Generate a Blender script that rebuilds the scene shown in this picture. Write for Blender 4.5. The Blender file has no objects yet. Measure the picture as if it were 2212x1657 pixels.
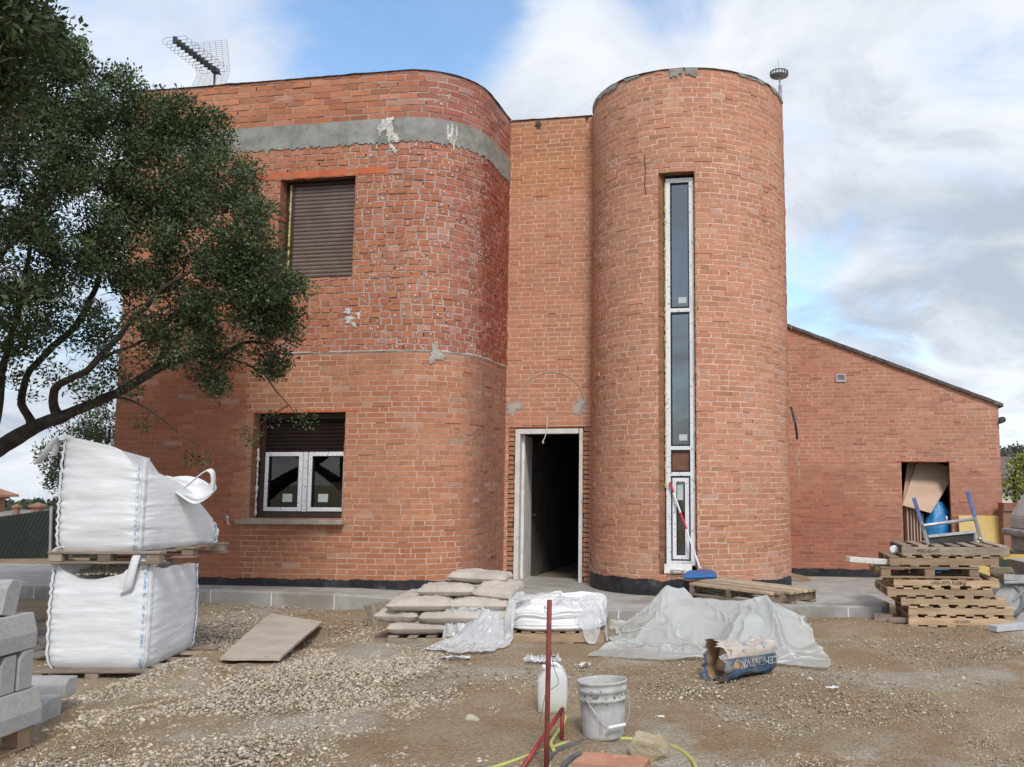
import bpy, bmesh, math, random
import numpy as np
from mathutils import Vector, Matrix, noise as mnoise
random.seed(7); rng = np.random.default_rng(11)
SC = bpy.context.scene
R = math.radians
# ------------------------------------------------------------------ camera
CAMH = 1.5; FPX = 1934.0; PX, PY = 1386.0, 828.5
PITCH = math.atan((1046 - PY) / FPX); CP, SP = math.cos(PITCH), math.sin(PITCH)
cam_d = bpy.data.cameras.new('camera'); cam = bpy.data.objects.new('camera', cam_d)
SC.collection.objects.link(cam); SC.camera = cam
cam.location = (0, 0, CAMH); cam.rotation_euler = (R(90) + PITCH, 0, 0)
cam_d.sensor_width = 36; cam_d.lens = FPX / 2212 * 36
cam_d.shift_x = -(PX - 1106) / 2212; cam_d.shift_y = 0
cam_d.clip_start = 0.05; cam_d.clip_end = 3000
# ------------------------------------------------------------------ light
SUN_EL, SUN_AZ = 45.0, 165.0        # degrees; azimuth clockwise from +Y
sun_d = bpy.data.lights.new('sun', 'SUN'); sun = bpy.data.objects.new('sun', sun_d)
SC.collection.objects.link(sun)
sun_d.energy = 1.85; sun_d.angle = R(14); sun_d.color = (1.0, 0.955, 0.89)
sd = Vector((math.sin(R(SUN_AZ)) * math.cos(R(SUN_EL)), math.cos(R(SUN_AZ)) * math.cos(R(SUN_EL)), math.sin(R(SUN_EL))))
sun.rotation_euler = (-sd).to_track_quat('-Z', 'Y').to_euler()
SC.view_settings.view_transform = 'Standard'; SC.view_settings.look = 'None'
SC.view_settings.exposure = 0.42; SC.view_settings.gamma = 1
SC.render.resolution_x = 1024; SC.render.resolution_y = 767
SC.cycles.max_bounces = 8; SC.cycles.transparent_max_bounces = 16

def pray(x, y):
    a = x - PX; v = PY - y
    return Vector((a, FPX * CP - v * SP, FPX * SP + v * CP))
def atY(x, y, Y):
    r = pray(x, y); t = Y / r.y
    return Vector((r.x * t, Y, CAMH + r.z * t))
def atZ(x, y, z):
    r = pray(x, y); t = (z - CAMH) / r.z
    return Vector((r.x * t, r.y * t, z))
def proj(X, Y, Z):
    z = Z - CAMH; f = Y * CP + z * SP; v = -Y * SP + z * CP
    return PX + FPX * X / f, PY - FPX * v / f

# ------------------------------------------------------------------ sky
W = bpy.data.worlds.new('World'); SC.world = W; W.use_nodes = True
nt = W.node_tree; nt.nodes.clear()
def nd(t, **k):
    n = nt.nodes.new(t)
    for a, b in k.items(): setattr(n, a, b)
    return n
def mth(op, a, b=None, clamp=False):
    n = nd('ShaderNodeMath', operation=op); n.use_clamp = clamp
    for i, v in enumerate((a, b)):
        if v is None: continue
        if isinstance(v, (int, float)): n.inputs[i].default_value = v
        else: nt.links.new(v, n.inputs[i])
    return n.outputs[0]
def maprange(v, a, b, c=0.0, d=1.0):
    n = nd('ShaderNodeMapRange', interpolation_type='SMOOTHSTEP')
    nt.links.new(v, n.inputs[0])
    for i, q in enumerate((a, b, c, d)): n.inputs[i + 1].default_value = q
    return n.outputs[0]
tc = nd('ShaderNodeTexCoord')
sky = nd('ShaderNodeTexSky', sky_type='NISHITA', sun_disc=False)
sky.sun_elevation = R(SUN_EL); sky.sun_rotation = R(SUN_AZ)
sky.air_density = 1.0; sky.dust_density = 0.6; sky.ozone_density = 2.0
sep = nd('ShaderNodeSeparateXYZ'); nt.links.new(tc.outputs['Generated'], sep.inputs[0])
zz = mth('ADD', mth('MAXIMUM', sep.outputs[2], -0.05), 0.32)
cmb = nd('ShaderNodeCombineXYZ')
nt.links.new(mth('DIVIDE', sep.outputs[0], zz), cmb.inputs[0])
nt.links.new(mth('DIVIDE', sep.outputs[1], zz), cmb.inputs[1])
def noi(scale, detail, rough, off, dist=0.0, vec=None):
    mp = nd('ShaderNodeMapping'); mp.inputs['Location'].default_value = off
    nt.links.new(vec or cmb.outputs[0], mp.inputs[0])
    n = nd('ShaderNodeTexNoise'); n.inputs['Scale'].default_value = scale
    n.inputs['Detail'].default_value = detail; n.inputs['Roughness'].default_value = rough
    n.inputs['Distortion'].default_value = dist
    nt.links.new(mp.outputs[0], n.inputs[0]); return n.outputs[0]
n_big = noi(1.5, 8, 0.6, (3.1, 0.7, 0), 0.3)
n_fin = noi(3.6, 8, 0.60, (1.0, 5.0, 2.0), 0.9)
n_gry = noi(1.1, 5, 0.5, (8.0, 2.0, 4.0), 0.2)
def spot(x, y, inner, outer, gain):
    d = pray(x, y).normalized()
    v = nd('ShaderNodeVectorMath', operation='DOT_PRODUCT'); v.inputs[1].default_value = d
    nv = nd('ShaderNodeVectorMath', operation='NORMALIZE'); nt.links.new(tc.outputs['Generated'], nv.inputs[0])
    nt.links.new(nv.outputs[0], v.inputs[0])
    return maprange(v.outputs['Value'], math.cos(R(outer)), math.cos(R(inner)), 0, gain)
cl = mth('ADD', mth('MULTIPLY', n_big, 1.9), mth('MULTIPLY', n_fin, 1.7))
cl = mth('ADD', cl, -1.02)
for (x, y, i, o, g) in ((850, 60, 0, 9.5, -0.52), (740, 110, 0, 5, -0.22), (960, 20, 0, 6, -0.25), (1440, -20, 0, 5, -0.5),
                        (1725, 610, 0, 3.6, -0.30), (1800, 520, 0, 2.6, -0.22), (1870, 470, 0, 2.0, -.12),
                        (300, 120, 2, 15, 0.16), (1180, 150, 1, 8, .22), (2100, 250, 3, 16, 0.4), (2050, 750, 3, 10, 0.3), (1800, 120, 1, 9, .18), (1990, 80, 0, 5, -.25),
                        (60, 30, 0, 6, -.25), (20, 1000, 1, 12, 0.30)):
    cl = mth('ADD', cl, spot(x, y, i, o, g))
mask = maprange(cl, 0.06, 1.12, 0.10, 1.0)
gr = mth('ADD', n_gry, mth('MULTIPLY', n_fin, 0.35)); gr = mth('ADD', gr, -0.48)
for (x, y, i, o, g) in ((2030, 650, 0, 9.5, 0.34), (2190, 560, 0, 7, .22), (1850, 690, 0, 5, .22), (20, 980, 0, 14, 0.5), (2180, 150, 1, 10, -0.22), (1980, 760, 0, 4, -.2), (2120, 720, 0, 5, -.25), (1350, 120, 2, 10, -0.15), (400, 150, 2, 14, -.12)):
    gr = mth('ADD', gr, spot(x, y, i, o, g))
gr = mth('ADD', gr, mth('MULTIPLY', mth('ADD', n_fin, -0.5), 1.5)); grey = maprange(gr, -0.20, 0.60); n_puf = noi(2.3, 8, 0.58, (4.0, 9.0, 1.0), 0.5); grey = mth('MULTIPLY', grey, maprange(n_puf, 0.30, 0.66, 0.12, 1.0))
mx = nd('ShaderNodeMix', data_type='RGBA'); nt.links.new(grey, mx.inputs[0])
mx.inputs[6].default_value = (0.88, 0.91, 0.965, 1); mx.inputs[7].default_value = (0.48, 0.545, 0.64, 1)
bgS = nd('ShaderNodeBackground'); bgS.inputs[1].default_value = 0.15; _g = nd('ShaderNodeMix', data_type='RGBA', blend_type='MULTIPLY'); _g.inputs[0].default_value = 1; nt.links.new(sky.outputs[0], _g.inputs[6]); _g.inputs[7].default_value = (.98, 1.16, 1.22, 1); nt.links.new(_g.outputs[2], bgS.inputs[0])
bgC = nd('ShaderNodeBackground'); bgC.inputs[1].default_value = 0.815; nt.links.new(mx.outputs[2], bgC.inputs[0])
ms = nd('ShaderNodeMixShader'); nt.links.new(mask, ms.inputs[0])
nt.links.new(bgS.outputs[0], ms.inputs[1]); nt.links.new(bgC.outputs[0], ms.inputs[2])
wo = nd('ShaderNodeOutputWorld'); nt.links.new(ms.outputs[0], wo.inputs[0])

# ------------------------------------------------------------------ helpers
class MB:
    def __init__(s): s.v = []; s.f = []; s.m = []; s.c = []; s.col = (1, 1, 1)
    def add(s, vs, fs, mi=0, col=None):
        b = len(s.v); s.v.extend([tuple(p) for p in vs]); c = col or s.col
        s.c.extend([c] * len(vs))
        for f in fs: s.f.append(tuple(b + i for i in f)); s.m.append(mi)
    def hexa(s, P, mi=0, col=None):  # 8 pts: bottom 0-3 ccw, top 4-7
        s.add(P, [(3, 2, 1, 0), (4, 5, 6, 7), (0, 1, 5, 4), (1, 2, 6, 5), (2, 3, 7, 6), (3, 0, 4, 7)], mi, col)
    def box(s, c, size, rot=None, mi=0, col=None, jit=0):
        c = Vector(c); hx, hy, hz = size[0] / 2, size[1] / 2, size[2] / 2
        P = [Vector(q) for q in ((-hx, -hy, -hz), (hx, -hy, -hz), (hx, hy, -hz), (-hx, hy, -hz), (-hx, -hy, hz), (hx, -hy, hz), (hx, hy, hz), (-hx, hy, hz))]
        if jit: P = [p + Vector((random.uniform(-jit, jit), random.uniform(-jit, jit), random.uniform(-jit, jit))) for p in P]
        if rot is not None:
            m = rot if isinstance(rot, Matrix) else Matrix.Rotation(rot, 3, 'Z')
            P = [m @ p for p in P]
        s.hexa([c + p for p in P], mi, col)
    def bar(s, a, b, w, h, up=(0, 0, 1), mi=0, col=None):
        a, b = Vector(a), Vector(b); d = (b - a).normalized(); u = Vector(up)
        x = d.cross(u).normalized(); u = x.cross(d).normalized()
        x *= w / 2; u *= h / 2
        s.hexa([a - x - u, a + x - u, b + x - u, b - x - u, a - x + u, a + x + u, b + x + u, b - x + u], mi, col)
    def tube(s, pts, rad, n=8, mi=0, cap=True, col=None):
        pts = [Vector(p) for p in pts]; k = len(pts)
        rr = rad if isinstance(rad, (list, tuple)) else [rad] * k
        V = []; F = []; prev = None
        for i, p in enumerate(pts):
            d = (pts[min(i + 1, k - 1)] - pts[max(i - 1, 0)])
            if d.length < 1e-9: d = Vector((0, 0, 1))
            d.normalize()
            if prev is None:
                a = Vector((0, 0, 1)) if abs(d.z) < .9 else Vector((1, 0, 0)); x = d.cross(a).normalized()
            else:
                x = (prev - d * prev.dot(d))
                x = x.normalized() if x.length > 1e-6 else d.orthogonal().normalized()
            prev = x; y = d.cross(x)
            for j in range(n):
                t = 2 * math.pi * j / n; V.append(p + (x * math.cos(t) + y * math.sin(t)) * rr[i])
        for i in range(k - 1):
            for j in range(n):
                a = i * n + j; b = i * n + (j + 1) % n; F.append((a, b, b + n, a + n))
        if cap: F.append(tuple(range(n - 1, -1, -1))); F.append(tuple((k - 1) * n + j for j in range(n)))
        s.add(V, F, mi, col)
    def lathe(s, prof, c=(0, 0, 0), n=32, mi=0, col=None, sx=1, sy=1):
        V = []; F = []; k = len(prof); c = Vector(c)
        for r, z in prof:
            for j in range(n):
                t = 2 * math.pi * j / n; V.append(c + Vector((r * sx * math.cos(t), r * sy * math.sin(t), z)))
        for i in range(k - 1):
            for j in range(n):
                a = i * n + j; b = i * n + (j + 1) % n; F.append((a, b, b + n, a + n))
        s.add(V, F, mi, col)
    def grid(s, G, mi=0, col=None, close_u=False):  # G[nv][nu] of points
        nv, nu = len(G), len(G[0]); V = [p for r in G for p in r]; F = []
        for i in range(nv - 1):
            for j in range(nu if close_u else nu - 1):
                a = i * nu + j; b = i * nu + (j + 1) % nu; F.append((a, b, b + nu, a + nu))
        s.add(V, F, mi, col)
    def build(s, name, mats, parent=None, smooth=False, bevel=0, loc=None, rotz=None, solid=0, subsurf=0):
        me = bpy.data.meshes.new(name); me.from_pydata(s.v, [], s.f); me.update()
        if not isinstance(mats, (list, tuple)): mats = [mats]
        for m in mats: me.materials.append(m)
        if len(mats) > 1: me.polygons.foreach_set('material_index', s.m)
        a = me.color_attributes.new('Col', 'FLOAT_COLOR', 'POINT')
        arr = np.ones((len(s.v), 4), np.float32); arr[:, :3] = np.array(s.c, np.float32).reshape(-1, 3)
        a.data.foreach_set('color', arr.ravel())
        if smooth: me.polygons.foreach_set('use_smooth', [True] * len(me.polygons))
        o = bpy.data.objects.new(name, me); SC.collection.objects.link(o)
        if parent: o.parent = parent
        if loc is not None: o.location = loc
        if rotz is not None: o.rotation_euler = (0, 0, rotz)
        if solid:
            q = o.modifiers.new('solid', 'SOLIDIFY'); q.thickness = solid; q.offset = 0
        if bevel:
            q = o.modifiers.new('bevel', 'BEVEL'); q.width = bevel; q.segments = 2; q.limit_method = 'ANGLE'
        if subsurf:
            q = o.modifiers.new('sub', 'SUBSURF'); q.levels = subsurf; q.render_levels = subsurf
        return o
def mesh_np(name, V, Fq, mats, parent=None, smooth=False, col=None, k=4):
    """fast mesh from numpy: V (n,3), Fq (m,k)"""
    me = bpy.data.meshes.new(name); n, m = len(V), len(Fq)
    me.vertices.add(n); me.vertices.foreach_set('co', np.asarray(V, np.float32).ravel())
    me.loops.add(m * k); me.loops.foreach_set('vertex_index', np.asarray(Fq, np.int32).ravel())
    me.polygons.add(m); me.polygons.foreach_set('loop_start', np.arange(0, m * k, k, dtype=np.int32))
    me.update(calc_edges=True)
    if smooth: me.polygons.foreach_set('use_smooth', np.ones(m, bool))
    if col is not None:
        a = me.color_attributes.new('Col', 'FLOAT_COLOR', 'POINT')
        arr = np.ones((n, 4), np.float32); arr[:, :3] = col; a.data.foreach_set('color', arr.ravel())
    if not isinstance(mats, (list, tuple)): mats = [mats]
    for q in mats: me.materials.append(q)
    o = bpy.data.objects.new(name, me); SC.collection.objects.link(o)
    if parent: o.parent = parent
    return o
def tag(o, label=None, cat=None, group=None, kind=None):
    if label: o['label'] = label
    if cat: o['category'] = cat
    if group: o['group'] = group
    if kind: o['kind'] = kind
    return o
def thing(name, loc, label, cat, group=None, rotz=0):
    o = bpy.data.objects.new(name, None); SC.collection.objects.link(o)
    o.location = loc; o.rotation_euler = (0, 0, rotz); o.empty_display_size = .2
    return tag(o, label, cat, group)
def copy_tree(o, parent=None):
    c = o.copy(); SC.collection.objects.link(c); c.parent = parent
    for ch in list(o.children): copy_tree(ch, c)
    return c
def fbm(x, y=0, z=0, o=4): return mnoise.fractal(Vector((x, y, z)), 1.0, 2.0, o)
def text_mesh(body, size, name, mat, parent, loc, rot, sx=1.0, extr=0.0006):
    cu = bpy.data.curves.new(name, 'FONT'); cu.body = body; cu.size = size; cu.extrude = extr
    cu.align_x = 'CENTER'; cu.align_y = 'CENTER'
    t = bpy.data.objects.new(name, cu); SC.collection.objects.link(t)
    bpy.context.view_layer.update()
    me = bpy.data.meshes.new_from_object(t.evaluated_get(bpy.context.evaluated_depsgraph_get()))
    bpy.data.objects.remove(t); me.materials.clear(); me.materials.append(mat)
    o = bpy.data.objects.new(name, me); SC.collection.objects.link(o)
    if parent: o.parent = parent
    o.location = loc; o.rotation_euler = rot; o.scale = (sx, 1, 1); return o

def MAT(name, c1, c2=None, scale=6, rough=0.85, bump=0.0, bscale=60, attr=False, metal=0.0, spec=0.4, lo=0.35, hi=0.65,
        stretch=(1, 1, 1), c3=None, s3=1.5, lo3=.55, hi3=.7, detail=6, bdetail=4, bdist=0.004, transl=0, alpha=None, bstretch=None):
    m = bpy.data.materials.new(name); m.use_nodes = True; t = m.node_tree; L = t.links
    b = t.nodes['Principled BSDF']; b.inputs['Roughness'].default_value = rough
    b.inputs['Metallic'].default_value = metal; b.inputs['Specular IOR Level'].default_value = spec
    co = t.nodes.new('ShaderNodeTexCoord'); oi = t.nodes.new('ShaderNodeObjectInfo')
    mp = t.nodes.new('ShaderNodeMapping'); mp.inputs['Scale'].default_value = stretch
    ad = t.nodes.new('ShaderNodeVectorMath'); ad.operation = 'ADD'
    sc = t.nodes.new('ShaderNodeMath'); sc.operation = 'MULTIPLY'; sc.inputs[1].default_value = 53.0
    L.new(oi.outputs['Random'], sc.inputs[0]); L.new(co.outputs['Object'], ad.inputs[0]); L.new(sc.outputs[0], ad.inputs[1])
    L.new(ad.outputs[0], mp.inputs[0])
    def noise(s, d=6, vec=None):
        n = t.nodes.new('ShaderNodeTexNoise'); n.inputs['Scale'].default_value = s; n.inputs['Detail'].default_value = d
        n.inputs['Roughness'].default_value = .62; L.new(vec or mp.outputs[0], n.inputs[0]); return n.outputs[0]
    def mr(v, a, c):
        n = t.nodes.new('ShaderNodeMapRange'); n.interpolation_type = 'SMOOTHSTEP'; L.new(v, n.inputs[0])
        n.inputs[1].default_value = a; n.inputs[2].default_value = c; return n.outputs[0]
    def mix(f, A, B, mode='MIX'):
        n = t.nodes.new('ShaderNodeMix'); n.data_type = 'RGBA'; n.blend_type = mode
        if isinstance(f, float): n.inputs[0].default_value = f
        else: L.new(f, n.inputs[0])
        for i, q in ((6, A), (7, B)):
            if isinstance(q, tuple): n.inputs[i].default_value = (*q, 1)
            else: L.new(q, n.inputs[i])
        return n.outputs[2]
    col = mix(mr(noise(scale, detail), lo, hi), tuple(c1), tuple(c2 or c1))
    if attr:
        a = t.nodes.new('ShaderNodeAttribute'); a.attribute_name = 'Col'
        col = mix(1.0, col, a.outputs['Color'], 'MULTIPLY')
    if c3: col = mix(mr(noise(s3, 7), lo3, hi3), col, tuple(c3))
    L.new(col, b.inputs['Base Color'])
    if bump:
        bn = t.nodes.new('ShaderNodeBump'); bn.inputs['Strength'].default_value = bump; bn.inputs['Distance'].default_value = bdist
        vec = None
        if bstretch:
            m2 = t.nodes.new('ShaderNodeMapping'); m2.inputs['Scale'].default_value = bstretch; L.new(ad.outputs[0], m2.inputs[0]); vec = m2.outputs[0]
        L.new(noise(bscale, bdetail, vec), bn.inputs['Height']); L.new(bn.outputs[0], b.inputs['Normal'])
    out = t.nodes['Material Output']; sh = b.outputs[0]
    if transl:
        tr = t.nodes.new('ShaderNodeBsdfTranslucent'); L.new(col, tr.inputs[0])
        x = t.nodes.new('ShaderNodeMixShader'); x.inputs[0].default_value = transl; L.new(sh, x.inputs[1]); L.new(tr.outputs[0], x.inputs[2]); sh = x.outputs[0]
    if alpha is not None:
        tp = t.nodes.new('ShaderNodeBsdfTransparent'); x = t.nodes.new('ShaderNodeMixShader'); x.inputs[0].default_value = alpha
        L.new(tp.outputs[0], x.inputs[1]); L.new(sh, x.inputs[2]); sh = x.outputs[0]
    L.new(sh, out.inputs[0]); return m
def GLASS(name, ior, tint):
    m = bpy.data.materials.new(name); m.use_nodes = True; t = m.node_tree; t.nodes.clear(); L = t.links
    o = t.nodes.new('ShaderNodeOutputMaterial'); x = t.nodes.new('ShaderNodeMixShader')
    fr = t.nodes.new('ShaderNodeFresnel'); fr.inputs[0].default_value = ior
    tp = t.nodes.new('ShaderNodeBsdfTransparent'); tp.inputs[0].default_value = (*tint, 1)
    g = t.nodes.new('ShaderNodeBsdfGlossy'); g.inputs['Roughness'].default_value = 0.015
    L.new(fr.outputs[0], x.inputs[0]); L.new(tp.outputs[0], x.inputs[1]); L.new(g.outputs[0], x.inputs[2]); L.new(x.outputs[0], o.inputs[0])
    return m
# ------------------------------------------------------------------ materials
m_brick = MAT('brick', (.93, .93, .93), (1.06, 1.05, 1.04), 9, .9, .5, 90, attr=True, spec=.2)
m_mort = MAT('mortar', (.9, .9, .9), (1.1, 1.1, 1.1), 14, .95, .6, 120, attr=True, spec=.1)
m_conc = MAT('concrete', (.215, .21, .19), (.32, .315, .285), 5, .92, .8, 40, c3=(.40, .39, .36), s3=1.6, lo3=.5, hi3=.72, bdist=.008)
m_slab = MAT('slab_concrete', (.30, .29, .27), (.40, .385, .36), 3.5, .92, .5, 70, c3=(.27, .24, .205), s3=1.3, lo3=.48, hi3=.68)
m_plaster = MAT('plaster_white', (.62, .6, .56), (.75, .73, .7), 20, .9, .6, 60)
m_splash = MAT('plaster_splash', (.50, .47, .42), (.68, .655, .61), 26, .92, .8, 60, lo=.4, hi=.6)
m_scar = MAT('mortar_scar', (.33, .30, .27), (.46, .42, .38), 8, .95, .7, 70)
m_bitumen = MAT('bitumen', (.012, .012, .014), (.035, .036, .04), 6, .55, .5, 25, c3=(.10, .095, .09), s3=3, lo3=.6, hi3=.72)
m_brown = MAT('brown_frame', (.045, .026, .021), (.06, .035, .028), 5, .45, spec=.5)
m_shut = MAT('shutter_brown', (.155, .11, .09), (.195, .145, .12), 3, .38, spec=.6)
m_shut_shade = MAT('shutter_shade', (.014, .008, .007), (.02, .012, .010), 3, .55, spec=.2)  # brown shutter with the deep window shade put into its colour
m_film = MAT('film_white', (.70, .70, .72), (.80, .80, .82), 3, .5, c3=(.30, .30, .34), s3=30, lo3=.60, hi3=.63)
m_seal = MAT('rubber', (.015, .015, .016), None, rough=.6)
m_foam = MAT('pu_foam', (.46, .35, .12), (.58, .47, .22), 15, .9, .8, 30)
m_glass = GLASS('window_glass', 2.9, (.42, .45, .46))
m_glass2 = GLASS('window_glass_clear', 1.75, (.62, .64, .62))
m_sticker = MAT('sticker', (.44, .50, .48), (.52, .57, .55), 4, .7)
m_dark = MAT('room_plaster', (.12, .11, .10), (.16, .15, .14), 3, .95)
m_room = MAT('room_wall', (.3, .29, .27), (.36, .35, .33), 2, .95)
m_doorw = MAT('door_white', (.62, .60, .56), (.74, .72, .69), 6, .55, .2, 40, c3=(.36, .32, .27), s3=4, lo3=.62, hi3=.7)
m_lintel = MAT('lintel_red', (.50, .12, .05), (.58, .16, .07), 5, .7, .3, 40, c3=(.55, .32, .24), s3=6, lo3=.62, hi3=.72)
m_sill = MAT('sill_stone', (.33, .27, .22), (.42, .35, .30), 8, .9, .3, 60)
m_roof = MAT('roof_tile', (.07, .06, .055), (.13, .11, .1), 12, .9, .6, 30, c3=(.28, .26, .25), s3=10, lo3=.58, hi3=.7)
m_metal = MAT('galvanised', (.42, .43, .44), (.52, .53, .55), 10, .45, metal=.7, spec=.5)
m_dmetal = MAT('dark_metal', (.03, .03, .035), (.06, .06, .065), 10, .5)
m_wood = MAT('pallet_wood', (.40, .285, .175), (.53, .395, .26), 3, .85, .4, 30, stretch=(1, 5, 5), attr=True, c3=(.27, .21, .16), s3=2.5, lo3=.55, hi3=.75, bstretch=(1, 6, 6))
m_woodg = MAT('grey_wood', (.26, .205, .155), (.40, .33, .26), 4, .9, .5, 30, stretch=(1, 4, 4), attr=True)
m_bag = MAT('woven_white', (.80, .81, .83), (.86, .87, .88), 2.5, .62, .28, 14, spec=.35, transl=.12, bstretch=(.5, .5, 3.6), bdist=.012, bdetail=3)
m_strap = MAT('strap_white', (.76, .77, .78), (.84, .84, .85), 12, .6, transl=.1)
m_blue_st = MAT('stitch_blue', (.30, .46, .68), (.74, .78, .83), 34, .7, lo=.42, hi=.52, detail=1)
m_kerb = MAT('kerb_concrete', (.33, .325, .315), (.39, .385, .37), 40, .95, .5, 160, c3=(.42, .415, .40), s3=2.6, lo3=.50, hi3=.72, bdist=.006)
m_sack = MAT('paper_sack', (.40, .345, .29), (.50, .44, .38), 3, .8, .35, 16, c3=(.60, .50, .34), s3=1.8, lo3=.60, hi3=.74)
m_poly = MAT('clear_film', (.80, .81, .82), (.88, .88, .89), 4, .16, .6, 22, spec=.7, transl=.25, alpha=.70, bdist=.01)
m_film2 = MAT('thin_film', (.80, .81, .82), (.88, .88, .89), 6, .25, .5, 30, spec=.6, transl=.3, alpha=.6, bdist=.01)
m_tarp = MAT('greenhouse_film', (.78, .815, .80), (.85, .87, .86), 1.6, .24, .35, 12, spec=.6, transl=.35, alpha=.62, c3=(.66, .645, .60), s3=2.2, lo3=.60, hi3=.8, bdist=.01)
m_stone = MAT('pebble', (.82, .82, .82), (1.15, 1.13, 1.1), 45, .9, .3, 120, attr=True, spec=.2)
m_bark = MAT('bark', (.035, .028, .022), (.075, .06, .05), 9, .95, .9, 26, bdist=.02, c3=(.13, .115, .10), s3=7, lo3=.6, hi3=.75)
m_red = MAT('red_steel', (.26, .028, .024), (.36, .05, .042), 8, .5, .25, 60, c3=(.10, .042, .028), s3=9, lo3=.56, hi3=.68)
m_rust = MAT('rusty_red_steel', (.16, .034, .026), (.24, .05, .04), 9, .65, .4, 60, c3=(.075, .04, .028), s3=12, lo3=.54, hi3=.66)
def leafmat(name, base, transl):
    return MAT(name, base, None, rough=.42, attr=True, spec=.5, transl=transl)
m_leaf = leafmat('oak_leaf', (1, 1, 1), .18); m_leaf.node_tree.nodes['Principled BSDF'].inputs['Roughness'].default_value = .58; m_leaf.node_tree.nodes['Principled BSDF'].inputs['Specular IOR Level'].default_value = .28
# ================================================================== HOUSE
TH = R(9.5); HO = Vector((-4.145, 11.1, 0))
Uv = Vector((math.cos(TH), -math.sin(TH), 0)); Nv = Vector((math.sin(TH), math.cos(TH), 0))
def onwall(x, y, d):
    r = pray(x, y); C = Vector((0, 0, CAMH)); t = (HO + Nv * d - C).dot(Nv) / r.dot(Nv); p = C + r * t
    return (p - HO).dot(Uv), p.z
def w2l(p): q = Vector(p) - HO; return Vector((q.dot(Uv), q.dot(Nv), p[2]))
def l2w(s, d, z): return HO + Uv * s + Nv * d + Vector((0, 0, z))
house = thing('brick_house', HO, 'unfinished two storey red brick house with a rounded corner and half round tower', 'house', rotz=-TH)

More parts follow.
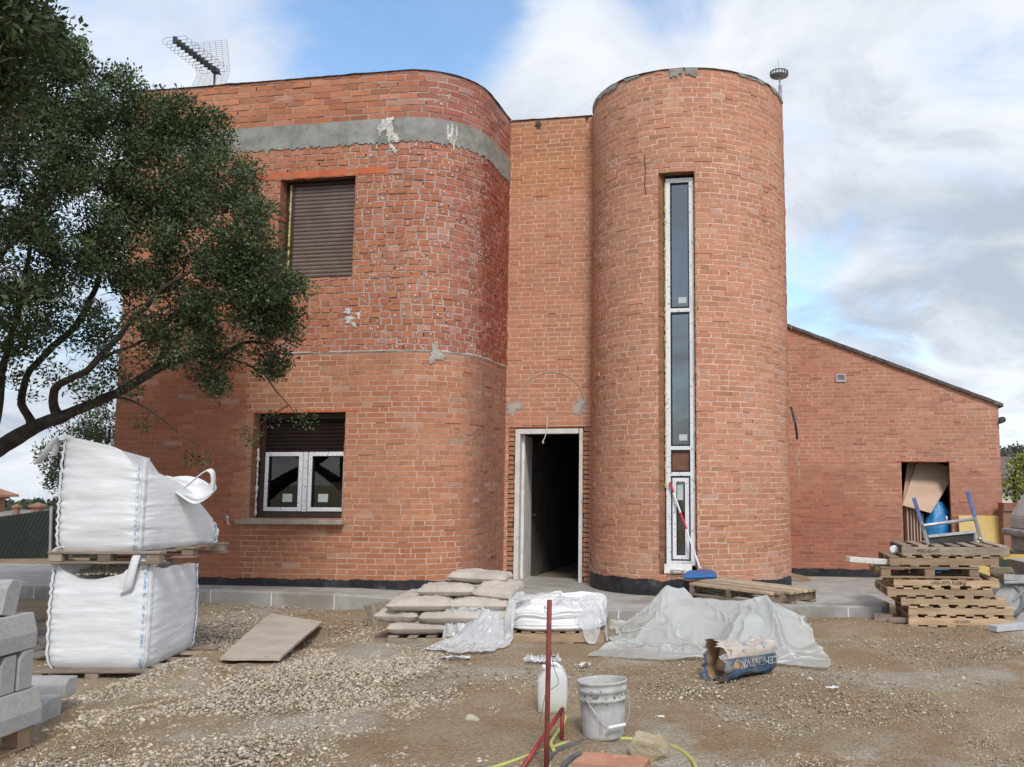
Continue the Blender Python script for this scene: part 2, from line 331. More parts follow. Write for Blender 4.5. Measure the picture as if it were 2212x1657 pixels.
def brick_wall(mb, path, u0, u1, z0, z1, course, bond, colf, mcolf, openings=(), off=(.004, .009), joint=.010, nseg=1, seed=0, jit=.002, miss=0, mstep=.12, mdz=.35, dark=0, prou=.05, fleck=None):
    rr = random.Random(seed)
    if bond == 'flemish': seq = (.235, .112)
    elif bond == 'header': seq = (.118,)
    else: seq = (.245,)
    per = sum(seq) + joint * len(seq)
    zcut = sorted({z for o in openings for z in (o[2], o[3])})
    nrow = int(math.ceil((z1 - z0) / course)); slope = {}
    for k in range(nrow):
        a = z0 + k * course + joint * .5; b = min(z0 + (k + 1) * course - joint * .5, z1)
        rows = [a] + [z for z in zcut if a + .004 < z < b - .004] + [b]
        u = u0 - (per * .5 if k % 2 else 0) - rr.uniform(0, .03); i = 0
        cuts = []
        while u < u1:
            L = seq[i % len(seq)] * rr.uniform(.95, 1.05); cuts.append((u, u + L)); u += L + joint * rr.uniform(.6, 1.5); i += 1
        for ra, rb in zip(rows[:-1], rows[1:]):
            zc = (ra + rb) / 2
            blk = sorted((o[0], o[1]) for o in openings if o[2] < zc < o[3])
            for (a0, b0) in cuts:
                pcs = [(max(a0, u0), min(b0, u1))]
                for (oa, ob) in blk:
                    nx = []
                    for (p, q) in pcs:
                        if q <= oa or p >= ob: nx.append((p, q)); continue
                        if p < oa: nx.append((p, oa))
                        if q > ob: nx.append((ob, q))
                    pcs = nx
                for (p, q) in pcs:
                    if q - p < .012: continue
                    if dark and rr.random() < dark:
                        uu = q + joint * .5; x, y, nx_, ny_ = path(min(uu, u1)); tx, ty = -ny_, nx_; w_ = joint * rr.uniform(.25, .55); za_, zb_ = ra + (rb - ra) * rr.uniform(0, .35), rb - (rb - ra) * rr.uniform(0, .3)
                        mb.add([(x + nx_ * .0015 - tx * w_, y + ny_ * .0015 - ty * w_, za_), (x + nx_ * .0015 + tx * w_, y + ny_ * .0015 + ty * w_, za_), (x + nx_ * .0015 + tx * w_, y + ny_ * .0015 + ty * w_, zb_), (x + nx_ * .0015 - tx * w_, y + ny_ * .0015 - ty * w_, zb_)], [(0, 1, 2, 3)], 1, (.05, .03, .025))
                    c = colf((p + q) / 2, zc, rr)
                    o = rr.uniform(*off) + (rr.uniform(.003, .010) if rr.random() < prou else 0); V = []; J = lambda s=1.0: rr.uniform(-jit, jit) * s
                    dz = J(); tl = J(.8)
                    for t in range(nseg + 1):
                        uu = p + (q - p) * t / nseg; x, y, nx_, ny_ = path(uu)
                        e1 = max(.0013, o + J(1.0)); e2 = max(.0013, o + J(1.0))
                        for (zz_, ee) in ((ra + dz - tl * (t - .5), e1), (rb + dz - tl * (t - .5), e2)):
                            V.append((x + nx_ * ee, y + ny_ * ee, zz_ + J(.5)))
                            V.append((x - nx_ * .012, y - ny_ * .012, zz_))
                    F = []
                    for t in range(nseg):
                        g = t * 4; h = g + 4
                        F += [(g, h, h + 2, g + 2), (g + 1, h + 1, h, g), (g + 2, h + 2, h + 3, g + 3)]
                    h = nseg * 4
                    F += [(1, 0, 2, 3), (h, h + 1, h + 3, h + 2)]
                    mb.add(V, F, 0, c)
                    if fleck and fleck[0] < p < fleck[1] and rr.random() < fleck[2]:
                        for _ in range(rr.choice((1, 1, 2))):
                            uc = p + (q - p) * rr.uniform(.2, .8); w_ = rr.uniform(.006, .020); h_ = rr.uniform(.006, .024); zf = zc + rr.uniform(-.015, .015); x, y, nx_, ny_ = path(uc); tx, ty = -ny_, nx_; ee = o + .0045; g_ = rr.uniform(.35, .62)
                            mb.add([(x + nx_ * ee + tx * math.cos(t6) * w_ * rr.uniform(.6, 1.1), y + ny_ * ee + ty * math.cos(t6) * w_, zf + math.sin(t6) * h_ * rr.uniform(.6, 1.1)) for t6 in (0, 1.05, 2.1, 3.14, 4.2, 5.2)], [(0, 1, 2, 3, 4, 5)], 0, (g_ + .06, g_ - .02, g_ - .06))
    us = list(np.arange(u0, u1, mstep)) + [u1] + [v for o in openings for v in (o[0], o[1]) if u0 < v < u1]
    zs = list(np.arange(z0, z1, mdz)) + [z1] + [v for v in zcut if z0 < v < z1]
    us = sorted(set(round(float(v), 4) for v in us)); zs = sorted(set(round(float(v), 4) for v in zs))
    V = []; F = []; C = []
    for z in zs:
        for u in us:
            x, y, _, _ = path(u); V.append((x, y, z)); C.append(mcolf(u, z, rr))
    n = len(us)
    for i in range(len(zs) - 1):
        for j in range(n - 1):
            uc = (us[j] + us[j + 1]) / 2; zc = (zs[i] + zs[i + 1]) / 2
            if any(o[0] < uc < o[1] and o[2] < zc < o[3] for o in openings): continue
            F.append((i * n + j, i * n + j + 1, (i + 1) * n + j + 1, (i + 1) * n + j))
    b = len(mb.v); mb.v += V; mb.c += C
    for f in F: mb.f.append(tuple(b + q for q in f)); mb.m.append(1)
def lerp3(a, b, t): t = max(0, min(1, t)); return tuple(a[i] + (b[i] - a[i]) * t for i in range(3))
def vary(c, rr, s=.12, h=.05):
    k = 1 + rr.gauss(0, s); g = 1 + rr.gauss(0, h)
    return (max(.02, c[0] * k), max(.012, c[1] * k * g), max(.01, c[2] * k * g))
# --- paths
RL = .86; CS, CD = 1.12, .86; LA = CS + 2.69; LARC = RL * math.pi / 2; DD = 1.75; SE = CS + RL
ULEFT = LA + LARC + (DD - CD)
def pathL(u):
    if u < LA: return (u - 2.69, 0, 0, -1)
    if u < LA + LARC:
        a = -math.pi / 2 + (u - LA) / RL; return (CS + RL * math.cos(a), CD + RL * math.sin(a), math.cos(a), math.sin(a))
    return (SE, CD + u - LA - LARC, 1, 0)
TC = (4.55, 1.85); TR = 1.324
def pathT(u):
    a = math.pi + u / TR; return (TC[0] + TR * math.cos(a), TC[1] + TR * math.sin(a), math.cos(a), math.sin(a))
def tower_u(s): return TR * (math.asin((s - TC[0]) / TR) + math.pi / 2)
ZT = 6.745
# --- left wing
ow_up = (-.515 + 2.69, .520 + 2.69, 4.085, 5.40); ow_lo = (-.735 + 2.69, .503 + 2.69, 1.085, 2.385)
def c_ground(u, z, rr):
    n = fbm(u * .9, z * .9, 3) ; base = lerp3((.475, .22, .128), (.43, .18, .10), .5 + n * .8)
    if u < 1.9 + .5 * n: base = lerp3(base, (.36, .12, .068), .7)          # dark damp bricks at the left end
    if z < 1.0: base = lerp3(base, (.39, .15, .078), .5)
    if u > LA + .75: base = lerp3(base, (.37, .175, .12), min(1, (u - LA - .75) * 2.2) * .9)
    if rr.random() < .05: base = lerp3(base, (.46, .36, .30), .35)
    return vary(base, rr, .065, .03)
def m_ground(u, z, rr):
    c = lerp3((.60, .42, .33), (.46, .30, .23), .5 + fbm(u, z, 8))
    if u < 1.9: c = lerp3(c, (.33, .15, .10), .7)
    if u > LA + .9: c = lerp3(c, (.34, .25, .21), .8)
    return c
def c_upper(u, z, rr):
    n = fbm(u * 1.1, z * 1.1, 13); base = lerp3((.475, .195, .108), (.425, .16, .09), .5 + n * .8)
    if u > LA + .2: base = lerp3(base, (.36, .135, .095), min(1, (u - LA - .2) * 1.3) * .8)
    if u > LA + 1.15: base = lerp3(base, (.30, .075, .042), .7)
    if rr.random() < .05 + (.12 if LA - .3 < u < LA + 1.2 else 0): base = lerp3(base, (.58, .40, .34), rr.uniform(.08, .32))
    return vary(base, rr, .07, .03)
def m_upper(u, z, rr):
    c = lerp3((.50, .43, .40), (.42, .33, .30), .5 + fbm(u * 2, z * 2, 5))
    if u < LA - .7: c = lerp3(c, (.40, .24, .17), .5)
    return c
def c_par(u, z, rr):
    n = fbm(u * 1.1, z * 2, 23); base = lerp3((.48, .20, .11), (.43, .165, .09), .5 + n * .8)
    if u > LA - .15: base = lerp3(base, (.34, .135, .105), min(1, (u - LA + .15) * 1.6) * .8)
    if rr.random() < .04 + (.12 if u > LA - .2 else 0): base = lerp3(base, (.58, .44, .39), rr.uniform(.1, .35))
    return vary(base, rr, .10)
mb = MB()
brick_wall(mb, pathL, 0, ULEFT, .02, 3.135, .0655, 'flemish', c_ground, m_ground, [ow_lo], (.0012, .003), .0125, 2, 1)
o_ground = mb.build('ground_floor_wall', [m_brick, m_mort], house)
mb = MB()
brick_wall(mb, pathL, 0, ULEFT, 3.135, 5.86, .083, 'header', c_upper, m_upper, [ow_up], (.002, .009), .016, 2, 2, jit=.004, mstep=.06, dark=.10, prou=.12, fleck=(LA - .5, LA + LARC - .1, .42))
mb.build('upper_floor_wall', [m_brick, m_mort], house)
mb = MB()
brick_wall(mb, pathL, 0, ULEFT, 6.12, ZT, .0835, 'stretch', c_par, m_upper, [], (.002, .009), .014, 3, 3, jit=.003, mstep=.06, dark=.22, fleck=(LA - .2, LA + LARC, .22))
mb.build('parapet', [m_brick, m_mort], house)
# --- concrete ring beam with a ragged lower edge
G = []
us = np.arange(0, ULEFT + .001, .025)
for q, zf in enumerate((6.125, 6.05, 5.95, 5.9, None)):
    row = []
    for u in us:
        x, y, a, b = pathL(min(u, ULEFT)); z = zf if zf else 5.835 - .04 * abs(fbm(u * 5, 1, 2)) - .10 * max(0, fbm(u * 14, 7, 3)) - .035 * random.random()
        o = .012 + .003 * fbm(u * 2, q, 4) + (.006 * random.random() if not zf else 0)
        row.append((x + a * o, y + b * o, z))
    G.append(row)
G.append([(pathL(min(u, ULEFT))[0], pathL(min(u, ULEFT))[1], p[2] + .004) for u, p in zip(us, G[-1])])
G.insert(0, [(pathL(min(u, ULEFT))[0], pathL(min(u, ULEFT))[1], 6.127) for u in us])
mb = MB(); mb.grid(G[::-1]); mb.build('concrete_band', m_conc, house)
# plaster splashes on the band and wall
def blob(mb, path, u, z, ru, rz, o=.016, n=18, seed=0, ang=0):
    n = n * 2; rr = random.Random(seed); V = [path(u)]; x, y, a, b = path(u); V = [(x + a * (o + .006), y + b * (o + .006), z)]
    for j in range(n):
        t = 2 * math.pi * j / n; k = max(.3, .85 + .75 * fbm(math.cos(t) * 1.8 + seed, math.sin(t) * 1.8, seed * .7) + rr.uniform(-.16, .16))
        du = math.cos(t) * ru * k; dz = math.sin(t) * rz * k
        du, dz = du * math.cos(ang) - dz * math.sin(ang), du * math.sin(ang) + dz * math.cos(ang)
        x, y, a, b = path(u + du); V.append((x + a * o, y + b * o, z + dz))
    mb.add(V, [(0, 1 + j, 1 + (j + 1) % n) for j in range(n)])
mb = MB()
def uL(x, y): return onwall(x, y, 0)[0] + 2.69, onwall(x, y, 0)[1]
for (x, y, ru, rz, an) in ((838, 262, .07, .05, 0), (845, 285, .045, .13, 0), (822, 285, .03, .07, .3), (855, 300, .06, .06, .4), (850, 322, .03, .09, .7), (832, 272, .05, .08, .5)):
    u, z = uL(x, y); blob(mb, pathL, u, z, ru, rz, .019 if z > 5.84 else .015, 18, x, an)
mb.build('plaster_splash', m_splash, house); mb = MB()
for (du, dz, ru, rz) in ((.58, 6.0, .014, .10), (.63, 5.96, .016, .17), (.69, 6.0, .014, .11), (.60, 5.93, .03, .04), (.66, 5.85, .015, .09)):
    blob(mb, pathL, LA + du, dz - .02, ru, rz, .020, 16, int(du * 100))
mb.build('plaster_splash', m_splash, house); mb = MB()
for (x, y, ru, rz) in ((752, 672, .05, .04), (768, 700, .05, .06), (757, 690, .06, .05), (775, 680, .04, .05)):
    u, z = uL(x, y); blob(mb, pathL, u, z, ru, rz, .013, 14, x)
mb.build('plaster_splash', m_splash, house)
mb = MB()                                           # the small white mark painted beside the ground floor window
def stroke(pts, w):
    for (a, b) in zip(pts[:-1], pts[1:]):
        ua, za = onwall(*a, 0); ub, zb = onwall(*b, 0); mb.bar((ua, -.008, za), (ub, -.008, zb), w, .003, up=(0, -1, 0))
stroke([(491, 1112), (493, 1122), (492, 1130), (497, 1133)], .014); stroke([(488, 1117), (497, 1117)], .012)
mb.build('paint_mark', m_plaster, house)
G = [[], [], []]; us = np.arange(LA - 1.5, ULEFT, .03)                       # rough mortar ledge where the two storeys meet
for u in us:
    x, y, a, b = pathL(u); h = .012 + .016 * abs(fbm(u * 3, 4, 4)) + .006 * random.random(); o = .012 + .008 * fbm(u * 4, 9)
    G[0].append((x, y, 3.130 - h)); G[1].append((x + a * o, y + b * o, 3.135)); G[2].append((x, y, 3.140 + h))
mb = MB(); mb.grid(G); mb.build('mortar_ledge', m_scar, house)
mb = MB(); blob(mb, pathL, LA + .48, 3.12, .07, .13, .014, 16, 5); blob(mb, pathL, LA + .56, 3.08, .10, .04, .013, 14, 6); mb.build('mortar_patch', m_scar, house)
# lintels and sill
mb = MB(); x0, za = onwall(500, 389, 0); x1, zb = onwall(838, 372, 0)
mb.box(((-.93 + .93) / 2, .03, 5.452), (1.86, .074, .088), jit=.002); mb.build('upper_lintel', m_lintel, house, bevel=.004)
mb = MB(); mb.box((-.12, .03, 2.40), (1.56, .074, .022)); mb.build('lower_lintel', m_lintel, house)
mb = MB(); mb.box((-.155, .04, 1.042), (1.40, .30, .055)); mb.build('window_sill', m_sill, house, bevel=.006)
for o in (ow_up, ow_lo):
    mb = MB()
    s0, s1 = o[0] - 2.69, o[1] - 2.69
    for (s, nx) in ((s0, 1), (s1, -1)):
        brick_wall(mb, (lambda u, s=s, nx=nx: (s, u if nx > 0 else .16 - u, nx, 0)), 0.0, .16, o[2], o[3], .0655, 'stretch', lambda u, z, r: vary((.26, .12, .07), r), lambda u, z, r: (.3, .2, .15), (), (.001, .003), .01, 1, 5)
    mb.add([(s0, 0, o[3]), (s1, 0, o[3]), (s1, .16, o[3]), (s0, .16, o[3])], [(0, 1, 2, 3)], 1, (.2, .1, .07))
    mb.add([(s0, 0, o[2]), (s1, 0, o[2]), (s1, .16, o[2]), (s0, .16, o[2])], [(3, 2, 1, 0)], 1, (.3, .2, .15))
    mb.build('window_reveal', [m_brick, m_mort], house)
# --- bitumen plinth (ragged upper edge)
def plinth(path, u0, u1, zt, zb, name, amp=.03, seed=0):
    us = np.arange(u0, u1 + .001, .04); rows = [[], [], []]
    for u in us:
        x, y, a, b = path(min(u, u1)); t = zt(u) + amp * fbm(u * 3, seed, 1) + random.uniform(-.006, .006); o = .016
        rows[0].append((x + a * o, y + b * o, zb)); rows[1].append((x + a * o, y + b * o, t)); rows[2].append((x, y, t + .004))
    m = MB(); m.grid(rows); m.build(name, m_bitumen, house)
plinth(pathL, 0, LA + LARC - .25, lambda u: .352 - .05 * max(0, u - LA - .3), .02, 'plinth', .018, 1)
plinth(pathT, .08, math.pi * TR - .05, lambda u: .335 + .03 * math.sin(u), -.02, 'plinth', .03, 2)
# --- interior rooms
def room(mb, s0, s1, d0, d1, z0, z1):
    P = lambda s, d, z: (s, d, z)
    V = [P(s0, d0, z0), P(s1, d0, z0), P(s1, d1, z0), P(s0, d1, z0), P(s0, d0, z1), P(s1, d0, z1), P(s1, d1, z1), P(s0, d1, z1)]
    mb.add(V, [(0, 1, 2, 3), (7, 6, 5, 4), (3, 2, 6, 7), (0, 3, 7, 4), (2, 1, 5, 6)])
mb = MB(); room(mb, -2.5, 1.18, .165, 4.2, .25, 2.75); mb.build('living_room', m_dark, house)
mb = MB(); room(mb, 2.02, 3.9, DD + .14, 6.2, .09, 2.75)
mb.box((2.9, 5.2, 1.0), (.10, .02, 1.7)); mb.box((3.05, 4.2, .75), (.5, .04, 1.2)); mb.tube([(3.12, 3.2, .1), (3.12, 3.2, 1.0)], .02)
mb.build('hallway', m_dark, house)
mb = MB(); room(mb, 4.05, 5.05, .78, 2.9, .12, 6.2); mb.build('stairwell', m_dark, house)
# --- door wall
dS0, dZt = onwall(1113, 927, DD); dS1, _ = onwall(1260, 927, DD)
JW = .09
od = (dS0 - JW - SE, dS1 + JW - SE, -.1, dZt + .03)
def pathD(u): return (SE + u, DD, 0, -1)
def c_door(u, z, rr):
    n = fbm(u * 1.3, z * .8, 33); base = lerp3((.53, .26, .158), (.485, .228, .138), .5 + n * .7)
    if z > 5.6: base = lerp3(base, (.50, .215, .095), .6)
    if z > 6.2: base = lerp3(base, (.36, .17, .09), .3)
    return vary(base, rr, .05, .025)
def m_door_c(u, z, rr): return lerp3((.70, .48, .38), (.60, .40, .31), .5 + fbm(u * 2, z * 2, 9))
mb = MB(); brick_wall(mb, pathD, -.01, 1.34, -.05, ZT - .01, .0655, 'flemish', c_door, m_door_c, [od], (.0012, .0028), .012, 1, 7)
mb.build('entrance_wall', [m_brick, m_mort], house)
# rough broken jambs beside the door frame
mb = MB(); rr = random.Random(5)
for sgn, s in ((1, dS0 - JW), (-1, dS1 + JW)):
    z = .0; k = 0
    while z < dZt + .02:
        w = JW * rr.uniform(.75, 1.1); dpt = rr.choice((0, .002, .005, .01, .018)) * rr.uniform(.6, 1.2)
        c = vary((.40, .20, .125), rr, .10)
        mb.box((s + sgn * w / 2, DD + dpt + .06, z + .027), (w, .12, .052), col=c, jit=.004); z += .0655; k += 1
    mb.box((s + sgn * JW / 2, DD + .12, dZt / 2), (JW, .06, dZt + .04), mi=1, col=(.42, .28, .21))
mb.box(((dS0 + dS1) / 2, DD + .06, dZt + .022), (dS1 - dS0 + .3, .125, .016), mi=0, col=(.30, .08, .05))
mb.build('door_jamb', [m_brick, m_mort], house)
# arch trace, mortar patches, soot stain
mb = MB(); pts = []
for t in np.linspace(0, math.pi, 25):
    sx = (dS0 + dS1) / 2 + .02 + math.cos(t) * .50; pts.append((sx, DD - .004, 2.55 + math.sin(t) * .50 + .006 * fbm(t * 4, 1)))
mb.tube(pts, .007, 6); mb.build('arch_trace', m_scar, house)
def uD(x, y): s, z = onwall(x, y, DD); return s - SE, z
mb = MB()
for (x, y, a, b) in ((1112, 882, .11, .12), (1255, 876, .10, .14), (1183, 890, .012, .14)):
    u, z = uD(x, y); mb = MB(); blob(mb, pathD, u, z, a, b, .008, 20, x); mb.build('mortar_patch', m_scar, house)
mb = MB()
for (u, z, a, b) in ((.06, .42, .10, .15), (.18, .38, .16, .07), (.35, .36, .22, .05)): blob(mb, pathT, u + .10, z + .05, a, b, .010, 20, int(u * 99))
mb.build('mortar_patch', m_scar, house)
m_tar = MAT('tar', (.03, .025, .025), (.08, .05, .04), 20, .7)
for (x, y, a, b) in ((1162, 271, .045, .06), (1268, 258, .03, .05)):
    u, z = uD(x, y); mb = MB(); blob(mb, pathD, u, z, a, b, .007, 16, x); mb.build('tar_stain', m_tar, house)
# --- door
dd = thing('front_door', (0, 0, 0), None, None); dd.parent = house
fs0, fs1 = dS0 + .005, dS1 - .005
mb = MB(); zb_ = .10
mb.box((fs0 + .035, DD + .05, (zb_ + dZt) / 2), (.07, .12, dZt - zb_)); mb.box((fs1 - .025, DD + .05, (zb_ + dZt) / 2), (.05, .12, dZt - zb_))
mb.box(((fs0 + fs1) / 2, DD + .05, dZt - .035), (fs1 - fs0 - .122, .12, .07)); mb.build('door_frame', m_doorw, dd, bevel=.006)
mb = MB(); a0 = Vector((fs0 + .08, DD + .10, 0)); dr = Vector((math.cos(R(99)), math.sin(R(99)), 0)); nn = Vector((dr.y, -dr.x, 0))
for k in range(10):
    p = a0 + dr * (.04 + k * .083); q = p + dr * .070
    for (o, w) in ((0, .036),):
        mb.bar(p + Vector((0, 0, zb_ + .03)), p + Vector((0, 0, dZt - .08)), .058, .05, up=nn)
mb.bar(a0 + dr * .42 + Vector((0, 0, zb_ + .03)), a0 + dr * .42 + Vector((0, 0, dZt - .08)), .84, .03, up=nn)
lf = mb.build('door_leaf', m_doorw, dd)
mb = MB(); hp = a0 + dr * .78 + nn * .05 + Vector((0, 0, 1.05)); mb.tube([hp, hp + nn * .05, hp + nn * .05 - dr * .1], .009); mb.build('handle', m_dmetal, lf)
mb = MB(); mb.box(((fs0 + fs1) / 2, DD + .05, .075), (fs1 - fs0, .3, .05)); mb.build('threshold', m_slab, dd)
mb = MB()
s_, z_ = onwall(1181, 925, DD)
mb.tube([(s_ + .01, DD - .02, z_ + .16), (s_ + .01, DD - .03, z_ + .02), (s_ + .005, DD - .03, z_ - .06), (s_ - .02, DD - .03, z_ - .14), (s_ - .05, DD - .03, z_ - .19), (s_ - .045, DD - .03, z_ - .215), (s_ - .03, DD - .03, z_ - .20), (s_ - .04, DD - .03, z_ - .185)], .006, 6)
mb.build('wire_end', m_plaster, dd)
# --- tower
TFD = .66
ts0 = onwall(1422.5, 800, .545)[0]; ts1 = onwall(1503, 800, .545)[0]; tz1 = onwall(1460, 372, .545)[1]; tz0 = .425
ot = (tower_u(ts0), tower_u(ts1), tz0, tz1)
def c_tower(u, z, rr):
    n = fbm(u * .8, z * .8, 43) + .5 * fbm(u * 3, z * 3, 4)
    base = lerp3((.54, .265, .165), (.48, .225, .14), .5 + n * .7)
    if z < 1.2: base = lerp3(base, (.46, .205, .115), .6)
    if rr.random() < .13: base = lerp3(base, (.38, .185, .105), .5)
    if rr.random() < .05: base = lerp3(base, (.50, .36, .29), .4)
    if z < .75: base = lerp3(base, (.52, .36, .27), max(0, .75 - z) * (.6 + 1.6 * fbm(u * 2.2, z * 2, 61)))
    return vary(base, rr, .05, .025)
def m_tower(u, z, rr): return lerp3((.72, .51, .42), (.58, .39, .31), .5 + .9 * fbm(u * 1.5, z * 1.2, 19) + (.3 if z < 2.2 else 0))
mb = MB(); brick_wall(mb, pathT, -.10, math.pi * TR + .05, -.05, ZT, .0655, 'flemish', c_tower, m_tower, [ot], (.0012, .0035), .0125, 4, 17, jit=.0022, mstep=.04, dark=.03, prou=.07)
tower = mb.build('round_tower', [m_brick, m_mort], house)
mb = MB()                                               # tower window reveals, splayed towards the frame
def pT(s): return pathT(tower_u(s))
rf0 = (onwall(1437.5, 388, TFD)[0] + onwall(1441, 1222, TFD)[0]) / 2 - .012; rf1 = (onwall(1501.5, 1222, TFD)[0] + onwall(1499.5, 388, TFD)[0]) / 2 + .012
def splay(sa, sb, sg):
    p, q = Vector((sa, pT(sa)[1], 0)), Vector((sb, TFD + .03, 0)); L_ = (q - p).length; d_ = (q - p) / L_; n_ = Vector((d_.y, -d_.x, 0)) * sg
    return (lambda u: ((p + d_ * (u if sg > 0 else L_ - u)).x, (p + d_ * (u if sg > 0 else L_ - u)).y, n_.x, n_.y)), L_
for (sa, sb, sg) in ((ts0, rf0, 1), (ts1, rf1, -1)):
    pf, L_ = splay(sa, sb, sg)
    brick_wall(mb, pf, 0, L_, tz0, tz1, .0655, 'stretch', lambda u, z, r: vary((.30, .15, .09), r), lambda u, z, r: (.36, .22, .16), (), (.001, .003), .01, 1, 6)  # shade of the reveal put into darker brick and mortar colours
ks = np.linspace(ts0, ts1, 6)
for z, fl in ((tz1, 0), (tz0, 1)):
    for a, b in zip(ks[:-1], ks[1:]):
        f = [(a, pT(a)[1], z), (b, pT(b)[1], z), (b, TFD + .12, z), (a, TFD + .12, z)]
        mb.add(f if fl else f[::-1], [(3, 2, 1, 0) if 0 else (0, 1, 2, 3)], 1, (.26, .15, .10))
mb.build('tower_window_reveal', [m_brick, m_mort], house)
# crack in the tower
mb = MB(); cr = [(1394, 335), (1393, 350), (1396, 362), (1395, 385), (1394, 402), (1397, 420)]
pp = []
for (x, y) in cr:
    s, z = onwall(x, y, .60); X = pathT(tower_u(s)); pp.append((X[0] + X[2] * .013, X[1] + X[3] * .013, z))
mb.tube(pp, .004, 5); mb.build('crack', m_seal, house)
# cement patches along the tower rim
mb = MB(); rr = random.Random(3); u = .1
for (u0, u1, dz) in ((.35, 1.25, .06), (1.35, 1.6, .03), (2.0, 2.18, .09), (2.2, 2.36, .085), (2.9, 3.4, .03), (3.5, 4.0, .04)):
    mb = MB(); us = np.linspace(u0, u1, 14); g = [[], [], []]
    for u in us:
        x, y, a, b = pathT(u); t = dz * (.6 + .8 * rr.random()) * (1 if u0 < u < u1 else .2); o = .019
        g[0].append((x + a * .004, y + b * .004, ZT - t - .004)); g[1].append((x + a * o, y + b * o, ZT - t)); g[2].append((x + a * o, y + b * o, ZT + .003))
    mb.grid(g); mb.build('cement_patch', m_conc, house)
# --- copings
def coping(path, u0, u1, w, name, z=ZT):
    us = np.arange(u0, u1 + .001, .05); rows = [[] for _ in range(4)]
    for u in us:
        x, y, a, b = path(min(u, u1)); h = .006 + .010 * max(0, fbm(u * 4, 2, z)) + .004 * random.random(); o = .018 + .006 * fbm(u * 3, 5)
        for k, (oo, zz_) in enumerate(((o, z - .004), (o, z + h), (-w, z + h + .005), (-w, z - .5))): rows[k].append((x + a * oo, y + b * oo, zz_))
    m = MB(); m.grid(rows); m.build(name, m_bitumen, house)
coping(pathL, 0, ULEFT, .22, 'parapet_coping'); coping(pathD, .02, 1.26, .22, 'parapet_coping', ZT - .01); coping(pathT, .0, math.pi * TR, .2, 'tower_coping')
# --- flat roofs and the blind outer sides
mb = MB()
mb.box((1.6, 3.9, 6.33), (8.4, 4.0, .1)); mb.box((-.85, .95, 6.33), (3.55, 1.7, .1)); mb.lathe([(0, 6.42), (1.2, 6.42), (1.2, 6.3), (0, 6.3)], (TC[0], TC[1], 0), 40)
mb.build('flat_roof', m_bitumen, house)
mb = MB()
brick_wall(mb, lambda u: (-2.69, 6.1 - u, -1, 0), 0, 6.1, .0, ZT, .075, 'flemish', c_ground, m_ground, (), (.002, .006), .01, 1, 8, mstep=1)
brick_wall(mb, lambda u: (TC[0] + TR, TC[1] + u, 1, 0), 0, 4.3, -.3, ZT, .075, 'flemish', c_tower, m_tower, (), (.002, .006), .01, 1, 9, mstep=1)
mb.add([(-2.69, 6.1, -.3), (5.87, 6.1, -.3), (5.87, 6.1, ZT), (-2.69, 6.1, ZT)], [(0, 1, 2, 3)], 1, (.4, .2, .12))
mb.build('side_wall', [m_brick, m_mort], house)
# --- annex
AD = 5.96; AS0, AS1 = 5.5, 9.45
def roofz(s): return 4.30 + (s - 5.925) * (2.835 - 4.30) / (9.49 - 5.925)
oa = (7.80 - AS0, 8.605 - AS0, -.4, 1.885)
def pathA(u): return (AS0 + u, AD, 0, -1)
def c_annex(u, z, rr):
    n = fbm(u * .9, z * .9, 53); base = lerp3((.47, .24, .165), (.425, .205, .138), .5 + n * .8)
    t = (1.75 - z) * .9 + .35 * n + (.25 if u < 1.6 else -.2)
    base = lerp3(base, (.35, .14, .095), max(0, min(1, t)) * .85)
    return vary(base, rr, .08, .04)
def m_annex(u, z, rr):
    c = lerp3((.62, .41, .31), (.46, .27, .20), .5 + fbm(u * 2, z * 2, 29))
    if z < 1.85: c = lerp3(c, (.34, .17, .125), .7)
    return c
mb = MB()
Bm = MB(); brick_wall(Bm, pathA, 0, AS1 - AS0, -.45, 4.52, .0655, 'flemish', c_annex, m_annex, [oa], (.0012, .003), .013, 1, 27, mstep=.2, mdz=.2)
# cut the top along the sloping roof line: move points above the line down on to it
keep = []
for f, mi in zip(Bm.f, Bm.m):
    if min(Bm.v[i][2] - roofz(Bm.v[i][0]) for i in f) < -.012: keep.append((f, mi))
Bm.f = [k[0] for k in keep]; Bm.m = [k[1] for k in keep]
Bm.v = [(x, y, min(z, roofz(x))) for (x, y, z) in Bm.v]
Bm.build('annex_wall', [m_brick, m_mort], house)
mb = MB()
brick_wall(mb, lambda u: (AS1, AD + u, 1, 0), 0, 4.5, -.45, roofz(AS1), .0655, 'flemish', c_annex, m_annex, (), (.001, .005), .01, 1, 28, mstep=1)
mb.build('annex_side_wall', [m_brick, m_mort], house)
mb = MB(); za, zb2 = roofz(5.4), roofz(9.52)
def slab(s0, s1, d0, d1, up, th):
    a, b = roofz(s0) + up, roofz(s1) + up
    mb.hexa([(s0, d0, a), (s1, d0, b), (s1, d1, b), (s0, d1, a), (s0, d0, a + th), (s1, d0, b + th), (s1, d1, b + th), (s0, d1, a + th)])
n_ = 22
for k in range(n_):
    a = 5.6 + (9.53 - 5.6) * k / n_; b = 5.6 + (9.53 - 5.6) * (k + 1) / n_
    slab(a, b - .004, AD - .05 - random.uniform(0, .008), AD + 4.6, .002 + random.uniform(0, .006), .06)
mb.build('annex_roof', m_roof, house)
mb = MB(); mb.tube([(9.50, AD - .08, 2.60), (9.50, AD + 4.6, 2.58)], .055, 10); mb.build('rain_gutter', m_dmetal, house)
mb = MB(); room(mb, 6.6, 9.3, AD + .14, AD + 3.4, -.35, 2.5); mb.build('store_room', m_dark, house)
mb = MB()
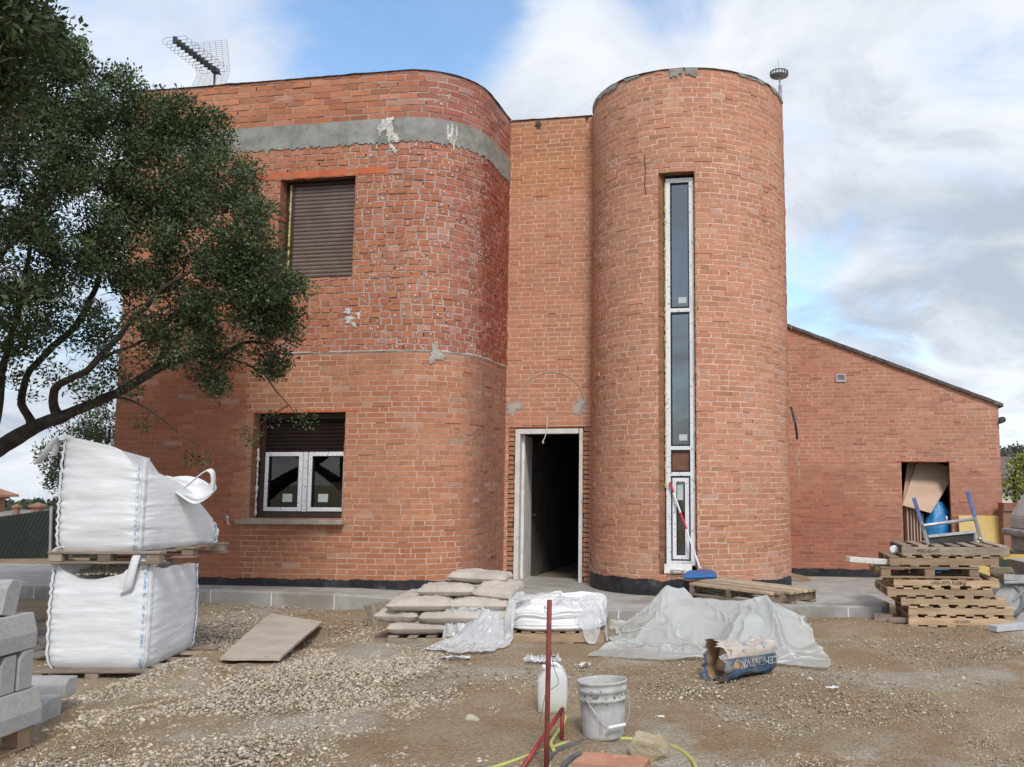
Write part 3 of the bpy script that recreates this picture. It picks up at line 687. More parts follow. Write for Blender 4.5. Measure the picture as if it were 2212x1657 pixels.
for s, nx in ((7.80, 1), (8.605, -1)):
    mb.add([(s, AD, -.4), (s, AD + .14, -.4), (s, AD + .14, 1.885), (s, AD, 1.885)], [(0, 1, 2, 3)], 0, (.2, .08, .06))
mb.add([(7.80, AD, 1.885), (8.605, AD, 1.885), (8.605, AD + .14, 1.885), (7.80, AD + .14, 1.885)], [(0, 1, 2, 3)], 0, (.2, .08, .06))
mb.box(((7.80 + 8.605) / 2, AD + .02, 1.895), (1.02, .055, .018), col=(.42, .1, .05))
mb.build('store_doorway', m_brick, house)
mb = MB(); s0, z1_ = onwall(1806, 808, AD); s1, z0_ = onwall(1827, 825, AD)
for (a, b, c, d) in ((s0, s1, z0_, z0_ + .025), (s0, s1, z1_ - .025, z1_), (s0, s0 + .022, z0_ + .025, z1_ - .025), (s1 - .022, s1, z0_ + .025, z1_ - .025)):
    mb.box(((a + b) / 2, AD - .008, (c + d) / 2), (b - a, .03, d - c))
for k in range(5): mb.box(((s0 + s1) / 2, AD - .004, z0_ + .035 + k * .024), (s1 - s0 - .05, .012, .017), Matrix.Rotation(.5, 3, 'X'))
mb.build('air_vent', m_metal, house)
plinth(pathA, 0, 2.3, lambda u: .03, -.45, 'plinth', .02, 3); plinth(pathA, 3.10, AS1 - AS0, lambda u: .03, -.45, 'plinth', .02, 4)
mb = MB(); pts = []
for (x, y, d) in ((1709, 880, 1.6), (1713, 895, 1.5), (1718, 915, 1.5), (1721, 935, 1.55), (1722, 948, 1.6)):
    s, z = onwall(x, y, d); pts.append((s, d, z))
mb.tube(pts, .017, 8); mb.build('drain_pipe', m_dmetal, house)
mb = MB(); pts = []
for (x, y, d) in ((1716, 965, 1.7), (1722, 975, 1.6), (1718, 985, 1.6), (1724, 1005, 1.6), (1727, 1025, 1.6), (1724, 1040, 1.6), (1716, 1058, 1.7)):
    s, z = onwall(x, y, d); pts.append((s, d, z))
mb.tube(pts, .005, 5); mb.build('loose_wire', m_metal, house)
# --- windows
def frame(mb, s0, s1, z0, z1, w, d, th, mi=0):
    mb.box(((s0 + s1) / 2, d, z0 + w / 2), (s1 - s0, th, w), mi=mi); mb.box(((s0 + s1) / 2, d, z1 - w / 2), (s1 - s0, th, w), mi=mi)
    mb.box((s0 + w / 2, d, (z0 + z1) / 2), (w, th, z1 - z0 - 2 * w), mi=mi); mb.box((s1 - w / 2, d, (z0 + z1) / 2), (w, th, z1 - z0 - 2 * w), mi=mi)
def slats(mb, s0, s1, z0, z1, n, d, amp):
    G = []
    for k in range(n):
        za = z0 + (z1 - z0) * k / n; h = (z1 - z0) / n
        for t, o in ((0, .0), (.06, .35), (.3, .9), (.6, 1), (.85, .75), (.97, .2)): G.append([(s0, d - amp * o, za + h * t), (s1, d - amp * o, za + h * t)])
    mb.grid(G)
win = thing('window', (0, 0, 0), None, None); win.parent = house; win['label'] = 'upper window closed by a brown roller shutter'
us0, us1 = ow_up[0] - 2.69, ow_up[1] - 2.69
mb = MB(); frame(mb, us0 + .09, us1 - .002, 4.088, 5.385, .045, .135, .05); mb.box((us0 + .05, .15, 4.74), (.08, .02, 1.3)); mb.build('window_frame', m_brown, win, bevel=.004)
mb = MB(); slats(mb, us0 + .135, us1 - .047, 4.13, 5.34, 24, .135, .014); mb.build('roller_shutter', m_shut, win)
def foam(p, q, r, seed, mat, par, sq=1.0):
    p, q = Vector(p), Vector(q); n = int((q - p).length / .012); rs = random.Random(seed); pts = []; rr_ = []
    for k in range(n + 1):
        f = k / n; pts.append(p.lerp(q, f) + Vector((.006 * fbm(f * n * .12, seed), .006 * fbm(f * n * .2, seed + 5), .004 * fbm(f * n * .2, seed + 8)))); rr_.append(r * max(.25, .75 + .9 * fbm(f * n * .16, seed + 2) + .35 * fbm(f * n * .5, seed + 3)))
    m = MB(); m.tube(pts, rr_, 8); return m.build('foam_bead', mat, par, smooth=True)
foam((us0 + .085, .11, 4.10), (us0 + .085, .11, 5.36), .017, 1, m_foam, win); foam((us0 + .60, .05, 4.076), (us0 + .94, .05, 4.076), .013, 2, m_foam, win)
win = thing('window', (0, 0, 0), None, None); win.parent = house; win['label'] = 'ground floor window with a half lowered shutter darkened as in shade'
ls0, ls1, lz0, lz1 = ow_lo[0] - 2.69, ow_lo[1] - 2.69, 1.085, 2.385
mb = MB(); frame(mb, ls0 + .03, ls1 - .003, lz0 + .003, lz1 - .003, .07, .15, .05); mb.build('window_frame', m_brown, win, bevel=.004)
mb = MB(); slats(mb, ls0 + .10, ls1 - .075, 1.885, 2.315, 9, .135, .010); mb.build('roller_shutter', m_shut_shade, win)
foam((ls0 + .02, .10, lz0 + .02), (ls0 + .02, .10, 1.95), .017, 3, m_plaster, win)
for (a, b) in ((-.622, -.112), (-.030, .485)):
    mb = MB(); frame(mb, a, b, 1.165, 1.90, .052, .135, .045); sh = mb.build('sash', m_film, win, bevel=.004)
    mb = MB(); frame(mb, a + .05, b - .05, 1.215, 1.85, .010, .128, .03); mb.build('seal', m_seal, win)
    mb = MB(); mb.add([(a + .05, .14, 1.215), (b - .05, .14, 1.215), (b - .05, .14, 1.85), (a + .05, .14, 1.85)], [(0, 1, 2, 3)]); mb.build('pane', m_glass2, win)
    mb = MB(); k = b - .20 if a < -.3 else a + .20; mb.box((k, .136, 1.33), (.13, .003, .10)); mb.build('sticker', m_sticker, win)
mb = MB(); mb.box((-.071, .128, 1.53), (.05, .05, .74)); mb.build('mullion', m_film, win, bevel=.004)
mb = MB(); mb.box((-.08, .75, 1.0), (.62, .05, 1.06)); mb.build('stored_board', MAT('card', (.36, .29, .16), (.42, .34, .2), 3), house, bevel=.03)
win = thing('window', (0, 0, 0), None, None); win.parent = house; win['label'] = 'tall narrow tower window in film wrapped frame'
fs0_, fz1 = onwall(1437.5, 388, TFD); fs1_, fz0 = onwall(1501.5, 1222, TFD); fs0_ = (fs0_ + onwall(1441, 1222, TFD)[0]) / 2; fs1_ = (fs1_ + onwall(1499.5, 388, TFD)[0]) / 2
mb = MB(); fw = .058
mb.box((fs0_ + fw / 2, TFD, (fz0 + fz1) / 2), (fw, .06, fz1 - fz0)); mb.box((fs1_ - fw / 2, TFD, (fz0 + fz1) / 2), (fw, .06, fz1 - fz0))
zbar = [onwall(1468, y, TFD)[1] for y in (671, 968, 1024)]
for z in zbar + [fz1 - fw / 2, fz0 + fw / 2]: mb.box(((fs0_ + fs1_) / 2, TFD, z), (fs1_ - fs0_ - 2 * fw, .06, fw * (.82 if z in zbar else 1)))
tf = mb.build('window_frame', m_film, win, bevel=.003)
pz = [(zbar[0] + .03, fz1 - fw), (zbar[1] + .03, zbar[0] - .03), (zbar[2] + .03, zbar[1] - .03), (fz0 + fw, zbar[2] - .03)]
a, b = fs0_ + fw, fs1_ - fw
for i, (z0, z1) in enumerate(pz):
    mb = MB(); frame(mb, a, b, z0, z1, .014, TFD - .005, .045); mb.build('seal', m_seal, win)
    if i == 2:
        mb = MB(); mb.box(((a + b) / 2, TFD + .005, (z0 + z1) / 2), (b - a - .02, .02, z1 - z0 - .02)); mb.build('brown_panel', MAT('brown_panel', (.15, .06, .035), (.2, .09, .055), 6, .5), win); continue
    if i == 3:
        mb = MB(); frame(mb, a + .018, b - .018, z0 + .018, z1 - .018, .048, TFD - .012, .05); mb.build('sash', m_film, win, bevel=.003)
        mb = MB(); frame(mb, a + .064, b - .064, z0 + .064, z1 - .064, .008, TFD - .02, .03); mb.build('seal', m_seal, win)
        c, d = a + .066, b - .066; z0 += .066; z1 -= .066
    else: c, d = a + .012, b - .012
    mb = MB(); mb.add([(c, TFD, z0), (d, TFD, z0), (d, TFD, z1), (c, TFD, z1)], [(0, 1, 2, 3)]); mb.build('pane', m_glass, win)
    mb = MB(); mb.box((d - .075, TFD - .004, z0 + .10 if i < 3 else z1 - .12), (.10, .003, .075 if i < 3 else .2)); mb.build('sticker', m_sticker, win)
foam((fs0_ - .006, TFD - .02, 1.45), (fs0_ - .006, TFD - .02, fz1 - .05), .015, 11, m_foam, win); foam((fs1_ + .004, TFD - .02, 1.9), (fs1_ + .004, TFD - .02, fz1 - .05), .011, 14, m_foam, win)
foam((fs1_ + .004, TFD - .02, .5), (fs1_ + .004, TFD - .02, 1.7), .010, 16, m_foam, win)
# fold each empty part into its first mesh (the frame), keeping three levels
for e in [c for c in list(house.children) if c.type == 'EMPTY']:
    kids = list(e.children); main = kids[0]; nm = e.name.split('.')[0]; lb = e.get('label')
    for k in kids[1:]: k.parent = main
    for k in list(main.children):
        for g in list(k.children): g.parent = main
    main.parent = house; bpy.data.objects.remove(e); main.name = nm
    if lb: main['label'] = lb
# ================================================================== GROUND
def smooth(a, b, x):
    t = np.clip((np.asarray(x, float) - a) / (b - a), 0, 1); return t * t * (3 - 2 * t)
def _h(X, Y):
    r = .10 * smooth(8.6, 10.2, Y) * smooth(2.0, -1.5, X) + .04 * smooth(8.8, 10, Y) * smooth(-1.5, 1, X)
    r = r - .30 * smooth(9.5, 14, Y) * smooth(1.5, 4.5, X)
    r = r + .17 * np.exp(-((X + 3.46) ** 2 / .10 + (Y - 7.02) ** 2 / .10)) + .04 * np.exp(-((X + 2.3) ** 2 / 1.0 + (Y - 7.1) ** 2 / .25)) + .10 * np.exp(-((X + 3.66) ** 2 / .020 + (Y - 7.65) ** 2 / .16))
    r = r - .05 * np.exp(-((X + 3.3) ** 2 / .5 + (Y - 9.1) ** 2 / .6))
    return r + .012 * np.sin(X * 3.1 + 1.3 * Y) * np.sin(Y * 2.3 - X) + .008 * np.sin(X * 7.7 + .5) * np.sin(Y * 6.1 + 1)
def gz(X, Y): return float(_h(X, Y))
def gpx(x, y, dz=0):
    z = 0
    for _ in range(8):
        p = atZ(x, y, z + dz); z = gz(p.x, p.y)
    return Vector((p.x, p.y, z))
def axis(lo, hi, step, far):
    a = list(np.arange(lo, hi + 1e-6, step)); s = step
    while a[-1] < far: s *= 1.35; a.append(a[-1] + s)
    s = step
    while a[0] > -far: s *= 1.35; a.insert(0, a[0] - s)
    return np.array(a)
gx = axis(-6, 5, .04, 900); gy = axis(3.5, 11.5, .04, 900)
X, Y = np.meshgrid(gx, gy)
Z = _h(X, Y); near = (X > -6.5) & (X < 5.5) & (Y > 3) & (Y < 12)
bump = np.zeros_like(Z)
for s, a in ((1.7, .018), (5, .010), (13, .006), (27, .004)):
    ph = rng.uniform(0, 6, 12)
    for k in range(4):
        th = rng.uniform(0, 3.14); bump += a * .5 * np.sin(s * (X * math.cos(th) + Y * math.sin(th)) + ph[k] + 1.5 * np.sin(s * .7 * (Y * math.cos(th) - X * math.sin(th)) + ph[k + 4]))
Z = np.where(near, Z + bump * .6, Z)
far_drop = -.035 * np.maximum(0, np.hypot(X, Y - 8) - 16) * smooth(-30, 5, Y)
Z = Z + far_drop
V = np.stack([X, Y, Z], -1).reshape(-1, 3); nx_, ny_ = len(gx), len(gy)
i = np.arange(nx_ * ny_).reshape(ny_, nx_)
Fq = np.stack([i[:-1, :-1], i[:-1, 1:], i[1:, 1:], i[1:, :-1]], -1).reshape(-1, 4)
m_dirt = MAT('dirt', (.295, .205, .122), (.36, .28, .19), 1.3, .97, 1.0, 40, spec=.1, c3=(.42, .375, .315), s3=.75, lo3=.50, hi3=.66, bdist=.03, bdetail=8, detail=9)
t_ = m_dirt.node_tree                                                     # fine dust / clods over the three broad tones
_b = t_.nodes['Principled BSDF']; _src = _b.inputs['Base Color'].links[0].from_socket
_n = t_.nodes.new('ShaderNodeTexNoise'); _n.inputs['Scale'].default_value = 52; _n.inputs['Detail'].default_value = 8; _n.inputs['Roughness'].default_value = .75
_co = t_.nodes.new('ShaderNodeTexCoord'); t_.links.new(_co.outputs['Object'], _n.inputs[0])
_mr = t_.nodes.new('ShaderNodeMapRange'); _mr.inputs[1].default_value = .28; _mr.inputs[2].default_value = .72; _mr.inputs[3].default_value = .42; _mr.inputs[4].default_value = 1.55
t_.links.new(_n.outputs[0], _mr.inputs[0])
_m = t_.nodes.new('ShaderNodeMix'); _m.data_type = 'RGBA'; _m.blend_type = 'MULTIPLY'; _m.inputs[0].default_value = 1
t_.links.new(_src, _m.inputs[6]); t_.links.new(_mr.outputs[0], _m.inputs[7]); t_.links.new(_m.outputs[2], _b.inputs['Base Color'])
tag(mesh_np('ground', V, Fq, m_dirt, smooth=True), kind='structure')

# --- concrete pavement round the house
def zslab(s): return .26 - .09 * max(0, min(1, (s - .8) / 2.5))
edge = [(-7.5, -.20), (-4.5, -.34), (-1.05, -.44), (.92, -.60), (1.77, -.66), (3.6, -.80), (5.0, -.42), (6.1, .06), (6.70, .0), (6.86, .04), (6.95, .16), (6.98, .42), (6.66, 1.85), (6.2, 2.6)]
E2 = []
for a, b in zip(edge[:-1], edge[1:]):
    n = max(1, int(math.hypot(b[0] - a[0], b[1] - a[1]) / .16))
    for k in range(n): E2.append((a[0] + (b[0] - a[0]) * k / n, a[1] + (b[1] - a[1]) * k / n))
E2.append(edge[-1]); mb = MB(); rows = [[] for _ in range(6)]
for (s, d) in E2:
    z = zslab(s); nrm = Vector((0, -1))
    inner = (s if s < 5.8 else 5.8, max(d + .001, 1.95 if -2.6 < s else 1.95))
    for k, (dd_, zz_) in enumerate(((0, -.5), (0, z - .02), (.006, z - .006), (.02, z))):
        rows[k].append(l2w(s - (dd_ if s > 6.8 else 0), d + dd_, zz_))
    rows[4].append(l2w(min(s, 6.0) if s > 6 else s, (d + 2.2) / 2, z + .002 * random.random())); rows[5].append(l2w(min(s, 5.8), 2.2 if d < 2.2 else d, z))
mb.grid(rows); acc = 0
for (pa, pb) in zip(E2[:-1], E2[1:]):
    acc += math.hypot(pb[0] - pa[0], pb[1] - pa[1])
    if acc > .78:
        acc = 0; d_ = Vector((pb[0] - pa[0], pb[1] - pa[1])).normalized(); n_ = Vector((d_.y, -d_.x)); z = zslab(pb[0])
        P = [(pb[0] + d_.x * a + n_.x * b, pb[1] + d_.y * a + n_.y * b) for a, b in ((-.007, -.03), (.007, -.03), (.007, .0025), (-.007, .0025))]
        mb.hexa([l2w(*p_, zq) for zq in (-.05, z - .012) for p_ in (P[3], P[2], P[1], P[0])], 1)
tag(mb.build('pavement', [m_slab, m_plaster]), kind='structure')
mb = MB(); w8 = [l2w(s, d, z) for z in (-.9, -.10) for (s, d) in ((5.92, 1.9), (9.6, 2.9), (9.6, 5.945), (5.92, 5.945))]
mb.hexa(w8); tag(mb.build('rear_pavement', m_slab, bevel=.015), kind='structure')
mb = MB()                                              # joints of the kerb face, right part
for (x, y) in ((1806, 1318), (1880, 1322)):
    pass
# --- loose stones: gravel
def poly_mask(poly, x, y):
    ins = np.zeros(len(x), bool); n = len(poly)
    for k in range(n):
        x1, y1 = poly[k]; x2, y2 = poly[(k + 1) % n]
        c = ((y1 > y) != (y2 > y)) & (x < (x2 - x1) * (y - y1) / (y2 - y1 + 1e-9) + x1); ins ^= c
    return ins
dense_p = [(120, 1520), (250, 1470), (315, 1425), (345, 1395), (450, 1365), (470, 1400), (480, 1428), (640, 1430), (720, 1380), (800, 1345), (830, 1395), (960, 1410), (930, 1450), (800, 1490), (960, 1520), (850, 1560), (640, 1530), (420, 1545), (260, 1560), (150, 1580), (60, 1600)]
mid_p = [(250, 1657), (300, 1620), (420, 1580), (600, 1560), (900, 1500), (1010, 1480), (980, 1560), (820, 1600), (700, 1620), (560, 1657)]
low_p = [(0, 1630), (200, 1640), (900, 1620), (1230, 1600), (1250, 1700), (0, 1700)]
by_p = [(430, 1330), (560, 1330), (480, 1420), (430, 1400)]
spots = [((1480, 1490), 60, 14, 5), ((1060, 1575), 70, 30, 4), ((1120, 1480), 60, 20, 2.5), ((1560, 1650), 260, 30, 1.0), ((2150, 1400), 120, 18, 1.2), ((1980, 1395), 90, 14, .8), ((1600, 1500), 200, 40, .8), ((1760, 1560), 300, 60, .5), ((900, 1580), 160, 50, 2.2), ((1180, 1400), 150, 14, .5)]
def density(x, y):
    d = np.where(x > 1000, .09, .16) * np.ones(len(x))
    for pol, v in ((dense_p, 9.5), (mid_p, 5.5), (low_p, 2.6), (by_p, 4.5)): d = np.where(poly_mask(pol, x + rng.normal(0, 14, len(x)), y + rng.normal(0, 7, len(x))), np.maximum(d, v), d)
    for (c, a, b, v) in spots: d = d + .6 * v * np.exp(-((x - c[0]) / a) ** 2 - ((y - c[1]) / b) ** 2)
    d = d + .9 * smooth(1000, 300, x)
    return d
ICO1 = bmesh.new(); bmesh.ops.create_icosphere(ICO1, subdivisions=1, radius=1); i1v = np.array([v.co for v in ICO1.verts]); i1f = np.array([[v.index for v in f.verts] for f in ICO1.faces])
ICO2 = bmesh.new(); bmesh.ops.create_icosphere(ICO2, subdivisions=2, radius=1); i2v = np.array([v.co for v in ICO2.verts]); i2f = np.array([[v.index for v in f.verts] for f in ICO2.faces])
pal = np.array([(.56, .48, .37), (.50, .42, .31), (.54, .48, .40), (.42, .39, .36), (.63, .57, .48), (.38, .31, .23), (.60, .53, .45), (.47, .43, .39)])
def rotm(n):
    q = rng.normal(size=(n, 4)); q /= np.linalg.norm(q, axis=1)[:, None]; a, b, c, d = q.T
    return np.stack([np.stack([a*a+b*b-c*c-d*d, 2*(b*c-a*d), 2*(b*d+a*c)], -1), np.stack([2*(b*c+a*d), a*a-b*b+c*c-d*d, 2*(c*d-a*b)], -1), np.stack([2*(b*d-a*c), 2*(c*d+a*b), a*a-b*b-c*c+d*d], -1)], 1)
def stones(name, P, size, iv, fv, mat, bury=.35, colj=.16, parent=None, pal_=None, smooth=True):
    n = len(P); k = len(iv)
    S = size[:, None] * rng.uniform(.62, 1.25, (n, 3)) * np.array([1, .85, .62])
    B = iv[None] * (1 + rng.normal(0, .10, (n, k, 1))) * S[:, None, :]
    B = np.einsum('nij,nkj->nki', rotm(n), B); B[:, :, 2] *= .75
    B = B + P[:, None, :]; B[:, :, 2] += (size * (.44 - bury))[:, None]
    Fv = (fv[None] + (np.arange(n) * k)[:, None, None]).reshape(-1, 3)
    C = (pal_ if pal_ is not None else pal)[rng.integers(0, len(pal_ if pal_ is not None else pal), n)] * (1 + rng.normal(0, colj, (n, 1))); C = np.clip(C * np.array([.84, .82, .78]), .05, .72)
    return mesh_np(name, B.reshape(-1, 3), Fv, mat, parent, smooth, np.repeat(C, k, 0), 3)
def sample(n, smin, smax, gain, ymin=4.4, ymax=10.9):
    Xs = rng.uniform(-6, 4.8, n); Ys = rng.uniform(ymin, ymax, n)
    px, py = proj(Xs, Ys, _h(Xs, Ys)); d = density(px, py)
    k = rng.uniform(0, 10, n) < d * gain; Xs, Ys = Xs[k], Ys[k]
    loc = (Xs * math.cos(-TH) * 0 + 0); s_ = (Xs - HO.x) * Uv.x + (Ys - HO.y) * Uv.y; d_ = (Xs - HO.x) * Nv.x + (Ys - HO.y) * Nv.y
    ok = d_ < np.interp(s_, [e[0] for e in edge[:10]], [e[1] for e in edge[:10]]) - .02
    Xs, Ys = Xs[ok], Ys[ok]
    return np.stack([Xs, Ys, _h(Xs, Ys)], -1), rng.uniform(smin, smax, len(Xs))
P1, S1 = sample(125000, .0080, .0185, 1.0)
tag(stones('gravel', P1, S1, i1v, i1f, m_stone), 'pale rounded gravel strewn and heaped over the brown dirt', 'gravel', kind='stuff')
P2, S2 = sample(5200, .016, .026, .55); 
tag(stones('coarse_gravel', P2, S2, i2v, i2f, m_stone), 'larger loose stones scattered over the dirt', 'gravel', kind='stuff')
P3, S3 = sample(60000, .003, .007, 1.4)
_yy = 4.4 + 5.6 * rng.uniform(0, 1, 90000) ** 1.6; P3b = np.stack([rng.uniform(-1, 1, 90000) * (.62 * _yy) - .1 * _yy, _yy], -1); P3b = np.column_stack([P3b, _h(P3b[:, 0], P3b[:, 1])])
P3 = np.vstack([P3, P3b]); S3 = np.concatenate([S3, rng.uniform(.0018, .0068, len(P3b))])
tag(stones('grit', P3, S3, i1v, i1f, m_stone, colj=.25), 'fine grit and crumbs of stone on the dirt', 'grit', kind='stuff')
P4 = P3b[rng.integers(0, len(P3b), 9000)] + rng.normal(0, .05, (9000, 3)) * np.array([1, 1, 0]); P4[:, 2] = _h(P4[:, 0], P4[:, 1])
tag(stones('clods', P4, rng.uniform(.006, .016, len(P4)) , i1v, i1f, m_stone, .5, .2, pal_=np.array([(.34, .245, .145), (.40, .31, .21), (.30, .22, .135), (.44, .37, .28)])), 'crumbly brown clods of earth on the trodden dirt', 'earth clods', kind='stuff')
# ================================================================== CLOTH RELAXER
def drape(P0, hfun, rest, iters=160, grav=.004, stiff=6, bend=.12, pins=None, fric=.55, eps=.008, damp=.94):
    """position based cloth: P0 (ny,nx,3), floor height hfun(X,Y), rest spacing (dx,dy)"""
    P = P0.copy(); Q = P.copy(); dx, dy = rest; dg = math.hypot(dx, dy)
    def con(A, B, L, k):
        d = B - A; l = np.linalg.norm(d, axis=-1, keepdims=True) + 1e-9; c = d * ((l - L) / l) * .5 * k; return c
    for it in range(iters):
        vel = (P - Q) * damp; Q = P.copy(); P = P + vel; P[..., 2] -= grav
        for _ in range(stiff):
            for o in (0, 1):
                a, b = P[:, o:-1:2], P[:, o + 1::2]; n = min(a.shape[1], b.shape[1]); c = con(a[:, :n], b[:, :n], dx, 1); a[:, :n] += c; b[:, :n] -= c
                a, b = P[o:-1:2], P[o + 1::2]; n = min(a.shape[0], b.shape[0]); c = con(a[:n], b[:n], dy, 1); a[:n] += c; b[:n] -= c
            a, b = P[:-1, :-1], P[1:, 1:]; c = con(a, b, dg, .22); a += c; b -= c
            a, b = P[:-1, 1:], P[1:, :-1]; c = con(a, b, dg, .22); a += c; b -= c
            if bend:
                a, b = P[:, :-2], P[:, 2:]; c = con(a, b, 2 * dx, bend); a += c; b -= c
                a, b = P[:-2], P[2:]; c = con(a, b, 2 * dy, bend); a += c; b -= c
            h = hfun(P[..., 0], P[..., 1]) + eps; low = P[..., 2] < h
            P[..., 2] = np.where(low, h, P[..., 2])
            for q in (0, 1): P[..., q] = np.where(low, Q[..., q] + (P[..., q] - Q[..., q]) * (1 - fric), P[..., q])
            if pins is not None:
                for (i, j, p) in pins: P[i, j] = p
    return P
def crumple(P, amp, fr, seed=0):
    N = np.cross(np.gradient(P, axis=1), np.gradient(P, axis=0)); N /= np.linalg.norm(N, axis=-1, keepdims=True) + 1e-9; N *= np.where(N[..., 2:3] < 0, -1, 1)
    D = np.zeros(P.shape[:2]); J = np.arange(P.shape[1]) / P.shape[1]; Ii = np.arange(P.shape[0]) / P.shape[0]
    for i_ in range(P.shape[0]):
        for j in range(P.shape[1]):
            v = Vector((J[j] * fr, Ii[i_] * fr, seed)); w = mnoise.noise_vector(v * .6) * .7
            D[i_, j] = mnoise.ridged_multi_fractal(v + w, .9, 2.0, 3, 1.0, 2.0)
    P = P + N * ((D - D.mean()) * amp)[..., None]; P[..., 2] = np.maximum(P[..., 2], _h(P[..., 0], P[..., 1]) + .022); return P
def ridges(P, lines):
    for (px_, amp, w) in lines:
        pts = [np.array(tuple(q)[:2]) for q in px_]; best = np.full(P.shape[:2], 9.0); fd = np.zeros(P.shape[:2])
        for k in range(len(pts) - 1):
            a, b = pts[k], pts[k + 1]; ab = b - a; t_ = np.clip(((P[..., 0] - a[0]) * ab[0] + (P[..., 1] - a[1]) * ab[1]) / (ab @ ab), 0, 1); d = np.hypot(P[..., 0] - a[0] - t_ * ab[0], P[..., 1] - a[1] - t_ * ab[1]); m = d < best; best = np.where(m, d, best); fd = np.where(m, (k + t_) / (len(pts) - 1), fd)
        q = amp * np.exp(-best / w) * (.35 + .65 * np.sin(np.clip(fd, .03, .97) * np.pi)); P[..., 2] += q; P[..., 1] -= q * .6
    return P
def cloth_obj(name, P, mat, thick=.0015, sub=1):
    mb = MB(); mb.grid([[tuple(q) for q in r] for r in P]); return mb.build(name, mat, smooth=True, subsurf=sub)
# ================================================================== HOLM OAK
def grow_tree(name, limbs, targets, tuft, base, label, cat, leafcols, leaf_len, group=None, twig_r=.0035, noleaf=(), seed=1, spread=.13):
    """limbs: list of ([(point, radius)...]); each crown target is tied to the nearest wood already grown"""
    rs = np.random.default_rng(seed); root = thing(name, base, label, cat, group); off = Vector(base)
    nodes = []; par = []; rad = []
    mb = MB()
    for lb in limbs:
        pts = [Vector(p) - off for p, r in lb]; rr = [r for p, r in lb]; dense = []; dr = []
        for a in range(len(pts) - 1):
            p0 = pts[max(a - 1, 0)]; p1 = pts[a]; p2 = pts[a + 1]; p3 = pts[min(a + 2, len(pts) - 1)]; n = max(3, int((p2 - p1).length / .06))
            for k in range(n):
                t = k / n; q = .5 * ((2 * p1) + (p2 - p0) * t + (2 * p0 - 5 * p1 + 4 * p2 - p3) * t * t + (3 * p1 - p0 - 3 * p2 + p3) * t ** 3)
                dense.append(q + Vector((fbm(q.x * 5, q.y * 5, q.z * 5), fbm(q.y * 5, q.z * 5, 3), fbm(q.z * 5, q.x * 5, 7))) * .018); dr.append(rr[a] + (rr[a + 1] - rr[a]) * t)
        dense.append(pts[-1]); dr.append(rr[-1])
        mb.tube(dense, [r * (1 + .10 * fbm(i * .5, r * 30)) for i, r in enumerate(dr)], 10)
        for q, r in zip(dense, dr):
            if r < .075: nodes.append(tuple(q)); rad.append(r)
    trunk = mb.build('trunk', m_bark, root, smooth=True)
    T = np.array([tuple(Vector(t) - off) for t in targets]); N = np.zeros((len(nodes) + len(T) * 9, 3)); c = len(nodes); N[:c] = nodes
    D = np.array([np.min(np.linalg.norm(N[:c] - t, axis=1)) for t in T]); order = np.argsort(D)
    mb = MB(); LV = []
    for oi in order:
        t = T[oi]; d = np.linalg.norm(N[:c] - t, axis=1) ; k = int(np.argmin(d)); L = d[k]
        if L < .03: continue
        a = N[k]; n = int(np.clip(L / .09, 2, 8)); pts = []
        bow = rs.normal(0, .10, 3) * L; bow[2] -= .05 * L
        for q in range(n + 1):
            s = q / n; p = a + (t - a) * s + bow * 4 * s * (1 - s) * .5 + (rs.normal(0, .008, 3) if 0 < q < n else 0); pts.append(p)
        r0 = min(.012, twig_r + .010 * L)
        mb.tube([tuple(p) for p in pts], [r0 + (twig_r * .6 - r0) * q / n for q in range(n + 1)], 4, cap=False)
        for p in pts[1:]: N[c] = p; c += 1
        if oi not in noleaf: LV.append((pts[-1], pts[-1] - pts[-2], L))
    mb.build('twig', m_bark, root, smooth=True)['kind'] = 'stuff'
    # leaves: small folded blades set round every twig end
    C = []; A = []
    n_t = len(LV)
    cen = np.repeat(np.array([l[0] for l in LV]), tuft, 0); dirs = np.array([l[1] for l in LV]); dirs /= np.linalg.norm(dirs, axis=1)[:, None] + 1e-9
    dirs = np.repeat(dirs, tuft, 0); n = len(cen)
    off_ = rs.normal(0, 1, (n, 3)); off_ /= np.linalg.norm(off_, axis=1)[:, None]
    rr_ = spread * rs.uniform(.1, 1, (n, 1)) ** .6
    pos = cen + off_ * rr_ * np.array([1, 1, .8]) - dirs * .03
    ax = off_ * .8 + dirs * .5 + rs.normal(0, .5, (n, 3)) + np.array([0, 0, .25]); ax /= np.linalg.norm(ax, axis=1)[:, None]
    nr = np.cross(ax, rs.normal(0, 1, (n, 3)) * .8 + np.array([.3, -.3, 0])); nr /= np.linalg.norm(nr, axis=1)[:, None] + 1e-9
    side = np.cross(ax, nr); Ln = leaf_len * rs.uniform(.65, 1.25, (n, 1)); Wd = Ln * rs.uniform(.22, .30, (n, 1))
    up = nr * Wd * .45
    V = np.stack([pos, pos + ax * Ln * .45 + side * Wd + up, pos + ax * Ln, pos + ax * Ln * .45 - side * Wd + up], 1)
    b = np.arange(n)[:, None] * 4; Fv = np.concatenate([b + np.array([0, 1, 2]), b + np.array([0, 2, 3])], 1).reshape(-1, 3)
    lc = np.array(leafcols); w = rs.integers(0, len(lc), n); tint = np.repeat(rs.normal(1, .16, (n_t, 1)), tuft, 0)
    col = np.clip(lc[w] * tint * (1 + rs.normal(0, .15, (n, 1))), .008, .5)
    cr = mesh_np('crown', V.reshape(-1, 3), Fv, m_leaf, root, False, np.repeat(col, 4, 0), 3)
    return root
def L3(pts): return [(atY(x, y, Yd), r) for (x, y, Yd, r) in pts]
DYT = 1.15
def L3(pts): return [(atY(x, y, Yd + DYT), r) for (x, y, Yd, r) in pts]
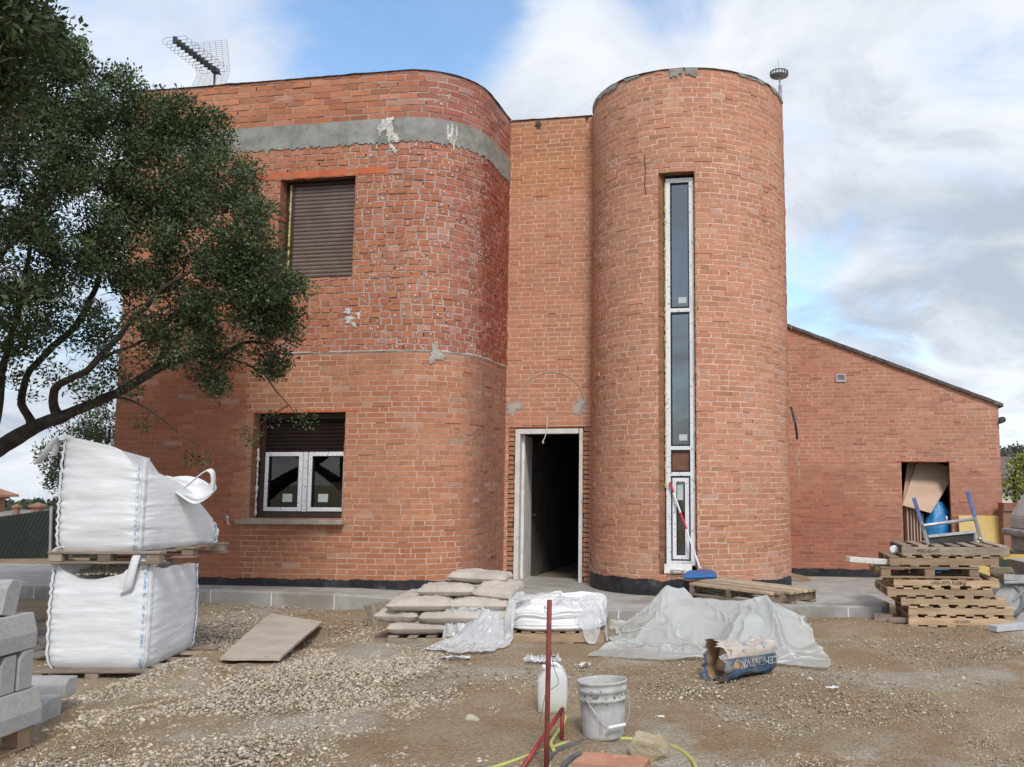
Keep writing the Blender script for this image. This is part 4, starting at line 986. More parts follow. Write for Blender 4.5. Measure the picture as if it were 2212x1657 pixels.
limbs = [
    L3([(-860, 1570, 7.0, .24), (-760, 1380, 7.1, .20), (-560, 1230, 7.2, .17), (-330, 1130, 7.4, .14), (-140, 1035, 7.5, .105), (-40, 990, 7.5, .088), (75, 922, 7.5, .068), (150, 893, 7.5, .054), (250, 850, 7.55, .044), (330, 803, 7.6, .042), (400, 773, 7.7, .036), (470, 769, 7.8, .026), (530, 740, 7.9, .018), (590, 745, 8.0, .010)]),
    L3([(70, 925, 7.5, .042), (48, 860, 7.6, .034), (66, 800, 7.7, .030), (125, 740, 7.8, .034), (180, 680, 7.9, .03), (235, 560, 8.0, .022), (330, 430, 8.0, .014), (380, 300, 8.0, .008)]),
    L3([(-60, 1010, 7.5, .06), (-8, 900, 7.4, .042), (10, 780, 7.3, .033), (35, 690, 7.2, .027), (60, 560, 7.1, .02), (95, 380, 7.2, .018), (125, 190, 7.2, .010)]),
    L3([(125, 900, 7.5, .046), (113, 868, 7.4, .040), (130, 830, 7.3, .034), (200, 790, 7.2, .030), (260, 720, 7.2, .024), (360, 620, 7.1, .018), (450, 560, 7.1, .012), (530, 480, 7.1, .007)]),
    L3([(-330, 1135, 7.4, .11), (-300, 950, 7.4, .08), (-220, 700, 7.3, .06), (-170, 450, 7.2, .04), (-120, 200, 7.2, .02)]),
    L3([(330, 800, 7.6, .026), (400, 700, 7.5, .02), (470, 640, 7.5, .014), (560, 590, 7.6, .009), (630, 600, 7.6, .006)]),
    L3([(235, 855, 7.55, .014), (300, 872, 7.5, .010), (350, 905, 7.5, .008), (385, 935, 7.5, .006), (430, 962, 7.5, .004)]),
    L3([(470, 769, 7.8, .012), (560, 800, 7.9, .009), (600, 850, 7.9, .006), (650, 905, 7.9, .004)]),
    L3([(190, 790, 7.25, .016), (300, 740, 7.3, .014), (400, 700, 7.4, .010), (520, 690, 7.5, .006)]),
    L3([(-740, 1350, 7.1, .13), (-780, 1150, 7.0, .11), (-720, 850, 6.9, .08), (-600, 500, 6.9, .04), (-520, 250, 7.0, .02)]), L3([(-760, 1180, 7.0, .07), (-880, 950, 6.8, .05), (-950, 700, 6.6, .02)]),
    L3([(-230, 800, 7.35, .05), (-100, 700, 6.9, .03), (0, 560, 6.7, .02), (120, 420, 6.7, .012)]),
]
lobes = [  # px x, px y, px radius, depth, depth radius (m), targets
    (40, 120, 110, 7.2, .55, 95), (150, 210, 95, 7.3, .55, 85), (-60, 300, 150, 7.2, .8, 70), (70, 330, 130, 7.1, .7, 110), (215, 320, 110, 7.5, .6, 95), (310, 260, 75, 7.9, .4, 60),
    (390, 255, 58, 8.0, .35, 44), (450, 300, 62, 8.0, .35, 46), (330, 390, 105, 7.7, .6, 90), (480, 395, 85, 7.6, .5, 78), (150, 480, 140, 7.3, .8, 120), (300, 520, 125, 7.5, .7, 110),
    (430, 520, 115, 7.4, .6, 100), (540, 500, 75, 7.3, .45, 66), (560, 600, 75, 7.5, .45, 70), (620, 640, 45, 7.6, .3, 34), (480, 640, 100, 7.5, .5, 80), (600, 700, 48, 7.8, .3, 34), (590, 775, 36, 7.9, .22, 20),
    (30, 560, 120, 7.0, .7, 100), (40, 680, 95, 7.2, .6, 62), (180, 650, 110, 7.5, .6, 66), (320, 660, 100, 7.5, .6, 62), (400, 730, 75, 7.6, .4, 34), (500, 745, 60, 7.8, .3, 24), (455, 828, 32, 7.7, .16, 13),
    (300, 760, 95, 7.4, .4, 20), (180, 770, 90, 7.4, .4, 16), (-520, 420, 240, 7.0, 1.0, 90), (-760, 600, 220, 6.9, 1.0, 80), (-420, 720, 170, 7.1, .8, 50), (-950, 650, 160, 6.6, .8, 40), (-620, 850, 120, 7.0, .6, 26), (-150, 550, 190, 7.3, 1.0, 80), (-250, 300, 190, 7.3, 1.0, 70), (-130, 90, 140, 7.2, .8, 60), (265, 175, 30, 7.5, .2, 12), (15, 40, 40, 7.2, .25, 18), (95, 95, 62, 7.3, .3, 40), (135, 130, 50, 7.3, .3, 30),
    (210, 840, 60, 7.5, .25, 8), (70, 820, 70, 7.4, .3, 7)]
tg = []
for (x, y, r, Yd, dr, n) in lobes:
    k = 0
    while k < n * 1.3 * (.6 if (y > 640 and x < 340 and x > 60) else 1.0):
        v = rng.normal(size=3); v /= np.linalg.norm(v); q = rng.uniform(.25, 1) ** .45
        k += 1
        if fbm((x + v[0] * r * q) * .011, (y + v[2] * r * q) * .013, v[1] * dr * q * .8) > (.36 if x > 330 or y > 420 else .8): continue
        tg.append(atY(x + v[0] * r * q, y + v[2] * r * q, Yd + DYT + v[1] * dr * q))
for (x, y, Yd) in ((430, 968, 7.5), (428, 1000, 7.5), (305, 915, 7.5), (575, 905, 7.9), (664, 905, 7.9), (540, 945, 7.9), (600, 850, 7.9)): tg.append(atY(x, y, Yd + DYT))
n_leafy = len(tg)
for k in range(520):
    x_ = random.uniform(0, 620); tg.append(atY(x_, random.uniform(560, 800 if x_ < 420 else 770), random.uniform(7.1, 7.9) + DYT))
b = atY(-860, 1500, 7.0 + DYT)
grow_tree('holm_oak', limbs, tg, 60, (b.x, b.y, 0), 'big dark holm oak leaning in from the left with a bare bent limb', 'tree', [(.066, .104, .036), (.088, .126, .052), (.048, .076, .028), (.145, .168, .105), (.058, .088, .034)], .041, seed=5, spread=.14, noleaf=set(range(n_leafy, len(tg))))
# smaller tree behind the white bags
def L3(pts): return [(atY(x, y, Yd), r) for (x, y, Yd, r) in pts]
lb2 = [L3([(215, 1300, 13.0, .10), (205, 1150, 13.0, .08), (190, 1050, 13.1, .06), (170, 980, 13.2, .03)]), L3([(195, 1080, 13.1, .04), (140, 1010, 13.0, .025), (105, 980, 13.0, .012)]), L3([(190, 1040, 13.1, .03), (230, 960, 13.3, .02), (240, 920, 13.3, .01)])]
tg2 = []
for (x, y, r, n) in ((215, 930, 38, 40), (165, 955, 42, 40), (120, 985, 30, 26), (230, 980, 40, 36), (150, 1020, 38, 30), (120, 1035, 16, 10), (195, 1050, 40, 30)):
    for k in range(n):
        v = rng.normal(size=3); v /= np.linalg.norm(v); tg2.append(atY(x + v[0] * r, y + v[2] * r, 13.1 + v[1] * .4))
b = atY(215, 1300, 13.0)
grow_tree('garden_tree', lb2, tg2, 30, (b.x, b.y, -.2), 'small green tree standing behind the stacked white bags', 'tree', [(.07, .10, .045), (.09, .12, .06), (.05, .075, .035)], .05, seed=9, spread=.16)
# ================================================================== SHARED BUILDERS
def pallet(loc, rotz, L, Dp, label, group, h=.115, ntop=7, nbot=4, mat=None, tint=1.0, seed=0, blocks=False, name='pallet', rot=None):
    rr = random.Random(seed); t = thing(name, loc, label, 'pallet', group, rotz)
    if rot: t.rotation_euler = rot
    mat = mat or m_wood; bt = .018; sh = h - 2 * bt
    def bd(nm, c, size):
        k = tint * rr.uniform(.72, 1.18); w = rr.uniform(.91, .985)
        mb = MB(); mb.box((0, 0, 0), size, col=(k, k * w, k * w * .97), jit=.0025); o = mb.build(nm, mat, t, bevel=.003, loc=c)
        o.rotation_euler = (0, 0, rr.uniform(-.012, .012)); return o
    if blocks:
        for y in (-Dp / 2 + .05, 0, Dp / 2 - .05):
            for x in (-L / 2 + .06, 0, L / 2 - .06): bd('block', (x, y, h / 2), (.10, .09, sh))
            bd('deck_board', (0, y, h - bt / 2), (L, .10, bt)); bd('bottom_board', (0, y, bt / 2), (L, .10, bt))
        for y in (-Dp / 4, Dp / 4): bd('deck_board', (0, y, h - bt / 2), (L, .11, bt))
    else:
        for y in (-Dp / 2 + .02, 0, Dp / 2 - .02): bd('stringer', (rr.uniform(-.005, .005), y, h / 2), (L, .038, sh))
        for k in range(ntop): bd('deck_board', (-L / 2 + .05 + (L - .10) * k / (ntop - 1), 0, h - bt / 2), (.092, Dp + rr.uniform(-.01, .01), bt))
        for k in range(nbot): bd('bottom_board', (-L / 2 + .05 + (L - .10) * k / (nbot - 1), 0, bt / 2), (.092, Dp, bt))
    return t
def rib(mb, pts, wv, th=.003, mi=0, col=None):
    pts = [Vector(p) for p in pts]; n = len(pts); g = [[], [], [], [], []]
    for i, p in enumerate(pts):
        d = (pts[min(i + 1, n - 1)] - pts[max(i - 1, 0)]).normalized(); w = wv[i] if isinstance(wv, list) else Vector(wv); w = Vector(w)
        nr = d.cross(w); nr = nr.normalized() * th if nr.length > 1e-6 else Vector((0, 0, th))
        for k, q in enumerate((p - w / 2 - nr, p + w / 2 - nr, p + w / 2 + nr, p - w / 2 + nr, p - w / 2 - nr)): g[k].append(q)
    mb.grid(g, mi, col)
def curve_pts(P, n=8):
    P = [Vector(p) for p in P]; out = []
    for a in range(len(P) - 1):
        p0, p1, p2, p3 = P[max(a - 1, 0)], P[a], P[a + 1], P[min(a + 2, len(P) - 1)]
        for k in range(n):
            t = k / n; out.append(.5 * ((2 * p1) + (p2 - p0) * t + (2 * p0 - 5 * p1 + 4 * p2 - p3) * t * t + (3 * p1 - p0 - 3 * p2 + p3) * t ** 3))
    out.append(P[-1]); return out
# ================================================================== BACKGROUND LEFT
def far_house(name, label, cx, cy, w, d, zb, ze, zr, wall, roofm, win=(), chim=(), ridge='x'):
    t = thing(name, (cx, cy, zb), label, 'house')
    mb = MB(); mb.box((0, 0, (ze - zb) / 2), (w, d, ze - zb)); wl = mb.build('wall', wall, t)
    mb = MB(); e = .4; a, b = w / 2 + e, d / 2 + e; h0, h1 = ze - zb - .05, zr - zb
    P = [(-a, -b, h0), (a, -b, h0), (a, b, h0), (-a, b, h0)]
    Rr = [(-a * .6, 0, h1), (a * .6, 0, h1)] if ridge == 'x' else [(0, -b * .6, h1), (0, b * .6, h1)]
    P2 = [(p[0], p[1], p[2] - .12) for p in P]
    V = P + Rr + P2
    if ridge == 'x': F = [(0, 1, 5, 4), (1, 2, 5), (2, 3, 4, 5), (3, 0, 4)]
    else: F = [(0, 1, 4), (1, 2, 5, 4), (2, 3, 5), (3, 0, 4, 5)]
    F += [(9, 8, 7, 6), (0, 6, 7, 1), (1, 7, 8, 2), (2, 8, 9, 3), (3, 9, 6, 0)]
    mb.add(V, F); rf = mb.build('roof', roofm, t)
    for (x, y, s, z0, z1) in chim:
        mb = MB(); mb.box((x, y, (z0 + z1) / 2 - zb), (s, s, z1 - z0)); mb.box((x, y, z1 - zb + .04), (s * 1.5, s * 1.5, .08))
        mb.add([(x - s * .7, y - s * .7, z1 - zb + .08), (x + s * .7, y - s * .7, z1 - zb + .08), (x + s * .7, y + s * .7, z1 - zb + .08), (x - s * .7, y + s * .7, z1 - zb + .08), (x, y, z1 - zb + .08 + s * .35)], [(0, 1, 4), (1, 2, 4), (2, 3, 4), (3, 0, 4)]); mb.build('chimney', wall, rf)
    for (x, z0, z1, ww) in win:
        mb = MB(); mb.box((x, -d / 2 - .01, (z0 + z1) / 2 - zb), (ww, .06, z1 - z0)); mb.build('window', m_film, t)
    return t
m_fwall = MAT('far_brick', (.24, .125, .085), (.30, .16, .11), 2, .9)
m_froof = MAT('far_roof', (.34, .16, .10), (.40, .2, .13), 2, .9)
m_groof = MAT('grey_roof', (.17, .15, .14), (.24, .21, .19), 2, .9)
p = atY(20, 1085, 44); p.x -= 3.2
far_house('brick_house', 'distant brick house with an orange tiled roof at the far left edge', p.x, 44, 3.2, 4, -2.5, 1.02, 1.75, m_fwall, m_froof, win=((.9, .35, .75, .9),))
p = atY(60, 1112, 30)
far_house('low_house', 'low house with a greyish tiled roof and two brick chimneys beyond the fence', p.x, 33, 7.5, 5, -2.0, .10, .58, m_fwall, m_groof,
          chim=((atY(81, 1100, 31.5).x - p.x, -1.5, .27, .1, .70), (atY(36, 1100, 31.5).x - p.x, -1.5, .15, .1, .68)))
def hillmesh(name, x0, x1, Yh, prof, mat, depth):
    xs = np.linspace(x0, x1, 60); rows = []
    for k in range(14):
        f = k / 13; rows.append([(x, Yh + depth * f, -6 + (6 + float(np.interp(x, prof[0], prof[1]))) * math.sin(min(f * 1.6, 1.0) * math.pi / 2) + .4 * fbm(x * .3, f * 5, 2)) for x in xs])
    mb = MB(); mb.grid(rows); o = mb.build(name, mat, smooth=True); return tag(o, kind='structure'), rows
m_hill = MAT('hill', (.035, .05, .028), (.06, .075, .045), .6, 1, c3=(.16, .14, .11), s3=.3, lo3=.6, hi3=.75)
px_ = [-400, -100, 25, 70, 110, 150, 240, 400]; py_ = [1090, 1090, 1092, 1085, 1078, 1074, 1070, 1070]
pr = ([atY(x, 1080, 120).x for x in px_], [atY(x, y, 120).z - .6 for x, y in zip(px_, py_)])
hl, rw = hillmesh('hill', atY(-400, 1080, 120).x, atY(400, 1080, 120).x, 110, pr, m_hill, 30)
def wood(name, label, pts, n, size, cols, seed):
    rs = np.random.default_rng(seed); pts = np.array(pts); c = pts[rs.integers(0, len(pts), n)] + rs.normal(0, size, (n, 3)) * np.array([1.2, 1, .5])
    a = rs.normal(size=(n, 3)); a /= np.linalg.norm(a, axis=1)[:, None]; b = np.cross(a, rs.normal(size=(n, 3))); b /= np.linalg.norm(b, axis=1)[:, None]
    s = size * rs.uniform(.3, .7, (n, 1)); V = np.stack([c - a * s, c + b * s * .6, c + a * s, c - b * s * .6], 1)
    col = np.array(cols)[rs.integers(0, len(cols), n)] * (1 + rs.normal(0, .2, (n, 1)))
    o = mesh_np(name, V.reshape(-1, 3), (np.arange(n)[:, None] * 4 + np.arange(4)), m_leaf, None, False, np.repeat(np.clip(col, .01, 1), 4, 0), 4)
    return tag(o, label, 'woodland', kind='stuff')
top = [p for r in rw[3:12] for p in r]
wood('woodland', 'dark green wood covering the low hill at the left', top, 9000, .9, [(.05, .07, .035), (.035, .05, .03), (.07, .085, .05)], 3)
# fence with green privacy net
fl, fr = atY(-260, 1130, 17), atY(330, 1095, 17.6); t = thing('net_fence', (fl.x, 17, 0), 'chain link fence backed with dark green privacy net at the left', 'fence')
m_net = MAT('green_net', (.022, .034, .028), (.035, .05, .042), 1.2, .9, .5, 40, c3=(.06, .05, .045), s3=.8)
def fpt(x, y): f = (x + 260) / 590; return atY(x, y, 17 + .6 * f)
mb = MB(); g = [[], []]
for x in np.linspace(-260, 330, 40):
    yt = np.interp(x, [-260, 0, 125, 330], [1150, 1116, 1099, 1075]); g[0].append(fpt(x, 1262) - Vector((fl.x, 17, 0))); g[1].append(fpt(x, yt) - Vector((fl.x, 17, 0)))
mb.grid(g); mb.build('privacy_net', m_net, t, solid=.012)
mb = MB()
for k in range(70):
    x = -260 + k * 9; a = fpt(x, 1258) - Vector((fl.x, 17.05, 0)); b = fpt(x + 75, np.interp(x + 75, [-260, 0, 125, 330], [1150, 1116, 1099, 1075])) - Vector((fl.x, 17.05, 0)); mb.tube([a, b], .006, 4, cap=False)
mb.build('wire_mesh', m_dmetal, t)
for x in (-120, 113, 320):
    mb = MB(); a = fpt(x + 0, 1262) - Vector((fl.x, 17.08, 0)); b = fpt(x + 4, np.interp(x, [-260, 0, 125, 330], [1146, 1112, 1092, 1070])) - Vector((fl.x, 17.08, 0)); mb.tube([a, b], .03, 8); mb.build('post', m_metal, t)
gg = []
for k in range(2200): q = atY(random.uniform(-200, 70), 1255, random.uniform(15.2, 16.6)); gg.append((q.x, q.y, gz(q.x, q.y) - .12))
gr = wood('grass', 'strip of short grass at the foot of the net fence', gg, 5000, .07, [(.09, .15, .04), (.13, .19, .06), (.07, .11, .03)], 8); gr['category'] = 'grass'
m_rockY = MAT('yellow_stone', (.42, .32, .18), (.52, .42, .27), 9, .95, .6, 30)
def rock(name, loc, r, mat, label, cat='stone', sx=(1.2, 1, .7), seed=0, group=None, sub=3, amp=.22):
    bm = bmesh.new(); bmesh.ops.create_icosphere(bm, subdivisions=sub, radius=1); rs = random.Random(seed); o = Vector((rs.uniform(0, 50), rs.uniform(0, 50), rs.uniform(0, 50)))
    pl = [(Vector((rs.gauss(0, 1), rs.gauss(0, 1), rs.gauss(0, 1))).normalized(), rs.uniform(.62, .86)) for _ in range(9)]
    for v in bm.verts:
        p = v.co.normalized(); q = 1.0
        for (n_, d_) in pl:
            c = p.dot(n_)
            if c > 0: q = min(q, d_ / c)
        v.co = p * q * (1 + amp * .35 * mnoise.fractal(p * 2.3 + o, 1, 2, 4)); v.co = Vector((v.co.x * sx[0], v.co.y * sx[1], v.co.z * sx[2])) * r
    me = bpy.data.meshes.new(name); bm.to_mesh(me); me.materials.append(mat); me.color_attributes.new('Col', 'FLOAT_COLOR', 'POINT')
    ob = bpy.data.objects.new(name, me); SC.collection.objects.link(ob); ob.location = loc; return tag(ob, label, cat, group)
for k, (x, y, r, lb) in enumerate(((55, 1256, .26, 'yellowish broken stone beyond the kerb at far left'), (88, 1254, .36, 'largest yellowish stone beside the white bag corner'), (104, 1258, .2, 'small pale stone tucked against the white bag corner'))):
    q = atY(x, y, 13.5); rock('stone', (q.x, 13.5, q.z - r * .1), r, m_rockY, lb, seed=k + 3, group='stones behind the left pavement', sx=(1.3, 1, .5))
q = atY(36, 1250, 13.8); rock('brick_rubble', (q.x, 13.8, q.z), .16, MAT('pink_rubble', (.36, .14, .12), (.42, .2, .17), 6), 'reddish lump of rubble left of the yellowish stones', 'rubble', seed=12)

# ================================================================== WHITE BULK BAGS
def bulk_bag(name, label, X0, X1, Y0, Y1, zb, htop, loc, xb_shift=0.0, bulge=.05, seed=0, cap=-.04, group='white bulk bags of gravel', lean=0):
    t = thing(name, loc, label, 'bulk bag', group); lx, ly, lz = loc
    nu, nv = 168, 56; cx, cy, hx, hy = (X0 + X1) / 2, (Y0 + Y1) / 2, (X1 - X0) / 2, (Y1 - Y0) / 2
    def per(tt):
        s = (tt % 1) * 4; k = int(s); f = s - k; u = 2 * f - 1; u = math.copysign(abs(u) ** .92, u)
        c = ((u, -1), (1, u), (-u, 1), (-1, -u))[k]
        L = (abs(c[0]) ** 9 + abs(c[1]) ** 9) ** (1 / 9); return c[0] / L, c[1] / L
    def corner(tt): s = (tt % 1) * 4; f = s - int(s); return max(0, 1 - min(f, 1 - f) * 5)
    def pt(tt, v, o=0):
        x, y = per(tt); h = htop(tt % 1); z = zb + v * (h - zb)
        b = 1 + bulge * math.sin(math.pi * min(1, v * 1.05)) * (1 - .35 * corner(tt)) - .055 * (1 - min(1, v / .10)) ** 2
        s4 = (tt % 1) * 4; c = corner(tt)
        w = .0028 * fbm(s4 * 2.2 + seed, z * 17, seed) + (.0085 * c + .0012) * fbm(s4 * 1.7 + seed * 3, z * 34, seed + 4) + .009 * (1 - c) * fbm(s4 * .9, z * 4, seed + 9)
        w *= min(1, v * 8)
        b += w / min(hx, hy)
        X = cx + hx * x * b + (xb_shift * (y * .5 + .5)) + lean * v; Yy = cy + hy * y * b
        return Vector((X - lx + x * o, Yy - ly + y * o, z - lz))
    G = [[pt(u / nu, v / nv) for u in range(nu)] for v in range(nv + 1)]
    mb = MB(); mb.grid(G, close_u=True); top = G[-1]; cen = sum((Vector(p) for p in top), Vector()) / nu
    rings = [top] + [[Vector(p).lerp(cen, f) + Vector((0, 0, cap * math.sin(f * 1.57) + .02 * fbm(p.x * 5 + f, p.y * 5, seed))) for p in top] for f in (.12, .3, .55, .8, .97)]
    mb.grid(rings, close_u=True); mb.add(G[0], [tuple(range(nu))[::-1]])
    body = mb.build('body', m_bag, t, smooth=True)
    for c in (0, .25, .5, .75):
        mb = MB(); pts = [pt(c, v / 30, .012) for v in range(31)]; x, y = per(c); wv = Vector((-y, x, 0)).normalized() * .030
        rib(mb, [p + Vector((.012 * (1 if x > 0 else -1), 0, 0)) * 0 for p in pts], wv, .006); mb.build('corner_seam', m_strap, t, smooth=True)
        mb = MB(); pts = [pt(c - .018 if c else .982, v / 30, .009) for v in range(31)]; rib(mb, pts, wv * .40, .003); mb.build('stitching', m_blue_st, t)
    return t, pt
GZB = gz(-4.3, 7.3) - .015
BDY = .5
def atB(x, y, Yd): return atY(x, y, Yd - BDY)
pallet((-4.20, 7.56, GZB - .0), 0, .98, 1.06, 'grey pallet under the lower of the two white bulk bags', 'pallets under the white bags', h=.098, mat=m_woodg, blocks=True, seed=1, tint=1.0)
def h_low(t):
    s = t * 4; k = int(s); f = s - k
    if k == 0: return float(np.interp(f, [0, .08, .25, .42, .62, .8, .93, 1], [.95, .86, .775, .755, .79, .83, .87, .92]))
    if k == 1: return float(np.interp(f, [0, .08, .3, .7, 1], [.92, .84, .825, .83, .80]))
    if k == 2: return .80
    return float(np.interp(f, [0, .9, 1], [.80, .84, .95]))
zb = GZB + .096
bag, ptl = bulk_bag('bulk_bag', 'lower white bulk bag, full of gravel and squashed under a pallet', -4.62, -3.82, 7.11, 8.08, zb, h_low, (-4.24, 7.6, zb), -.10, .035, 2, cap=-.05)
mb = MB(); a = ptl(.235, .99, .0)                                  # lifting strap folded over the front edge
pts = curve_pts([a + Vector((-.005, -.02, -.02)), a + Vector((-.02, -.03, .07)), a + Vector((-.045, -.055, .085)), a + Vector((-.06, -.075, .0)), a + Vector((-.085, -.075, -.12)), a + Vector((-.105, -.06, -.185)), a + Vector((-.135, -.05, -.19)), a + Vector((-.115, -.045, -.05)), a + Vector((-.06, -.02, -.01))], 6)
rib(mb, pts, (.062, .01, .012), .0025); mb.build('lifting_strap', m_strap, bag, smooth=True)
mb = MB(); a = ptl(0.0, .97, 0)
pts = curve_pts([a + Vector((.02, -.02, -.06)), a + Vector((.0, -.025, .03)), a + Vector((.035, -.02, .085)), a + Vector((.075, .01, .075)), a + Vector((.06, .05, .0))], 6)
rib(mb, pts, (.05, .03, .01), .003); mb.build('lifting_strap', m_strap, bag, smooth=True)
gp = np.array([(random.uniform(-4.55, -3.95), random.uniform(7.14, 7.8)) for _ in range(1500)]); gzv = .80 + .055 * smooth(7.13, 7.45, gp[:, 1]) - .03 * np.abs(gp[:, 0] + 4.25)
gp = np.column_stack([gp[:, 0] + 4.24, gp[:, 1] - 7.6, gzv - zb])
st = stones('gravel_fill', gp, rng.uniform(.010, .019, len(gp)), i1v, i1f, m_stone, parent=bag); st['kind'] = 'stuff'
UPZ = .885
pallet((-4.18, 7.64, UPZ), 0, .88, 1.16, 'weathered pallet between the two white bulk bags', 'pallets under the white bags', h=.092, mat=m_woodg, seed=2, blocks=True, tint=.8)
def h_up(t):
    s = t * 4; k = int(s); f = s - k
    if k == 0: return float(np.interp(f, [0, .1, .35, .6, .72, .85, .95, 1], [1.92, 1.90, 1.865, 1.82, 1.78, 1.67, 1.64, 1.70]))
    if k == 1: return float(np.interp(f, [0, .06, .2, .4, .6, .8, 1], [1.70, 1.62, 1.59, 1.53, 1.42, 1.24, 1.10]))
    if k == 2: return float(np.interp(f, [0, .5, 1], [1.10, 1.3, 1.75]))
    return float(np.interp(f, [0, 1], [1.75, 1.92]))
zb = UPZ + .092
bag, ptu = bulk_bag('bulk_bag', 'upper white bulk bag, slumped to the right with an open flap', -4.62, -3.94, 7.12, 8.18, zb, lambda t: 1.5 + (h_up(t) - 1.5) * .945, (-4.28, 7.65, zb), .13, .035, 6, cap=-.03)
LB = Vector((-4.28, 7.65, zb))
mb = MB(); pts = [atB(x, y, Yy) - LB for (x, y, Yy) in ((137, 950, 7.62), (130, 942, 7.6), (118, 950, 7.58), (102, 972, 7.58), (88, 992, 7.6), (82, 1002, 7.62))]
rib(mb, curve_pts(pts, 5), (.03, .05, .012), .003); mb.build('lifting_strap', m_strap, bag, smooth=True)
mb = MB(); pts = [atB(x, y, Yy) - LB for (x, y, Yy) in ((136, 948, 7.66), (126, 955, 7.7), (115, 985, 7.72))]
rib(mb, curve_pts(pts, 5), (.04, .03, .01), .003); mb.build('lifting_strap', m_strap, bag, smooth=True)
A = curve_pts([atB(x, y, Yy) - LB for (x, y, Yy) in ((330, 1034, 8.0), (362, 1028, 8.15), (395, 1040, 8.3), (425, 1050, 8.35), (448, 1048, 8.25), (460, 1036, 8.1))], 5)
B = curve_pts([atB(x, y, Yy) - LB for (x, y, Yy) in ((335, 1040, 7.95), (362, 1050, 8.0), (390, 1072, 8.02), (418, 1088, 8.02), (442, 1080, 7.98), (459, 1062, 7.98))], 5)
mb = MB(); mb.grid([[a.lerp(b_, f) + Vector((0, .07 * math.sin(f * 3.1), -.02 * math.sin(f * 3.14))) for a, b_ in zip(A, B)] for f in np.linspace(0, 1, 9)]); mb.build('flap', m_strap, bag, smooth=True, solid=.004)
mb = MB(); A2 = curve_pts([atB(x, y, Yy) - LB for (x, y, Yy) in ((365, 1032, 8.3), (400, 1028, 8.4), (432, 1034, 8.45), (450, 1045, 8.3))], 4); B2 = curve_pts([atB(x, y, Yy) - LB for (x, y, Yy) in ((370, 1050, 8.35), (402, 1060, 8.4), (430, 1064, 8.4), (448, 1060, 8.3))], 4)
mb.grid([[a.lerp(b_, f) for a, b_ in zip(A2, B2)] for f in np.linspace(0, 1, 4)]); mb.build('flap', m_bag, bag, smooth=True, solid=.004)
mb = MB(); pts = [atB(x, y, Yy) - LB for (x, y, Yy) in ((396, 1056, 8.05), (415, 1040, 8.0), (436, 1023, 7.97), (450, 1015, 7.97), (459, 1022, 7.98), (461, 1042, 8.0), (457, 1064, 8.0))]
rib(mb, curve_pts(pts, 5), (.012, .05, .02), .003); mb.build('lifting_strap', m_strap, bag, smooth=True)
# ================================================================== KERB STACK
def kerb_prof(w, h, ch, cv): return [(0, 0), (w, 0), (w, h - cv), (w - ch, h), (0, h)]
def kerb(name, P0, ax, wv, L, w, h, ch, cv, label, rot=None):
    """P0 corner, ax = length axis, wv = width axis towards the bevelled side"""
    ax, wv = Vector(ax).normalized(), Vector(wv).normalized(); up = ax.cross(wv);  up = up if up.z > 0 else -up
    pr_ = kerb_prof(w, h, ch, cv); n = len(pr_); V = [wv * a + up * b for a, b in pr_] + [ax * L + wv * a + up * b for a, b in pr_]
    c = sum(V, Vector()) / len(V); V = [v - Vector((c.x, c.y, 0)) for v in V]
    F = [tuple(range(n)), tuple(range(2 * n - 1, n - 1, -1))] + [(i_, n + i_, n + (i_ + 1) % n, (i_ + 1) % n) for i_ in range(n)]
    bm = bmesh.new(); vs = [bm.verts.new(v) for v in V]; [bm.faces.new([vs[q] for q in f]) for f in F]; bmesh.ops.recalc_face_normals(bm, faces=bm.faces)
    me = bpy.data.meshes.new(name); bm.to_mesh(me); me.materials.append(m_kerb); o = bpy.data.objects.new(name, me); SC.collection.objects.link(o)
    o.location = Vector(P0) + Vector((c.x, c.y, 0)); q = o.modifiers.new('b', 'BEVEL'); q.width = .006; q.segments = 2
    if rot: o.rotation_euler = rot
    return tag(o, label, 'kerb stone', 'concrete kerb stones in the left stack')
KX = -3.465; KP = .135
pallet((-4.02, 4.86, 0), R(90), 1.0, 1.0, 'yellow wooden pallet under the stack of concrete kerbs', 'pallet under the kerbs', h=.13, seed=5, blocks=True, tint=1.1)
kerb('kerb_stone', (KX - .2, 5.36, KP), (0, -1, 0), (1, 0, 0), .98, .20, .205, .035, .12, 'long grey kerb lying lowest in the left stack, right on the pallet')
z = KP + .209
for k, (y, lb) in enumerate(((5.30, 'kerb seen end on, farthest of the three side by side in the left stack'), (5.165, 'kerb seen end on, between two others in the left stack'), (5.03, 'kerb seen end on, nearest of the three side by side in the left stack'))):
    kerb('kerb_stone', (KX - .035 - .006 * k, y, z), (-1, 0, 0), (0, -1, 0), .95, .118, .215 - .008 * k, .03, .05, lb)
z += .219
kerb('kerb_stone', (KX - .235, 5.32, z), (0, -1, 0), (1, 0, 0), .98, .20, .20, .03, .11, 'long grey kerb lying across the three kerb ends in the left stack')
z += .203
kerb('kerb_stone', (KX - .09, 5.20, z), (-1, 0, 0), (0, -1, 0), .9, .12, .20, .03, .06, 'tilted kerb on top of the left stack, right one of two', rot=(R(-13), 0, 0))
kerb('kerb_stone', (KX - .13, 5.04, z), (-1, 0, 0), (0, -1, 0), .9, .12, .20, .03, .06, 'tilted kerb on top of the left stack, left one of two', rot=(R(-9), 0, 0))
q = gpx(150, 1530); kerb('kerb_stone', (-3.80, 6.22, .10), (-1, 0, 0), (0, -1, 0), .9, .13, .12, .03, .04, 'upper of two kerbs lying behind the stack by the bag pallet')
kerb('kerb_stone', (-3.79, 6.05, -.02), (-1, 0, 0), (0, -1, 0), .9, .25, .155, .12, .07, 'lower of two kerbs lying behind the stack on the dirt')
